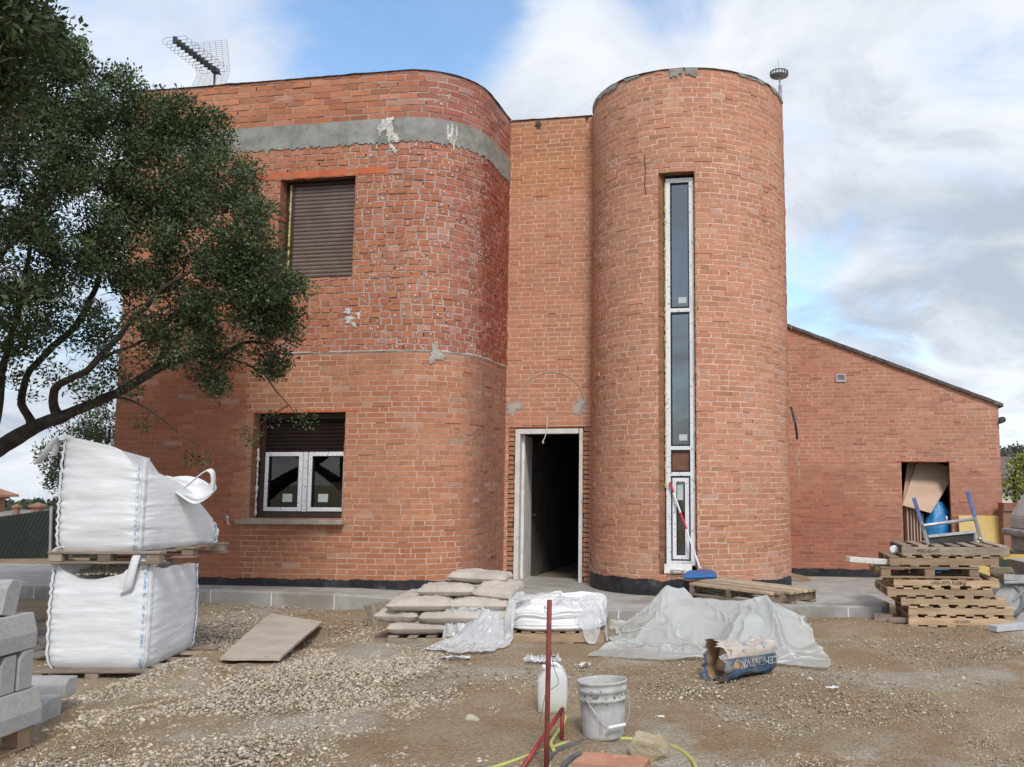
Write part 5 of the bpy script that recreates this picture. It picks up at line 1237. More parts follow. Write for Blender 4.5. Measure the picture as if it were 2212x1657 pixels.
for k, (x, y, s) in enumerate(((90, 1375, .09), (100, 1398, .11), (80, 1410, .08), (70, 1345, .1), (98, 1425, .1))):
    q = gpx(x, y); rock('stone', (q.x, q.y, q.z + s * .3), s, MAT('dark_rubble', (.16, .14, .125), (.25, .22, .19), 9, .95, .6, 40), ('dark broken stone between the kerb stack and the bags', 'flat dark stone between the kerb stack and the bags', 'small dark stone lowest in the gap beside the kerb stack', 'dark rubble lump highest in the gap beside the kerb stack', 'dark stone touching the foot of the lower bag')[k], seed=40 + k, group='rubble behind the kerb stack')
# ================================================================== PLYWOOD BOARD ON THE GROUND
cs = [gpx(475, 1424, .03) + Vector((0, 0, .045)), gpx(605, 1427, .03) + Vector((0, 0, .04)), gpx(697, 1333, .03) + Vector((0, 0, .05)), gpx(585, 1328, .03) + Vector((0, 0, .04))]
_l = max(gz(*(cs[0].lerp(cs[1], u / 8)).lerp(cs[3].lerp(cs[2], u / 8), v / 12).xy) - (cs[0].lerp(cs[1], u / 8)).lerp(cs[3].lerp(cs[2], u / 8), v / 12).z for u in range(9) for v in range(13)); cs = [c + Vector((0, 0, max(0, _l + .012))) for c in cs]
c0 = sum(cs, Vector()) / 4; mb = MB(); n = 16; g = [[], []]
mb.grid([[(cs[0].lerp(cs[1], u / n)).lerp(cs[3].lerp(cs[2], u / n), v / n) - c0 + Vector((0, 0, .010 * math.sin(v / n * 3.1) + .004 * fbm(u * .4, v * .4)))for u in range(n + 1)] for v in range(n + 1)])
tag(mb.build('plywood_board', MAT('dusty_ply', (.40, .34, .27), (.48, .42, .35), 3, .92, .4, 30, c3=(.25, .19, .13), s3=3.5, lo3=.60, hi3=.68), loc=c0, solid=.022), 'dusty plywood sheet lying on the gravel in front of the house', 'board')
# ================================================================== CEMENT SACKS
def sack(loc, rotz, label, L=.60, Wd=.45, H=.152, seed=0, tilt=(0, 0), droop=0, mark=True, sag=None):
    n, m = 44, 30; g1, g2 = [], []
    for j in range(m + 1):
        r1, r2 = [], []
        for i_ in range(n + 1):
            u = -1 + 2 * i_ / n; v = -1 + 2 * j / m
            fu = max(0, 1 - abs(u) ** 3.6); fv = max(0, 1 - abs(v) ** 2.6); th = (fu ** .36) * (fv ** .36)
            x = u * L / 2 * (1 - .045 * (1 - v * v)); y = v * Wd / 2 * (1 - .07 * abs(u) ** 6 - .02 * (1 - u * u))
            wr = .013 * fbm(u * 2 + seed, v * 2, seed) + .010 * fbm(u * 7 + seed, v * 3.2, seed + 2) * (abs(u) ** 2 + .4) + .008 * math.sin(v * 14 + seed) * max(0, abs(u) - .66) * 2.5
            zt = H * (.50 * th) + wr * min(1, th * 3); zl = -H * .48 * th + wr * .5 * min(1, th * 3)
            dz = -droop * u * abs(u) - (sag(u, v) if sag else 0)
            r1.append((x, y, zt + dz)); r2.append((x, y, zl + dz))
        g1.append(r1); g2.append(r2[::-1])
    mb = MB(); mb.grid(g1); mb.grid(g2)
    o = mb.build('cement_sack', m_sack, smooth=True, loc=(loc[0] + .13, loc[1], loc[2])); o.rotation_euler = (tilt[0], tilt[1], rotz)
    tag(o, label, 'cement sack', 'stacked cement sacks')
    if mark:
        text_mesh('CE', .035, 'print', m_dmetal, o, (random.uniform(-.2, .1), -Wd * .28, H * .385), (R(28), 0, 0), 1.0)
    return o
SY = 8.93; SZ = gz(-1.9, 9) + .008
pallet((-1.81, SY + .22, SZ - .075), 0, 1.18, .95, 'worn pallet under the heap of cement sacks', 'pallets in front of the house', h=.115, mat=m_woodg, seed=11, tint=.9)
z1 = SZ + .045 + .056
sack((-2.27, SY, z1), .03, 'cement sack in the bottom row, left front', seed=1, mark=False)
sack((-1.72, SY + .01, z1), -.02, 'cement sack in the bottom row, right front behind the film', seed=2, mark=False)
sack((-2.2, SY + .42, z1), .02, 'cement sack in the bottom row at the back left', seed=3, mark=False)
sack((-1.6, SY + .42, z1), .0, 'cement sack in the bottom row at the back right', seed=4, mark=False)
z2 = z1 + .104
sack((-2.45, SY + .08, z2 - .005), R(82), 'cement sack turned end on at the left of the second row', L=.58, seed=5, tilt=(0, R(3)), mark=False)
sack((-1.96, SY - .02, z2), .03, 'cement sack in the middle of the second row', seed=6, mark=False)
sack((-1.50, SY + .06, z2), R(86), 'cement sack turned end on at the right of the second row', seed=7, mark=False)
sack((-1.95, SY + .44, z2), .0, 'cement sack at the back of the second row', seed=8, mark=False)
z3 = z2 + .107
sack((-2.27, SY - .02, z3 + .005), .04, 'cement sack in the third row, left front', seed=9, L=.62, H=.135)
sack((-1.70, SY + .01, z3), -.03, 'cement sack in the third row, right front', seed=10, L=.60, H=.13)
sack((-2.28, SY + .40, z3 + .01), .02, 'cement sack in the third row, left back', seed=11)
sack((-1.65, SY + .42, z3), .02, 'cement sack in the third row, right back', seed=12, mark=False)
z4 = z3 + .111
sack((-2.04, SY + .22, z4), .02, 'cement sack in the fourth row, left', seed=13, L=.60, H=.13)
sack((-1.58, SY + .34, z4), .02, 'cement sack in the fourth row, right behind', seed=14, L=.5)
sack((-1.55, SY + .06, z4 + .012), R(-12), 'short folded cement sack hanging over the third row edge', L=.40, Wd=.36, H=.11, seed=15, tilt=(R(14), R(5)))
z5 = z4 + .110
sack((-1.77, SY + .38, z5), -.05, 'topmost single cement sack of the heap', seed=16, L=.60, H=.125, tilt=(0, R(2.5)))
# pale spilt sand on the sacks is in the sack material
a, b = gpx(797, 1352), gpx(862, 1328)                                   # slatted frame leaning at the left of the sacks
t = thing('wooden_grating', (a.x, a.y, a.z), 'weathered slatted wooden panel leaning on the left side of the cement sacks', 'wooden grating', rotz=math.atan2(b.y - a.y, b.x - a.x)); Ln = (b - a).length
for k in range(8):
    mb = MB(); kk = random.uniform(.7, 1.1); mb.box((0, 0, .115), (.075, .02, .225), col=(kk, kk, kk), jit=.003); o = mb.build('slat', m_woodg, t, loc=(.04 + (Ln - .08) * k / 7, 0, 0)); o.rotation_euler = (R(-12), 0, 0)
for z in (.05, .19):
    mb = MB(); mb.box((Ln / 2, .035 + z * .2, z), (Ln, .03, .05)); mb.build('rail', m_woodg, t)
# ================================================================== FILM WRAPPED PALLET
WX0, WX1, WY0, WY1 = -1.27, -.36, 8.62, 9.62; WZ = gz(-.8, 8.9)
pallet(((WX0 + WX1) / 2, (WY0 + WY1) / 2, WZ), 0, WX1 - WX0 + .02, 1.0, 'pallet under the sacks wrapped in white film', 'pallets in front of the house', h=.115, seed=21, tint=.75)
t = thing('wrapped_load', ((WX0 + WX1) / 2, (WY0 + WY1) / 2, WZ + .115), 'low load of sacks tightly wrapped in shiny white stretch film', 'wrapped sacks'); hx, hy = (WX1 - WX0) / 2, (WY1 - WY0) / 2
G = []; nu = 150; nv = 30
for v in range(nv + 1):
    f = v / nv; row = []
    for u in range(nu):
        s = u / nu * 4; k = int(s); q = 2 * (s - k) - 1; c = ((q, -1), (1, q), (-q, 1), (-1, -q))[k]; Lq = (abs(c[0]) ** 3.6 + abs(c[1]) ** 3.6) ** (1 / 3.6); x, y = c[0] / Lq, c[1] / Lq
        b = 1 + .03 * abs(math.sin(f * 2 * math.pi)) ** .6 + .012 * fbm(s * 2.2, f * 17, 3) + .012 * fbm(s * .8, f * 30, 5) - (.06 * (1 - f / .1) if f < .1 else 0) - (.16 * ((f - .8) / .2) ** 2 if f > .8 else 0)
        zt = .225 * (1 + .26 * fbm(x * 1.5 + 2, y * 1.5, 1)) + (.03 if x > .2 else 0) * (1 - abs(y)); row.append((hx * x * b, hy * y * b, f * zt + .006 * fbm(x * 6, y * 6, f)))
    G.append(row)
mb = MB(); mb.grid(G, close_u=True); cen = Vector((0, 0, .245)); mb.grid([G[-1]] + [[Vector(p).lerp(cen, f) + Vector((0, 0, .035 * math.sin(f * 1.6) + .03 * fbm(p[0] * 5, p[1] * 5, 2 + f))) for p in G[-1]] for f in (.1, .25, .45, .65, .85, .98)], close_u=True)
m_wrap = MAT('stretch_film', (.74, .74, .74), (.84, .84, .84), 4, .24, .6, 14, spec=.6, bstretch=(.6, .6, 5), bdist=.012)
mb.build('stretch_film', m_wrap, t, smooth=True)
def boxh(X, Y, bs, soft=.05):
    h = _h(X, Y)
    for (x0, x1, y0, y1, z) in bs:
        w = smooth(x0 - soft, x0 + .01, X) * smooth(x1 + soft, x1 - .01, X) * smooth(y0 - soft, y0 + .01, Y) * smooth(y1 + soft, y1 - .01, Y); h = np.maximum(h, h + (z - h) * w)
    return h
def sheet(nx, ny, x0, x1, y0, y1, z, ang=0, noise=.03, squeeze=1.0, seed=0):
    rs = np.random.default_rng(seed); u, v = np.meshgrid(np.linspace(-.5, .5, nx), np.linspace(-.5, .5, ny)); w, h = (x1 - x0), (y1 - y0); cx, cy = (x0 + x1) / 2, (y0 + y1) / 2
    xx, yy = u * w * squeeze, v * h * squeeze; Xs = cx + xx * math.cos(ang) - yy * math.sin(ang); Ys = cy + xx * math.sin(ang) + yy * math.cos(ang)
    Zs = np.full_like(Xs, z)
    for k in range(8):
        a, b, p = rs.normal(0, 9, 3); Zs = Zs + noise * .5 * np.sin(a * u + b * v + p)
    return np.stack([Xs, Ys, Zs + rs.normal(0, noise * .15, Xs.shape)], -1), (w / (nx - 1), h / (ny - 1))
wtop = WZ + .115 + .255
hw = lambda X, Y: boxh(X, Y, [(WX0, WX1, WY0, WY1, wtop + .012), (-2.5, -1.45, SY - .2, SY + .6, z3)], .03)
P0, r0 = sheet(52, 52, -.80, -.16, 8.42, 9.06, wtop + .16, .82, .08, .78, 4)
P = crumple(drape(P0, hw, r0, 110, .005, 6, .06, fric=.6, eps=.016), .014, 9, 1)
tag(cloth_obj('plastic_film', P, m_film2), 'torn clear film hanging over the right front corner of the wrapped load', 'plastic film', 'loose clear film')
P0, r0 = sheet(70, 84, -2.02, -1.02, 8.02, 9.32, .62, -.42, .12, .74, 8)
hs = lambda X, Y: np.maximum(hw(X, Y), _h(X, Y) + .40 * smooth(8.30, 9.0, Y) * np.clip(1.25 - np.abs(X + 1.30 - (Y - 9) * .5) / .30, 0, 1) * smooth(9.7, 9.3, Y))
P = crumple(drape(P0, hs, r0, 130, .005, 6, .05, fric=.5, eps=.02), .026, 8, 5)
tag(cloth_obj('plastic_film', P, m_poly), 'crumpled clear film heaped between the cement sacks and the wrapped load', 'plastic film', 'loose clear film')
# ================================================================== BIG TRANSLUCENT SHEET OVER A PILE
pile = [(.02, 1.28, 8.40, 9.25, .36), (.15, 1.10, 8.55, 9.5, .42)]
def hp(X, Y):
    a, b = np.array([.30, 9.12]), np.array([1.16, 8.86]); t_ = np.clip(((X - a[0]) * (b - a)[0] + (Y - a[1]) * (b - a)[1]) / ((b - a) @ (b - a)), 0, 1)
    dd_ = np.hypot(X - a[0] - t_ * (b - a)[0], Y - a[1] - t_ * (b - a)[1]); h = _h(X, Y) + np.clip(.315 + .05 * t_ - .26 * dd_ - .55 * dd_ ** 2, 0, 1)
    h = np.maximum(h, _h(X, Y) + .30 * np.exp(-((X - 1.02) / .30) ** 2 - ((Y - 8.60) / .34) ** 2))
    h = np.maximum(h, _h(X, Y) + np.clip(.465 - 1.2 * np.hypot(X - .27, (Y - 9.2)), 0, 1)); h = np.maximum(h, _h(X, Y) + np.clip(.45 - 1.5 * np.hypot(X - .42, (Y - 9.22)), 0, 1))
    return h
for k, (x, y, w, d, hh) in enumerate(((.42, 8.95, .36, .30, .20), (.98, 8.86, .36, .30, .22))):
    mb = MB(); mb.box((0, 0, hh / 2), (w, d, hh), jit=.01); tag(mb.build('covered_block', MAT('grey_block', (.34, .33, .31), (.42, .41, .38), 5, .95), bevel=.02, loc=(x, y, gz(x, y))), ('left grey block hidden under the translucent sheet', 'right grey block hidden under the translucent sheet')[k], 'block', 'blocks under the sheet')
P0, r0 = sheet(100, 84, -.55, 1.80, 7.52, 9.70, .66, -.16, .16, .86, 21)
uu, vv = np.meshgrid(np.linspace(0, 1, 100), np.linspace(0, 1, 84))
P0[..., 2] += .10 * np.abs(np.sin(9 * uu + 7 * vv)) + .07 * np.abs(np.sin(13 * uu - 10 * vv + 1)); P0[..., 1] += .10 * np.sin(5 * uu + 1) * (1 - vv); P0[..., 0] += .10 * np.sin(6 * vv)
P = drape(P0, hp, r0, 170, .0045, 7, .05, fric=.70, eps=.018)
G3 = lambda pts: [atZ(x, y, z_) for x, y, z_ in pts]
P = ridges(P, [(G3([(1610, 1288, .42), (1655, 1290, .41), (1680, 1330, .3), (1695, 1380, .15), (1725, 1430, .03)]), .085, .028), (G3([(1640, 1292, .40), (1590, 1335, .27), (1545, 1380, .15), (1510, 1420, .02)]), .045, .035),
    (G3([(1420, 1290, .40), (1370, 1325, .28), (1320, 1365, .14), (1290, 1398, .03)]), .05, .03), (G3([(1500, 1300, .4), (1470, 1350, .25), (1420, 1400, .05)]), .03, .05), (G3([(1295, 1385, .05), (1400, 1402, .03), (1540, 1418, .02)]), .035, .03),
    (G3([(1650, 1300, .38), (1610, 1330, .3), (1590, 1350, .26), (1640, 1365, .2)]), .03, .025), (G3([(1720, 1320, .2), (1750, 1370, .1), (1780, 1420, .02)]), .05, .04)])
P = crumple(crumple(P, .016, 4.2, 9), .010, 9, 3)
tag(cloth_obj('plastic_sheet', P, m_tarp), 'large translucent greenish plastic sheet draped over the pile by the tower', 'plastic sheet')
# slatted pallet resting on the pile
sp = [atZ(1489, 1259.4, .44), atZ(1662, 1280.7, .44), atZ(1767, 1272, .44), atZ(1548.5, 1245, .44)]
c0 = sum(sp, Vector()) / 4; t = thing('slatted_pallet', (c0.x, c0.y, .33), 'close slatted wooden pallet resting on the covered pile below the tower', 'pallet')
ns = 9
for k in range(ns):
    f = (k + .5) / ns; a = sp[0].lerp(sp[3], f); b = sp[1].lerp(sp[2], f); d = (b - a).normalized(); kk = random.uniform(.75, 1.25)
    mb = MB(); mb.bar(a - Vector((c0.x, c0.y, .33 + .012)), b + d * random.uniform(-.03, .05) - Vector((c0.x, c0.y, .33 + .012)), .058, .026, col=(kk, kk * .97, kk * .93)); mb.build('slat', m_woodg if k % 3 else m_wood, t, bevel=.003)
for f in (.03, .5, .965):
    a = sp[0].lerp(sp[1], f); b = sp[3].lerp(sp[2], f); mb = MB(); mb.bar(a - Vector((c0.x, c0.y, .33 + .065)), b - Vector((c0.x, c0.y, .33 + .065)), .05, .078, col=(.55, .5, .45)); mb.build('bearer', m_woodg, t, bevel=.003)
for f in (.05, .5, .9):
    a = sp[0].lerp(sp[3], f); b = sp[1].lerp(sp[2], f); mb = MB(); mb.bar(a - Vector((c0.x, c0.y, .33 + .117)), b - Vector((c0.x, c0.y, .33 + .117)), .08, .022, col=(.7, .66, .6)); mb.build('bottom_board', m_woodg, t, bevel=.003)
# blue squeegee with red and white pole
bs = [atZ(x, y, .462) for x, y in ((1476, 1249), (1548, 1246), (1540, 1236), (1484, 1238))]
top = Vector(l2w(onwall(1447, 1042, TFD - .06)[0], TFD - .06, onwall(1447, 1042, TFD - .06)[1])); foot = (bs[2] + bs[3]) / 2 + Vector((0, 0, .05))
t = thing('broom', foot, 'blue broom with a red and white pole leaning on the tower window', 'broom')
mb = MB(); g = []
for f in np.linspace(0, 1, 7): g.append([bs[3].lerp(bs[2], u).lerp(bs[0].lerp(bs[1], u), f) + Vector((0, 0, .02 * (1 - f) * math.sin(math.pi * u) ** .4 + .012 * math.sin(f * 3.14) + .004 * fbm(u * 6, f * 3))) - foot for u in np.linspace(0, 1, 14)])
mb.grid(g); mb.build('head', MAT('blue_plastic', (.015, .10, .30), (.03, .15, .38), 6, .5, .4, 30), t, smooth=True, solid=.03)
def seg(f0, f1, r, mat, nm): mb = MB(); mb.tube([foot.lerp(top, f0) - foot, foot.lerp(top, f1) - foot], r, 10); mb.build(nm, mat, t)
seg(0, .93, .012, m_strap, 'pole'); m_redg = MAT('red_grip', (.42, .03, .04), (.5, .05, .05), 5, .5)
seg(.45, .64, .0155, m_redg, 'grip'); seg(.88, 1.0, .0155, m_redg, 'grip')
# plastering float standing on the window foot
s0, z0 = onwall(1436, 1241, .60); s1, z1_ = onwall(1496, 1222, .60); w = s1 - s0
cpos = l2w((s0 + s1) / 2, .52, z0 + .012); t = thing('plaster_float', cpos, 'white plastering float standing at the foot of the tower window', 'plastering tool', rotz=-TH)
mb = MB(); mb.box((0, .03, .06), (w, .02, .115), Matrix.Rotation(R(-14), 3, 'X')); mb.build('plate', m_sill if 0 else m_plaster, t, bevel=.006)
mb = MB(); mb.tube(curve_pts([(-.07, .0, .045), (-.06, -.035, .055), (0, -.045, .062), (.06, -.035, .055), (.07, .0, .045)], 5), .018, 10); mb.build('handle', m_strap, t, smooth=True)
# ================================================================== TORN CEMENT BAG
ca, cb = Vector((.56, 7.10, 0)), Vector((1.06, 7.42, 0)); dirv = (cb - ca).normalized(); sdv = Vector((dirv.y, -dirv.x, 0)); base = Vector((.8, 7.26, gz(.8, 7.26)))
t = thing('cement_bag', base, 'torn open blue and white cement bag lying on the dirt', 'cement bag')
L = .56; hh = .30; ww = .25
def cbp(f, a):
    # cross section: rounded slab, mouth (f=0) wide open, far end pinched
    k = float(np.interp(f, [0, .06, .5, .85, 1], [1.04, .98, 1, .93, .62])); kh = float(np.interp(f, [0, .08, .45, .85, 1], [1.08, 1, .96, .90, .78]))
    ca_, sa = math.cos(a), math.sin(a); x = math.copysign(abs(ca_) ** .75, ca_) * ww / 2 * k; z = math.copysign(abs(sa) ** .8, sa) * hh / 2 * kh
    z = max(z, -hh * .46); nse = .030 * fbm(f * 3, math.cos(a) * 1.6, math.sin(a) * 1.6) + .014 * fbm(f * 8, math.cos(a) * 4, math.sin(a) * 4) - .035 * max(0, sa) * math.exp(-((f - .42) / .2) ** 2)
    rg = (-.085 * abs(fbm(math.cos(a) * 2.2, math.sin(a) * 2.2, 2)) - .04 * fbm(math.cos(a) * 7, math.sin(a) * 7, 5)) if f == 0 else 0
    return dirv * ((f - .5) * L + rg) + sdv * (x + nse * ca_) + Vector((0, 0, z + nse * sa + hh * .46 + .004))
N = 48; ff = [0, .02, .05, .1, .18, .27, .36, .45, .54, .63, .72, .81, .9, .96, 1.0]
G = [[cbp(f, 2 * math.pi * u / N) for u in range(N)] for f in ff]; mb = MB(); nn = N
for i_ in range(len(ff) - 1):
    pass
mb.grid(G, close_u=True); mb.add(G[-1], [tuple(range(N))])
mb.m = [(0 if (math.sin(2 * math.pi * ((k % N) + .5) / N) > .12) else 1) if k < N * (len(ff) - 1) else 1 for k in range(len(mb.f))]
m_cb1 = MAT('bag_paper', (.42, .37, .32), (.54, .49, .43), 8, .9, .7, 20, c3=(.15, .19, .32), s3=9, lo3=.53, hi3=.66, bdist=.01); m_cb2 = MAT('bag_blue', (.055, .095, .165), (.08, .13, .21), 6, .8, .7, 20, c3=(.27, .235, .20), s3=6, lo3=.50, hi3=.64, bdist=.01)
m_kraft = MAT('kraft', (.34, .21, .11), (.45, .31, .19), 7, .9, .6, 20)
body = mb.build('paper_sleeve', [m_cb1, m_cb2], t, smooth=True)
mb = MB(); G = [[(cbp(max(f, .001), 2 * math.pi * u / N) - Vector((0, 0, hh * .46))) * (.955 if f < .5 else .9) + Vector((0, 0, hh * .46)) - dirv * (.05 * .0) for u in range(N)][::-1] for f in (0.0, .05, .15, .3, .45)]
mb.grid(G, close_u=True); mb.add(G[-1], [tuple(range(N))]); mb.build('kraft_lining', m_kraft, t, smooth=True)
mb = MB(); pts = [dirv * (-.20) + sdv * x + Vector((0, 0, z)) for x, z in ((-.05, .05), (.02, .12), (.06, .19), (-.03, .22))]
mb.grid([[(-.22 * dirv) + sdv * (-.08 + .05 * i_ + .02 * j) + Vector((0, 0, .06 + .045 * j + .03 * fbm(i_, j))) + dirv * .03 * fbm(i_ * 2, j * 2, 3) for i_ in range(4)] for j in range(5)]); mb.build('inner_paper', m_kraft, t, smooth=True, solid=.003)
nrm = (sdv + Vector((0, 0, .12))).normalized(); xx_ = -dirv; zz_ = nrm; yy_ = zz_.cross(xx_)
ro = Matrix((xx_, yy_, zz_)).transposed().to_euler()
txt = text_mesh('CEMENTVAL', .078, 'lettering', MAT('lettering', (.36, .36, .36), (.46, .46, .45), 18, .8, c3=(.12, .15, .2), s3=12, lo3=.5, hi3=.6), t, dirv * .045 + sdv * (ww / 2 + .007) + Vector((0, 0, .125)), ro, .92, .0008)
# ================================================================== FOREGROUND
q = gpx(1193, 1536); t = thing('jerry_can', q, 'translucent white plastic can with a little yellow liquid behind the red pole', 'jerry can', rotz=R(6))
def sup(w, d, z, n=56, e=7, cx=0):
    o = []
    for k in range(n):
        a = 2 * math.pi * k / n; c, s = math.cos(a), math.sin(a); r = (abs(c) ** e + abs(s) ** e) ** (-1 / e); o.append((cx + c * r * w / 2, s * r * d / 2, z))
    return o
m_can = MAT('can_plastic', (.80, .82, .82), (.86, .87, .87), 3, .35, .1, 10, transl=.35, alpha=.80)
secs = [sup(.17, .13, .0), sup(.192, .15, .012), sup(.196, .152, .10), sup(.196, .152, .205), sup(.192, .148, .222), sup(.13, .125, .268, cx=.01), sup(.10, .11, .283, cx=.015), sup(.085, .09, .288, cx=.015)]
mb = MB(); mb.grid(secs, close_u=True); mb.add(secs[0], [tuple(range(55, -1, -1))]); mb.add(secs[-1], [tuple(range(56))]); mb.build('body', m_can, t, smooth=True, bevel=.0)
s2 = [sup(.164, .125, .006), sup(.186, .144, .016), sup(.188, .145, .058)]; mb = MB(); mb.grid(s2, close_u=True); mb.add(s2[0], [tuple(range(55, -1, -1))]); mb.add(s2[-1], [tuple(range(56))]); mb.build('liquid', MAT('yellow_liquid', (.55, .55, .12), None, rough=.2), t)
mb = MB(); mb.lathe([(0, .30), (.022, .30), (.022, .270), (.0, .27)], (-.05, 0, 0), 20); mb.tube(curve_pts([(-.05, 0, .262), (-.02, 0, .30), (.02, 0, .305), (.05, 0, .28)], 5), .012, 8); mb.build('cap', m_strap, t, smooth=True)
q = gpx(1304, 1594); t = thing('bucket', q, 'dirty white mortar bucket with a wire handle on the dirt', 'bucket', rotz=0)
t.rotation_euler = (R(-2.5), R(-1), R(20))
prof = [(0, .004), (.108, .004), (.119, .012), (.122, .03), (.128, .10), (.134, .17), (.1375, .222), (.1415, .224), (.1415, .236), (.139, .240), (.140, .272), (.145, .275), (.145, .292), (.141, .295), (.1425, .318), (.148, .322), (.1495, .330), (.147, .336), (.143, .334), (.139, .325), (.135, .26), (.126, .10), (.115, .06), (0, .055)]
m_buck = MAT('bucket_plastic', (.40, .395, .38), (.52, .51, .495), 9, .7, .35, 40, c3=(.34, .325, .30), s3=6, lo3=.50, hi3=.72)
mb = MB(); mb.lathe(prof, n=56); mb.build('body', m_buck, t, smooth=True)
mb = MB(); mb.lathe([(0, .21), (.06, .213), (.11, .205), (.130, .214)], n=32); mb.build('dried_mortar', MAT('dried_mortar', (.40, .385, .36), (.50, .485, .46), 9, .95, .8, 40), t, smooth=True)
mb = MB(); pts = []
for k in range(17):
    a = math.pi * k / 16; pts.append((.147 * math.cos(a), -.02 - .150 * math.sin(a), .262 - .17 * math.sin(a) ** 1.2))
mb.tube(pts, .0028, 6); h_ = mb.build('wire_handle', m_metal, t, smooth=True); h_.rotation_euler = (0, 0, R(16))
mb = MB(); mb.tube([Vector(pts[7]) + Vector((.012, 0, 0)), Vector(pts[9]) - Vector((.05, 0, 0))], .010, 10); g_ = mb.build('grip', m_strap, h_)
mb = MB(); rr = random.Random(4)
for k in range(40):
    a = R(rr.uniform(200, 345)); z = rr.choice((.222, .215, .262, .285, .25)) + rr.uniform(-.006, .006); r_ = np.interp(z, [.2, .24, .33], [.1375, .1425, .1475]); w = rr.uniform(.004, .012)
    mb.box((r_ * math.cos(a), r_ * math.sin(a), z), (.003, w, w * .8), a, jit=.001)
mb.build('paint_flecks', MAT('dark_flecks', (.08, .08, .10), (.16, .16, .18), 6, .8), t)
mb = MB(); m_pink = MAT('pink_print', (.40, .27, .28), (.47, .35, .36), 8, .8)
a0 = R(246)
for (da, z, w, h) in ((-.055, .085, .003, .075), (.055, .085, .003, .075), (0, .047, .016, .003), (0, .123, .016, .003), (0, .06, .008, .008), (0, .078, .008, .008), (0, .096, .008, .006), (0, .112, .008, .006)):
    r_ = np.interp(z, [.03, .17], [.1222, .1345]); mb.box((r_ * math.cos(a0 + da), r_ * math.sin(a0 + da), z), (.003, w, h), a0 + da)
mb.build('printed_label', m_pink, t)
# red steel stand
q = gpx(1180, 1668); t = thing('steel_stand', q, 'rusty red steel pole with a slanting brace and a short post', 'steel pole')
topp = atY(1187, 1296, q.y + .02)
mb = MB(); mb.tube([Vector((0, 0, -.03)), (topp - q) * .28, (topp - q) * .6, topp - q], .0135, 14); mb.build('pole', m_rust, t, smooth=True)
mb = MB(); k = (topp - q) * .62; mb.lathe([(.0135, -.006), (.016, -.004), (.016, .004), (.0135, .006)], k, 14); k2 = (topp - q) * .205; mb.tube([k2 + Vector((.01, -.005, 0)), k2 + Vector((.024, -.012, 0))], .007, 8); mb.build('collar', m_rust, t)
s0 = gpx(1213, 1606); s1 = atY(1215, 1531, s0.y); mb = MB(); mb.tube([s0 - q - Vector((0, 0, .02)), s1 - q], .0125, 12); mb.build('short_post', m_red, t, smooth=True)
e1 = gpx(1120, 1672); mb = MB(); mb.tube([s1 - q, e1 - q], .0125, 12); mb.build('brace', m_red, t, smooth=True)
mb = MB(); w0 = atY(1190, 1405, q.y + .03) - q
mb.tube(curve_pts([w0, atY(1196, 1440, q.y + .05) - q, atY(1206, 1470, q.y + .08) - q, atY(1203, 1480, q.y + .03) - q, atY(1190, 1490, q.y + .02) - q], 5), .0016, 5)
mb.tube(curve_pts([atY(1178, 1500, q.y - .01) - q, atY(1172, 1530, q.y) - q, atY(1165, 1560, q.y + .02) - q], 5), .0016, 5)
mb.tube(curve_pts([atY(1183, 1318, q.y) - q, atY(1176, 1310, q.y - .02) - q, atY(1178, 1322, q.y - .03) - q, atY(1185, 1326, q.y) - q], 5), .0014, 5); mb.build('tie_wire', m_dmetal, t)
def hose(pxs, r, mat, name, label, cat, lift=0):
    pts = curve_pts([gpx(x, y) + Vector((0, 0, r + lift + (l if False else 0))) for x, y in pxs], 8); mb = MB(); mb.tube(pts, r, 12); return tag(mb.build(name, mat, smooth=True), label, cat)
m_hose = MAT('yellow_hose', (.42, .44, .10), (.52, .54, .17), 9, .45, .15, 60); m_hoseg = MAT('grey_hose', (.09, .095, .105), (.14, .145, .155), 12, .6, .9, 70, bstretch=(6, 6, 6))
hose([(900, 1720), (1010, 1680), (1090, 1655), (1150, 1634), (1185, 1622), (1220, 1610), (1260, 1603), (1310, 1600), (1360, 1600), (1410, 1605), (1450, 1615), (1480, 1632), (1500, 1655), (1512, 1690)], .0105, m_hose, 'garden_hose', 'yellow green garden hose curving round the bucket and under the rock', 'hose')
hose([(1196, 1634), (1190, 1618), (1200, 1600), (1216, 1578), (1222, 1560), (1212, 1566)], .0105, m_hose, 'garden_hose', 'short yellow green hose loop behind the red post', 'hose', .02)
hose([(1184, 1648), (1196, 1632), (1220, 1620), (1246, 1612), (1262, 1605)], .014, m_hoseg, 'corrugated_hose', 'dark grey corrugated hose nearest the red pole', 'hose')
hose([(1200, 1690), (1218, 1660), (1236, 1642), (1252, 1634)], .014, m_hoseg, 'corrugated_hose', 'dark grey corrugated hose end by the orange brick', 'hose')
q = gpx(1395, 1636); rock('rock', (q.x, q.y, q.z + .04), .135, MAT('ochre_rock', (.34, .27, .17), (.44, .37, .26), 9, .95, .9, 40, c3=(.24, .18, .10), s3=8), 'ochre rock weighing down the yellow hose', 'rock', sx=(1.0, .75, .78), seed=77, sub=4)
q = gpx(1018, 1560); rock('stone', (q.x, q.y, q.z + .015), .045, MAT('tan_stone', (.40, .34, .25), (.48, .42, .33), 9, .95, .5, 40), 'lone fist sized tan stone on the dirt left of the red pole', seed=31, sx=(1.3, .9, .75))
b = [gpx(1238, 1648), gpx(1400, 1660)]; mb = MB(); c = gpx(1322, 1674)
t = thing('hollow_brick', (c.x, c.y, c.z), 'orange hollow clay brick lying at the bottom edge in front of the rock', 'brick', rotz=R(-16))
m_clay = MAT('clay', (.42, .19, .11), (.50, .25, .16), 7, .9, .5, 50, c3=(.55, .38, .28), s3=5, lo3=.58, hi3=.7)
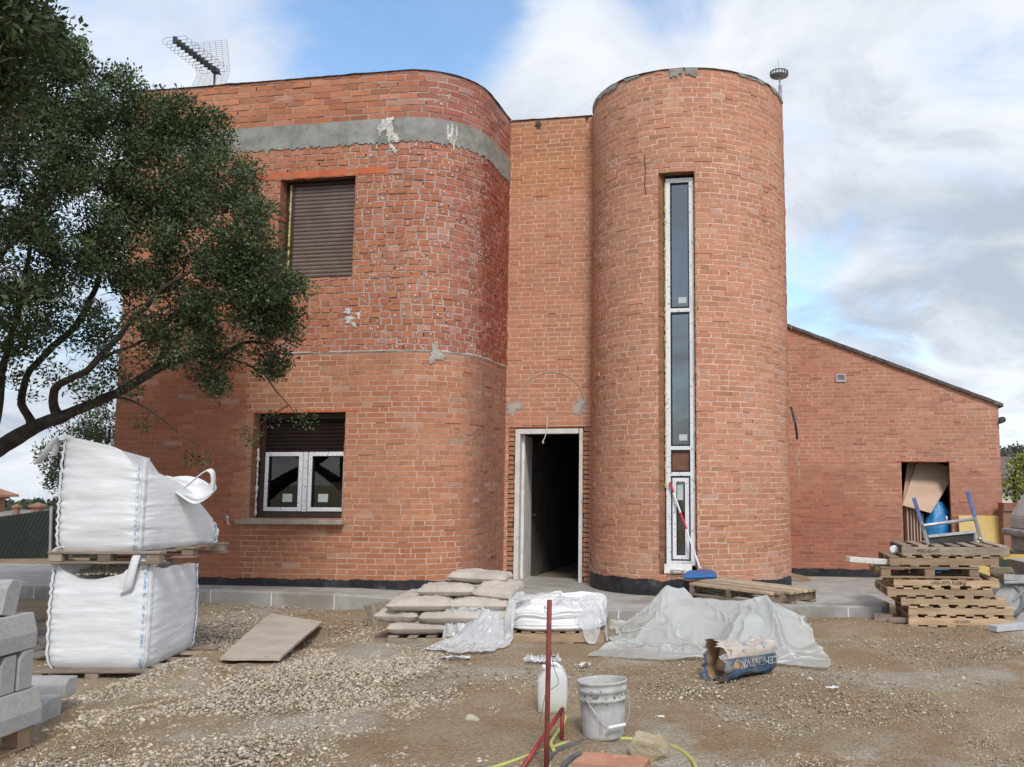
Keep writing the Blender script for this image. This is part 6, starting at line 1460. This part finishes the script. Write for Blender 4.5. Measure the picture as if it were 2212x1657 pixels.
mb = MB(); Lb, Wb, Hb = .36, .20, .075
mb.box((0, 0, Hb - .008), (Lb, Wb, .016)); mb.box((0, 0, .008), (Lb, Wb, .016))
for y in np.linspace(-Wb / 2 + .006, Wb / 2 - .006, 4): mb.box((0, y, Hb / 2), (Lb, .012, Hb - .032))
mb.box((0, 0, Hb / 2), (Lb - .002, Wb - .026, .008)); mb.build('body', m_clay, t)
mb = MB(); [mb.box((0, -Wb / 2 - .001, z), (Lb, .004, .004)) for z in (.022, .037, .052)]; mb.build('groove_ribs', m_clay, t)
def scrap(x, y, w, d, mat, name, label, cat, seed, crump=.02, n=10, rot=None, th=.002):
    q = gpx(x, y); rs = random.Random(seed); mb = MB()
    mb.grid([[((u / n - .5) * w * (1 + .2 * fbm(v * .6, seed)), (v / n - .5) * d * (1 + .3 * fbm(u * .6, seed + 3)), .008 + crump * abs(fbm(u * .45 + seed, v * .45, seed)) * 1.6) for u in range(n + 1)] for v in range(n + 1)])
    o = mb.build(name, mat, smooth=True, loc=q + Vector((0, 0, .004)), rotz=rot if rot is not None else rs.uniform(0, 3)); return tag(o, label, cat)
scrap(1471, 1577, .075, .055, MAT('paper', (.72, .72, .71), (.8, .8, .79), 6), 'paper_scrap', 'folded white paper scrap on the dirt right of the bucket', 'paper', 1, .008, 4, -.5)
scrap(1172, 1432, .30, .11, m_poly, 'film_scrap', 'crumpled white film scrap behind the white can', 'plastic scrap', 2, .05, 16, .05)
scrap(985, 1424, .24, .05, MAT('blue_film', (.45, .52, .62), (.62, .66, .70), 9, .3), 'film_scrap', 'flat bluish film strip below the crumpled film', 'plastic scrap', 3, .02, 10, .05)
scrap(1262, 1441, .10, .06, m_plaster, 'mortar_crumb', 'white crumbs of mortar right of the white can', 'mortar', 4, .03, 8)
scrap(1425, 1553, .06, .015, m_strap, 'plastic_scrap', 'thin white plastic offcut beside the bucket', 'plastic scrap', 5, .01, 6, .05)
scrap(1800, 1490, .10, .03, m_strap, 'plastic_scrap', 'small white plastic strip on the dirt right of the cement bag', 'plastic scrap', 7, .02, 6, -.2)
scrap(1180, 1420, .16, .03, m_woodg, 'wood_sliver', 'grey wood sliver in front of the wrapped load', 'wood', 9, .01, 6, .1)
# ================================================================== RIGHT: PALLET STACK
def P3px(x, y): return ((2083 + x / 3.314) / 1.1677, (1135 + y / 3.314) / 1.1677)
m_ink = MAT('ink', (.05, .04, .03), (.12, .09, .07), 30, .9, c3=(.3, .22, .14), s3=40, lo3=.58, hi3=.66)
PYF = 9.55; zc = gz(3.3, 9.7) - .01; pl = []
rows = [  # zoom x0, x1, y0(top), y1(bottom), kind, label
    (740, 1605, 1400, 1490, 's', 'bottom pale pallet of the right stack with stamped lettering'),
    (735, 1590, 1315, 1398, 's', 'second pallet from the bottom of the right stack'),
    (675, 1530, 1235, 1313, 's', 'third pallet from the bottom of the right stack, shifted left'),
    (555, 1415, 1155, 1233, 's', 'fourth pallet from the bottom of the right stack, sticking out left'),
    (615, 1475, 1072, 1152, 's', 'yellowish pallet with large upside down lettering on its front'),
    (495, 1310, 975, 1070, 'b', 'pallet turned sideways showing its blocks above the lettered one'),
    (580, 1470, 885, 972, 's', 'orange brown pallet directly under the topmost grey one'),
    (690, 1560, 790, 883, 't', 'topmost grey weathered pallet of the right stack carrying the frame')]
z = zc
for k, (x0, x1, y0, y1, kind, lb) in enumerate(rows):
    a = atY(*P3px(x0, y1), PYF); b_ = atY(*P3px(x1, y1), PYF); top_ = atY(*P3px(x0, y0), PYF); hgt = max(.085, top_.z - a.z - .002); L = b_.x - a.x
    zz0 = max(z, a.z) if k else a.z; zz0 = a.z if abs(a.z - z) < .03 else z
    d = .8
    p_ = pallet(((a.x + b_.x) / 2, PYF + d / 2, z), R(-6 + (0, .4, -.3, .6, -.4, .8, .3, -.5)[k]), L, d, lb, 'pallets of the right stack', h=hgt, ntop=7, nbot=6, seed=60 + k, blocks=(kind == 'b'), mat=(m_woodg if kind == 't' else m_wood), tint=(1.15, .95, 1.1, .92, 1.1, .62, .72, .95)[k])
    pl.append((p_, L, d, hgt)); z += hgt + .002
def mark(i_, body, size, x, rot180=False, sx=1.0):
    p_, L, d, hgt = pl[i_]; text_mesh(body, size, 'lettering', m_ink, p_, (x, -d / 2 - .0025, hgt / 2), (R(90), R(180) if rot180 else 0, 0), sx, .0006)
mark(4, 'Petra Garden', .066, .02, True, 1.0); mark(0, 'VEKADEN', .038, -.0, False, 1.0); mark(7, 'IPPC-ES-HT', .05, -.28, False, .95)
ZT2 = z
# blue and grey steel frame on top of the stack
def S(x, y, Yd): return atY(*P3px(x, y), Yd)
base = Vector((3.35, PYF + .3, ZT2)); t = thing('steel_trestle', base, 'upturned grey steel frame with two blue painted legs on the pallet stack', 'steel trestle')
m_bluep = MAT('blue_paint', (.10, .17, .40), (.16, .25, .50), 7, .6, .2, 40, c3=(.30, .30, .33), s3=8, lo3=.60, hi3=.7); m_gst = MAT('grey_steel', (.30, .30, .30), (.42, .42, .42), 8, .6, .3, 40, c3=(.20, .16, .13), s3=9, lo3=.60, hi3=.7)
A0, A1 = S(736, 402, PYF + .15), S(858, 800, PYF + .32); B0, B1 = S(1184, 342, PYF + .55), S(1306, 782, PYF + .72)
for (p, q) in ((A0, A1), (B0, B1)):
    mid = p.lerp(q, .50); mb = MB(); mb.bar(p - base, mid - base, .038, .03, (0, 1, .2)); mb.build('leg', m_bluep, t, bevel=.003); mb = MB(); mb.bar(mid - base, q - base, .038, .03, (0, 1, .2)); mb.build('leg', m_gst, t, bevel=.003)
mb = MB(); mb.tube([S(815, 632, PYF + .2) - base, S(1245, 577, PYF + .62) - base], .018, 12); mb.tube([S(1012, 606, PYF + .4) - base, S(1008, 552, PYF + .4) - base], .012, 8); mb.build('crossbar', m_metal, t, smooth=True)
c4 = [S(860, 800, PYF + .30), S(1245, 786, PYF + .66), S(1238, 688, PYF + .68), S(848, 728, PYF + .34)]
mb = MB(); nrm = (c4[1] - c4[0]).cross(c4[3] - c4[0]).normalized() * .03; mb.hexa([c4[0] - base, c4[1] - base, c4[1] - base - nrm, c4[0] - base - nrm, c4[3] - base, c4[2] - base, c4[2] - base - nrm, c4[3] - base - nrm]); mb.build('panel', MAT('dark_panel', (.028, .026, .024), (.05, .046, .042), 6, .7, .3, 40), t)
mb = MB()
for (p, q) in ((c4[3], c4[2]), (c4[1], c4[2])): mb.bar(p - base + nrm * .1, q - base + nrm * .1, .03, .045, nrm)
mb.build('panel_edge', m_gst, t)
mb = MB(); mb.tube(curve_pts([B1 - base + Vector((-.08, 0, .02)), B1 - base + Vector((-.04, -.03, .06)), B1 - base + Vector((0, -.02, .03)), B1 - base + Vector((.03, 0, .01))], 4), .012, 8); mb.build('hinge', m_metal, t)
# white plank sticking out of the stack to the left
a, b_ = S(183, 912, PYF + .1), S(640, 945, PYF + .25); mb = MB(); c = (a + b_) / 2; mb.bar(a - c, b_ - c, .10, .055, col=(1, 1, 1)); tag(mb.build('white_plank', MAT('white_wood', (.55, .52, .48), (.70, .68, .65), 8, .8, .4, 30, stretch=(1, 6, 6)), loc=c, bevel=.004), 'flaking white plank sticking out left from the pallet stack', 'plank')
a = S(650, 850, PYF + .2); rock('white_sack', (a.x - .03, a.y + .25, a.z), .055, m_strap, 'small white plastic bundle at the left end of the topmost pallet', 'plastic bundle', seed=4, sx=(1, 1, .9))
# scrap tile pieces on the ground left of the stack
q = gpx(1912, 1340); t0 = MB(); t0.box((0, 0, .035), (.20, .10, .07), jit=.006); tag(t0.build('broken_brick', MAT('pink_brick', (.45, .30, .24), (.52, .37, .31), 7, .9, .5, 50), loc=q, rotz=-.5, bevel=.004), 'pinkish broken brick lying left of the pallet stack', 'brick')
q = gpx(1945, 1345); t0 = MB(); t0.box((0, 0, .03), (.24, .09, .05), jit=.006, col=(.8, .75, .7)); tag(t0.build('wood_offcut', m_woodg, loc=q, rotz=-.35, bevel=.004), 'short grey wood offcut beside the pinkish broken brick', 'wood')
a, b_ = gpx(2144, 1365), gpx(2290, 1352); c = (a + b_) / 2 + Vector((0, 0, .035)); mb = MB(); mb.bar(a + Vector((0, 0, .035)) - c, b_ + Vector((0, 0, .035)) - c, .12, .06); tag(mb.build('grey_plank', MAT('grey_paint', (.42, .43, .45), (.5, .51, .53), 5, .7), loc=c, bevel=.004), 'pale grey plank on the ground at the foot of the pallet stack', 'plank')
a, b_ = gpx(2175, 1345), gpx(2300, 1335); c = (a + b_) / 2 + Vector((0, 0, .06)); mb = MB(); mb.bar(a + Vector((0, .12, .03)) - c, b_ + Vector((0, .12, .03)) - c, .2, .10); tag(mb.build('concrete_block', m_kerb, loc=c + Vector((0, 0, 0)), bevel=.006), 'pale concrete block behind the grey plank at the right edge', 'block')
# wheelbarrow behind the stack
wc = S(1520, 1255, 9.35 + .35); wx, wy, wz = wc.x, PYF + .2, .17
wc = S(1512, 1250, PYF + .22); t = thing('wheelbarrow', (wc.x, wc.y, wc.z), 'grey wheelbarrow tipped behind the right end of the pallet stack', 'wheelbarrow')
mb = MB(); n = 40; RR = .165
V = [];
for k in range(n):
    a = 2 * math.pi * k / n
    for j in range(10): c = 2 * math.pi * j / 10; V.append(((RR + .035 * math.cos(c)) * math.cos(a), .04 * math.sin(c), (RR + .035 * math.cos(c)) * math.sin(a)))
mb.add(V, [(k * 10 + j, ((k + 1) % n) * 10 + j, ((k + 1) % n) * 10 + (j + 1) % 10, k * 10 + (j + 1) % 10) for k in range(n) for j in range(10)]); wh = mb.build('wheel', MAT('grey_tyre', (.16, .16, .165), (.24, .24, .245), 6, .8, .3, 40), t, smooth=True)
mb = MB(); mb.lathe([(0, -.02), (.05, -.022), (.12, -.01), (.145, -.028), (.15, .0), (.145, .028), (.12, .01), (.05, .022), (0, .02)], n=32); o = mb.build('rim', MAT('grey_rim', (.34, .35, .36), (.42, .43, .44), 8, .5), wh, smooth=True); o.rotation_euler = (R(90), 0, 0)
mb = MB(); p = S(1480, 1060, PYF + .15) - wc; q_ = p + Vector((.9, .12, -.06)); mb.bar(p, q_, .05, .06); p2 = S(1485, 1105, PYF + .15) - wc; mb.tube([p2, p2 + Vector((.9, .1, .0))], .022, 10); mb.tube([p2 + Vector((.3, .0, 0)), p2 + Vector((.12, .05, -.2)), Vector((0, .06, 0))], .014, 8); mb.build('handle', m_gst, t)
mb = MB(); o0 = p2 + Vector((.35, .1, .0))
mb.hexa([o0 + Vector(v) for v in ((.05, .05, -.02), (.6, .05, -.02), (.6, .5, -.02), (.05, .5, -.02), (-.05, -.02, .2), (.75, -.02, .2), (.75, .56, .2), (-.05, .56, .2))]); mb.build('tray', m_gst, t, bevel=.02)
# ================================================================== STORE DOORWAY CONTENT
def A3(x, y, d):  s, z_ = onwall(*P3px(x, y), d); return l2w(s, d, z_)
def leanboard(pts, th, mat, label, ofs):
    P = [A3(x, y, d) for x, y, d in pts]; c = sum(P, Vector()) / 4; nrm = (P[1] - P[0]).cross(P[3] - P[0]).normalized() * th
    if nrm.y < 0: nrm = -nrm
    mb = MB(); mb.hexa([P[0] - c, P[1] - c, P[1] - c + nrm, P[0] - c + nrm, P[3] - c, P[2] - c, P[2] - c + nrm, P[3] - c + nrm]); return tag(mb.build('board', mat, loc=c), label, 'board', 'boards leaning in the store doorway')
m_ply = MAT('pink_ply', (.50, .345, .245), (.56, .40, .30), 2, .8, .15, 30, stretch=(1, 1, 3)); m_ply2 = MAT('reddish_ply', (.40, .24, .17), (.47, .31, .23), 2, .8, stretch=(1, 1, 3))
leanboard(((640, 462, AD + .03), (880, 526, AD - .03), (1100, 160, AD + .55), (780, 60, AD + .55)), .018, m_ply, 'pale plywood board leaning diagonally in front in the store doorway', 0)
leanboard(((640, 455, AD + .10), (700, 470, AD + .09), (860, 60, AD + .62), (690, 20, AD + .62)), .018, m_ply2, 'darker plywood board leaning just behind the pale one', 0)
for k, x in enumerate((688, 716, 742, 768, 794, 818)):
    s0, _ = onwall(*P3px(x, 640), AD + .06 + .02 * k); p = l2w(s0, AD + .10 + .03 * k, -.36); ll = 1.50 - .03 * k
    mb = MB(); mb.box((0, .2, ll / 2), (.022, .42, ll)); o = mb.build('board', m_ply2 if k % 2 else m_ply, loc=p, rotz=-TH + R(24)); tag(o, ('first', 'second', 'third', 'fourth', 'fifth', 'rightmost')[k] + ' upright board from the left in the store doorway', 'board', 'upright boards in the store doorway')
bl = [l2w(onwall(*P3px(950, 700), AD + .25)[0], AD + .28, -.36)][0]
G = []; N = 40
for v in range(34):
    f = v / 33; row = []
    for u in range(N):
        a = 2 * math.pi * u / N; k = float(np.interp(f, [0, .06, .4, .75, .92, 1], [.85, 1, 1.02, .86, .55, .22])); w = 1 + .12 * fbm(math.cos(a) * 1.6, f * 9, math.sin(a) * 1.6 + 3) + .09 * fbm(math.cos(a) * 2.5, math.sin(a) * 2.5, f * 5)
        row.append((0.29 * k * w * math.cos(a), .2 * k * w * math.sin(a), f * 1.56 + .02 * fbm(a, f * 8, 8)))
    G.append(row)
mb = MB(); mb.grid(G, close_u=True); tag(mb.build('blue_sack', MAT('blue_poly', (.015, .16, .42), (.03, .23, .52), 5, .38, .7, 16, spec=.6, bdist=.015), smooth=True, loc=bl), 'tall crumpled bright blue plastic sack in the store doorway', 'plastic sack')
s0, z0 = onwall(*P3px(1112, 548), AD - .12); s1, _ = onwall(*P3px(1446, 548), AD - .12)
mb = MB(); mb.box((0, 0, 0), (s1 - s0, .03, z0 + .36)); o = mb.build('yellow_board', MAT('yellow_foam', (.62, .44, .14), (.70, .53, .23), 1.4, .75), loc=l2w((s0 + s1) / 2, AD - .12, (z0 - .36) / 2), rotz=-TH, bevel=.003); o.rotation_euler = (R(-3), 0, -TH); tag(o, 'yellow insulation board leaning on the annex wall', 'board')
# ================================================================== BARBECUE AT THE RIGHT EDGE
bx = atY(2296, 1150, 11.0).x; t = thing('barbecue', (bx, 11.0, gz(bx, 11)), 'grey concrete barbecue with a sloping hood at the right edge', 'barbecue'); g0 = gz(bx, 11)
m_bbq = MAT('bbq_concrete', (.43, .42, .40), (.54, .53, .51), 5, .92, .5, 40, c3=(.52, .51, .50), s3=4, lo3=.55, hi3=.75); m_bbd = MAT('bbq_dark', (.27, .265, .26), (.38, .375, .37), 6, .92, .5, 40, c3=(.40, .38, .37), s3=6)
zl = lambda y: atY(2180, y, 11.0).z - g0
def fr(w0, d0, z0, w1, d1, z1): return [(-w0, -d0, z0), (w0, -d0, z0), (w0, d0, z0), (-w0, d0, z0), (-w1, -d1, z1), (w1, -d1, z1), (w1, d1, z1), (-w1, d1, z1)]
mb = MB(); mb.hexa(fr(.475, .40, zl(1117), .20, .2, zl(1020))); mb.hexa(fr(.485, .41, zl(1143), .48, .405, zl(1117) - .002)); mb.build('hood', m_bbq, t, bevel=.012)
mb = MB(); mb.hexa(fr(.2, .2, zl(1020) + .001, .18, .18, zl(930))); mb.build('chimney', m_bbq, t, bevel=.01)
mb = MB(); mb.hexa(fr(.555, .5, zl(1160), .555, .5, zl(1144))); mb.build('ledge', m_bbd, t, bevel=.03)
mb = MB(); mb.hexa(fr(.47, .42, zl(1192), .47, .42, zl(1160) - .002)); mb.hexa(fr(.35, .32, zl(1203), .465, .415, zl(1192) - .001)); mb.build('firebox', m_bbd, t, bevel=.02)
mb = MB(); mb.box((-.33, 0, zl(1206) / 2), (.14, .55, zl(1206))); mb.box((.27, 0, zl(1206) / 2), (.14, .55, zl(1206))); mb.build('leg', m_bbd, t, bevel=.01)
mb = MB(); a = atY(2163, 1203, 10.4); b_ = atY(2260, 1203, 10.4); c = (a + b_) / 2; mb.bar(a - c, b_ - c, .12, .05); tag(mb.build('yellow_plank', MAT('yellow_wood', (.50, .32, .08), (.58, .40, .12), 5, .8), loc=c), 'yellowish plank under the barbecue firebox', 'plank')
# ================================================================== RIGHT BACKGROUND
px_ = [2000, 2140, 2165, 2180, 2200, 2230, 2300, 2500]; py_ = [1010, 1000, 984, 978, 974, 966, 950, 930]
pr = ([atY(x, 1000, 150).x for x in px_], [atY(x, y, 150).z - .8 for x, y in zip(px_, py_)])
hl, rw = hillmesh('hill', atY(2000, 1000, 150).x, atY(2500, 1000, 150).x, 140, pr, MAT('rocky_hill', (.10, .10, .095), (.16, .155, .14), .4, 1, c3=(.05, .06, .04), s3=.25, lo3=.5, hi3=.6), 30)
wood('woodland', 'sparse dark bushes over the rocky hill at the right', [p for r in rw[3:13] for p in r], 4500, .8, [(.06, .065, .05), (.09, .09, .07), (.13, .125, .105)], 5)
p = atY(2215, 1040, 26)
far_house('low_house', 'low white house with a dark tiled roof behind the right hand shrub', p.x + 1.0, 28, 3.9, 4, -1.5, 1.72, 2.35, MAT('white_wall', (.62, .61, .58), (.72, .71, .68), 1, .9), MAT('dark_tile', (.11, .08, .07), (.17, .13, .115), 3, .9))
lb3 = [L3([(2200, 1180, 17, .05), (2198, 1120, 17, .04), (2190, 1060, 17, .03), (2196, 1000, 17, .012)]), L3([(2198, 1110, 17, .03), (2215, 1060, 17, .02), (2222, 1005, 17, .01)])]
tg3 = []
for (x, y, r, n) in ((2185, 1050, 20, 26), (2200, 1010, 18, 20), (2215, 1040, 26, 30), (2190, 1075, 16, 18), (2225, 990, 24, 20), (2240, 1060, 26, 20), (2205, 1000, 10, 8)):
    for k in range(n // 2): v = rng.normal(size=3); v /= np.linalg.norm(v); tg3.append(atY(x + v[0] * r, y + v[2] * r, 17 + v[1] * .3))
b = atY(2200, 1180, 17)
grow_tree('shrub', lb3, tg3, 20, (b.x, b.y, b.z), 'yellow green shrub between the annex and the white house', 'shrub', [(.30, .36, .06), (.16, .22, .06), (.40, .45, .09), (.10, .14, .05)], .075, seed=13, spread=.15)
q0 = atY(2162, 1094, 15.2); mb = MB(); mb.box((.25, 0, 0), (.5, .25, .12)); mb.box((.25, .02, -.5), (.5, .2, .86), mi=1); tag(mb.build('garden_wall', [MAT('terracotta_cap', (.24, .09, .07), (.30, .12, .09), 4, .9), m_fwall], loc=(q0.x, 15.2, q0.z)), 'low brick garden wall with a terracotta cap behind the barbecue', 'wall')
mb = MB(); q0 = atY(2185, 1225, 13.0); mb.box((0, 0, 0), (2.0, .3, .5)); 
tag(mb.build('gap_filler', MAT('dark_green_filler', (.03, .045, .03), (.06, .075, .05), 5, 1), loc=(q0.x + .9, 13.4, q0.z - .05)), 'dark low hedge behind the barbecue legs', 'filler')  # added dark box standing in for the dark gap behind the barbecue
q = atY(2190, 1238, 12.2); rock('stone', (q.x, q.y, q.z), .22, m_rockY, 'pale yellowish stone behind the wheelbarrow', seed=91, sx=(1.6, 1, .5))
# ================================================================== ROOF: TV ANTENNA AND TOWER MAST
def RP(x, y, d): s, z_ = onwall(x, y, d); return l2w(s, d, z_)
b = RP(465, 190, 1.3); b.z = 6.38; t = thing('tv_antenna', b, 'television antenna with a wire reflector on the left roof', 'antenna')
m_alu = MAT('aluminium', (.45, .46, .48), (.55, .56, .58), 9, .4, metal=.6); mtop = RP(464, 152, 1.3)
mb = MB(); mb.tube([Vector((0, 0, 0)), mtop - b], .015, 10); mb.build('mast', m_dmetal, t, smooth=True)
h0, h1 = RP(476, 161, 1.35) - b, RP(377, 86, .35) - b; mb = MB(); mb.tube([h0, h1], .007, 8)
for k in range(26): p = h0.lerp(h1, k / 25); mb.box(p, (.019, .019, .019))
mb.build('boom', m_dmetal, t)
ax = (h1 - h0).normalized(); side = ax.cross(Vector((0, 0, 1))).normalized(); upv = side.cross(ax).normalized()
for k in range(11):
    p = h0.lerp(h1, .16 + .83 * k / 10); ln = .20 - .004 * k; mb = MB()
    for sg in (-1, 1):
        loop = []
        for a in np.linspace(0, 2 * math.pi, 17):
            c, s = math.cos(a), math.sin(a); r = (abs(c) ** 4 + abs(s) ** 4) ** -.25; loop.append(p + side * sg * (.03 + ln / 2 + c * r * ln / 2) + upv * (s * r * .052))
        mb.tube(loop, .0026, 5, cap=False)
    mb.box(p, (.05, .03, .10)); mb.build('director', m_dmetal, t)
mb = MB(); mb.box(h0.lerp(h1, .11), (.10, .10, .08)); mb.build('junction_box', m_dmetal, t, bevel=.015)
def refl(c4, nu, nv, nm):
    c4 = [c - b for c in c4]; mb = MB()
    for k in range(nv + 1): mb.tube([c4[0].lerp(c4[3], k / nv), c4[1].lerp(c4[2], k / nv)], .0022, 4, cap=False)
    for k in range(nu + 1): mb.tube([c4[0].lerp(c4[1], k / nu), c4[3].lerp(c4[2], k / nu)], .0022, 4, cap=False)
    mb.build(nm, m_alu, t)
refl([RP(425, 162, 1.45), RP(497, 152, 1.45), RP(490, 86, .95), RP(414, 93, .95)], 6, 16, 'reflector'); refl([RP(424, 164, 1.45), RP(497, 154, 1.45), RP(484, 196, 1.0), RP(408, 200, 1.0)], 6, 15, 'reflector')
b = RP(1686, 225, 2.3); b.z = 6.4; t = thing('lightning_rod', b, 'round disc lightning rod on a thin mast at the tower edge', 'lightning rod'); dc = RP(1683, 166, 2.3)
mb = MB(); mb.tube([Vector((0, 0, 0)), Vector((0, 0, 1)) * (RP(1685, 185, 2.3).z - b.z) + (dc - b).cross(Vector((0, 0, 0)))], .028, 10); mb.build('mast', m_metal, t, smooth=True)
mb = MB(); mb.tube([Vector((0, 0, RP(1685, 187, 2.3).z - b.z)), dc - b], .014, 8); mb.build('stem', m_metal, t)
mb = MB(); mb.lathe([(0, .0), (.125, .01), (.128, .018), (.0, .02)], dc - b, 32); mb.build('disc', m_gst, t, smooth=True)
mb = MB(); mb.lathe([(.128, .07), (.132, .07), (.132, .052), (.128, .052), (.128, .07)], dc - b, 32)
for k in range(18): a = 2 * math.pi * k / 18; mb.box(dc - b + Vector((.128 * math.cos(a), .128 * math.sin(a), .038)), (.012, .012, .05), a)
mb.build('ring', m_dmetal, t)
mb = MB()
for (dx, dz) in ((-.05, .16), (-.01, .27), (.01, .13), (.09, .14)): mb.tube([dc - b + Vector((0, 0, .02)), dc - b + Vector((dx, 0, dz))], .003, 4)
mb.build('spike', m_metal, t)
# two oaks standing behind the photographer, seen only as reflections in the panes
src = [o for o in SC.objects if o.name == 'holm_oak'][0]
for (x, y, a, lb) in ((-9.5, 1.0, 35, 'holm oak out of frame at the left, mirrored in the ground floor panes'), (-14.0, -5.0, 170, 'farther holm oak out of frame at the left, behind the mirrored one')):
    c = copy_tree(src); c.location = (x, y, -.1); c.rotation_euler = (0, 0, R(a)); c.scale = (1.25, 1.25, 1.35); c['label'] = lb; c['group'] = 'holm oaks of the plot'
src['group'] = 'holm oaks of the plot'
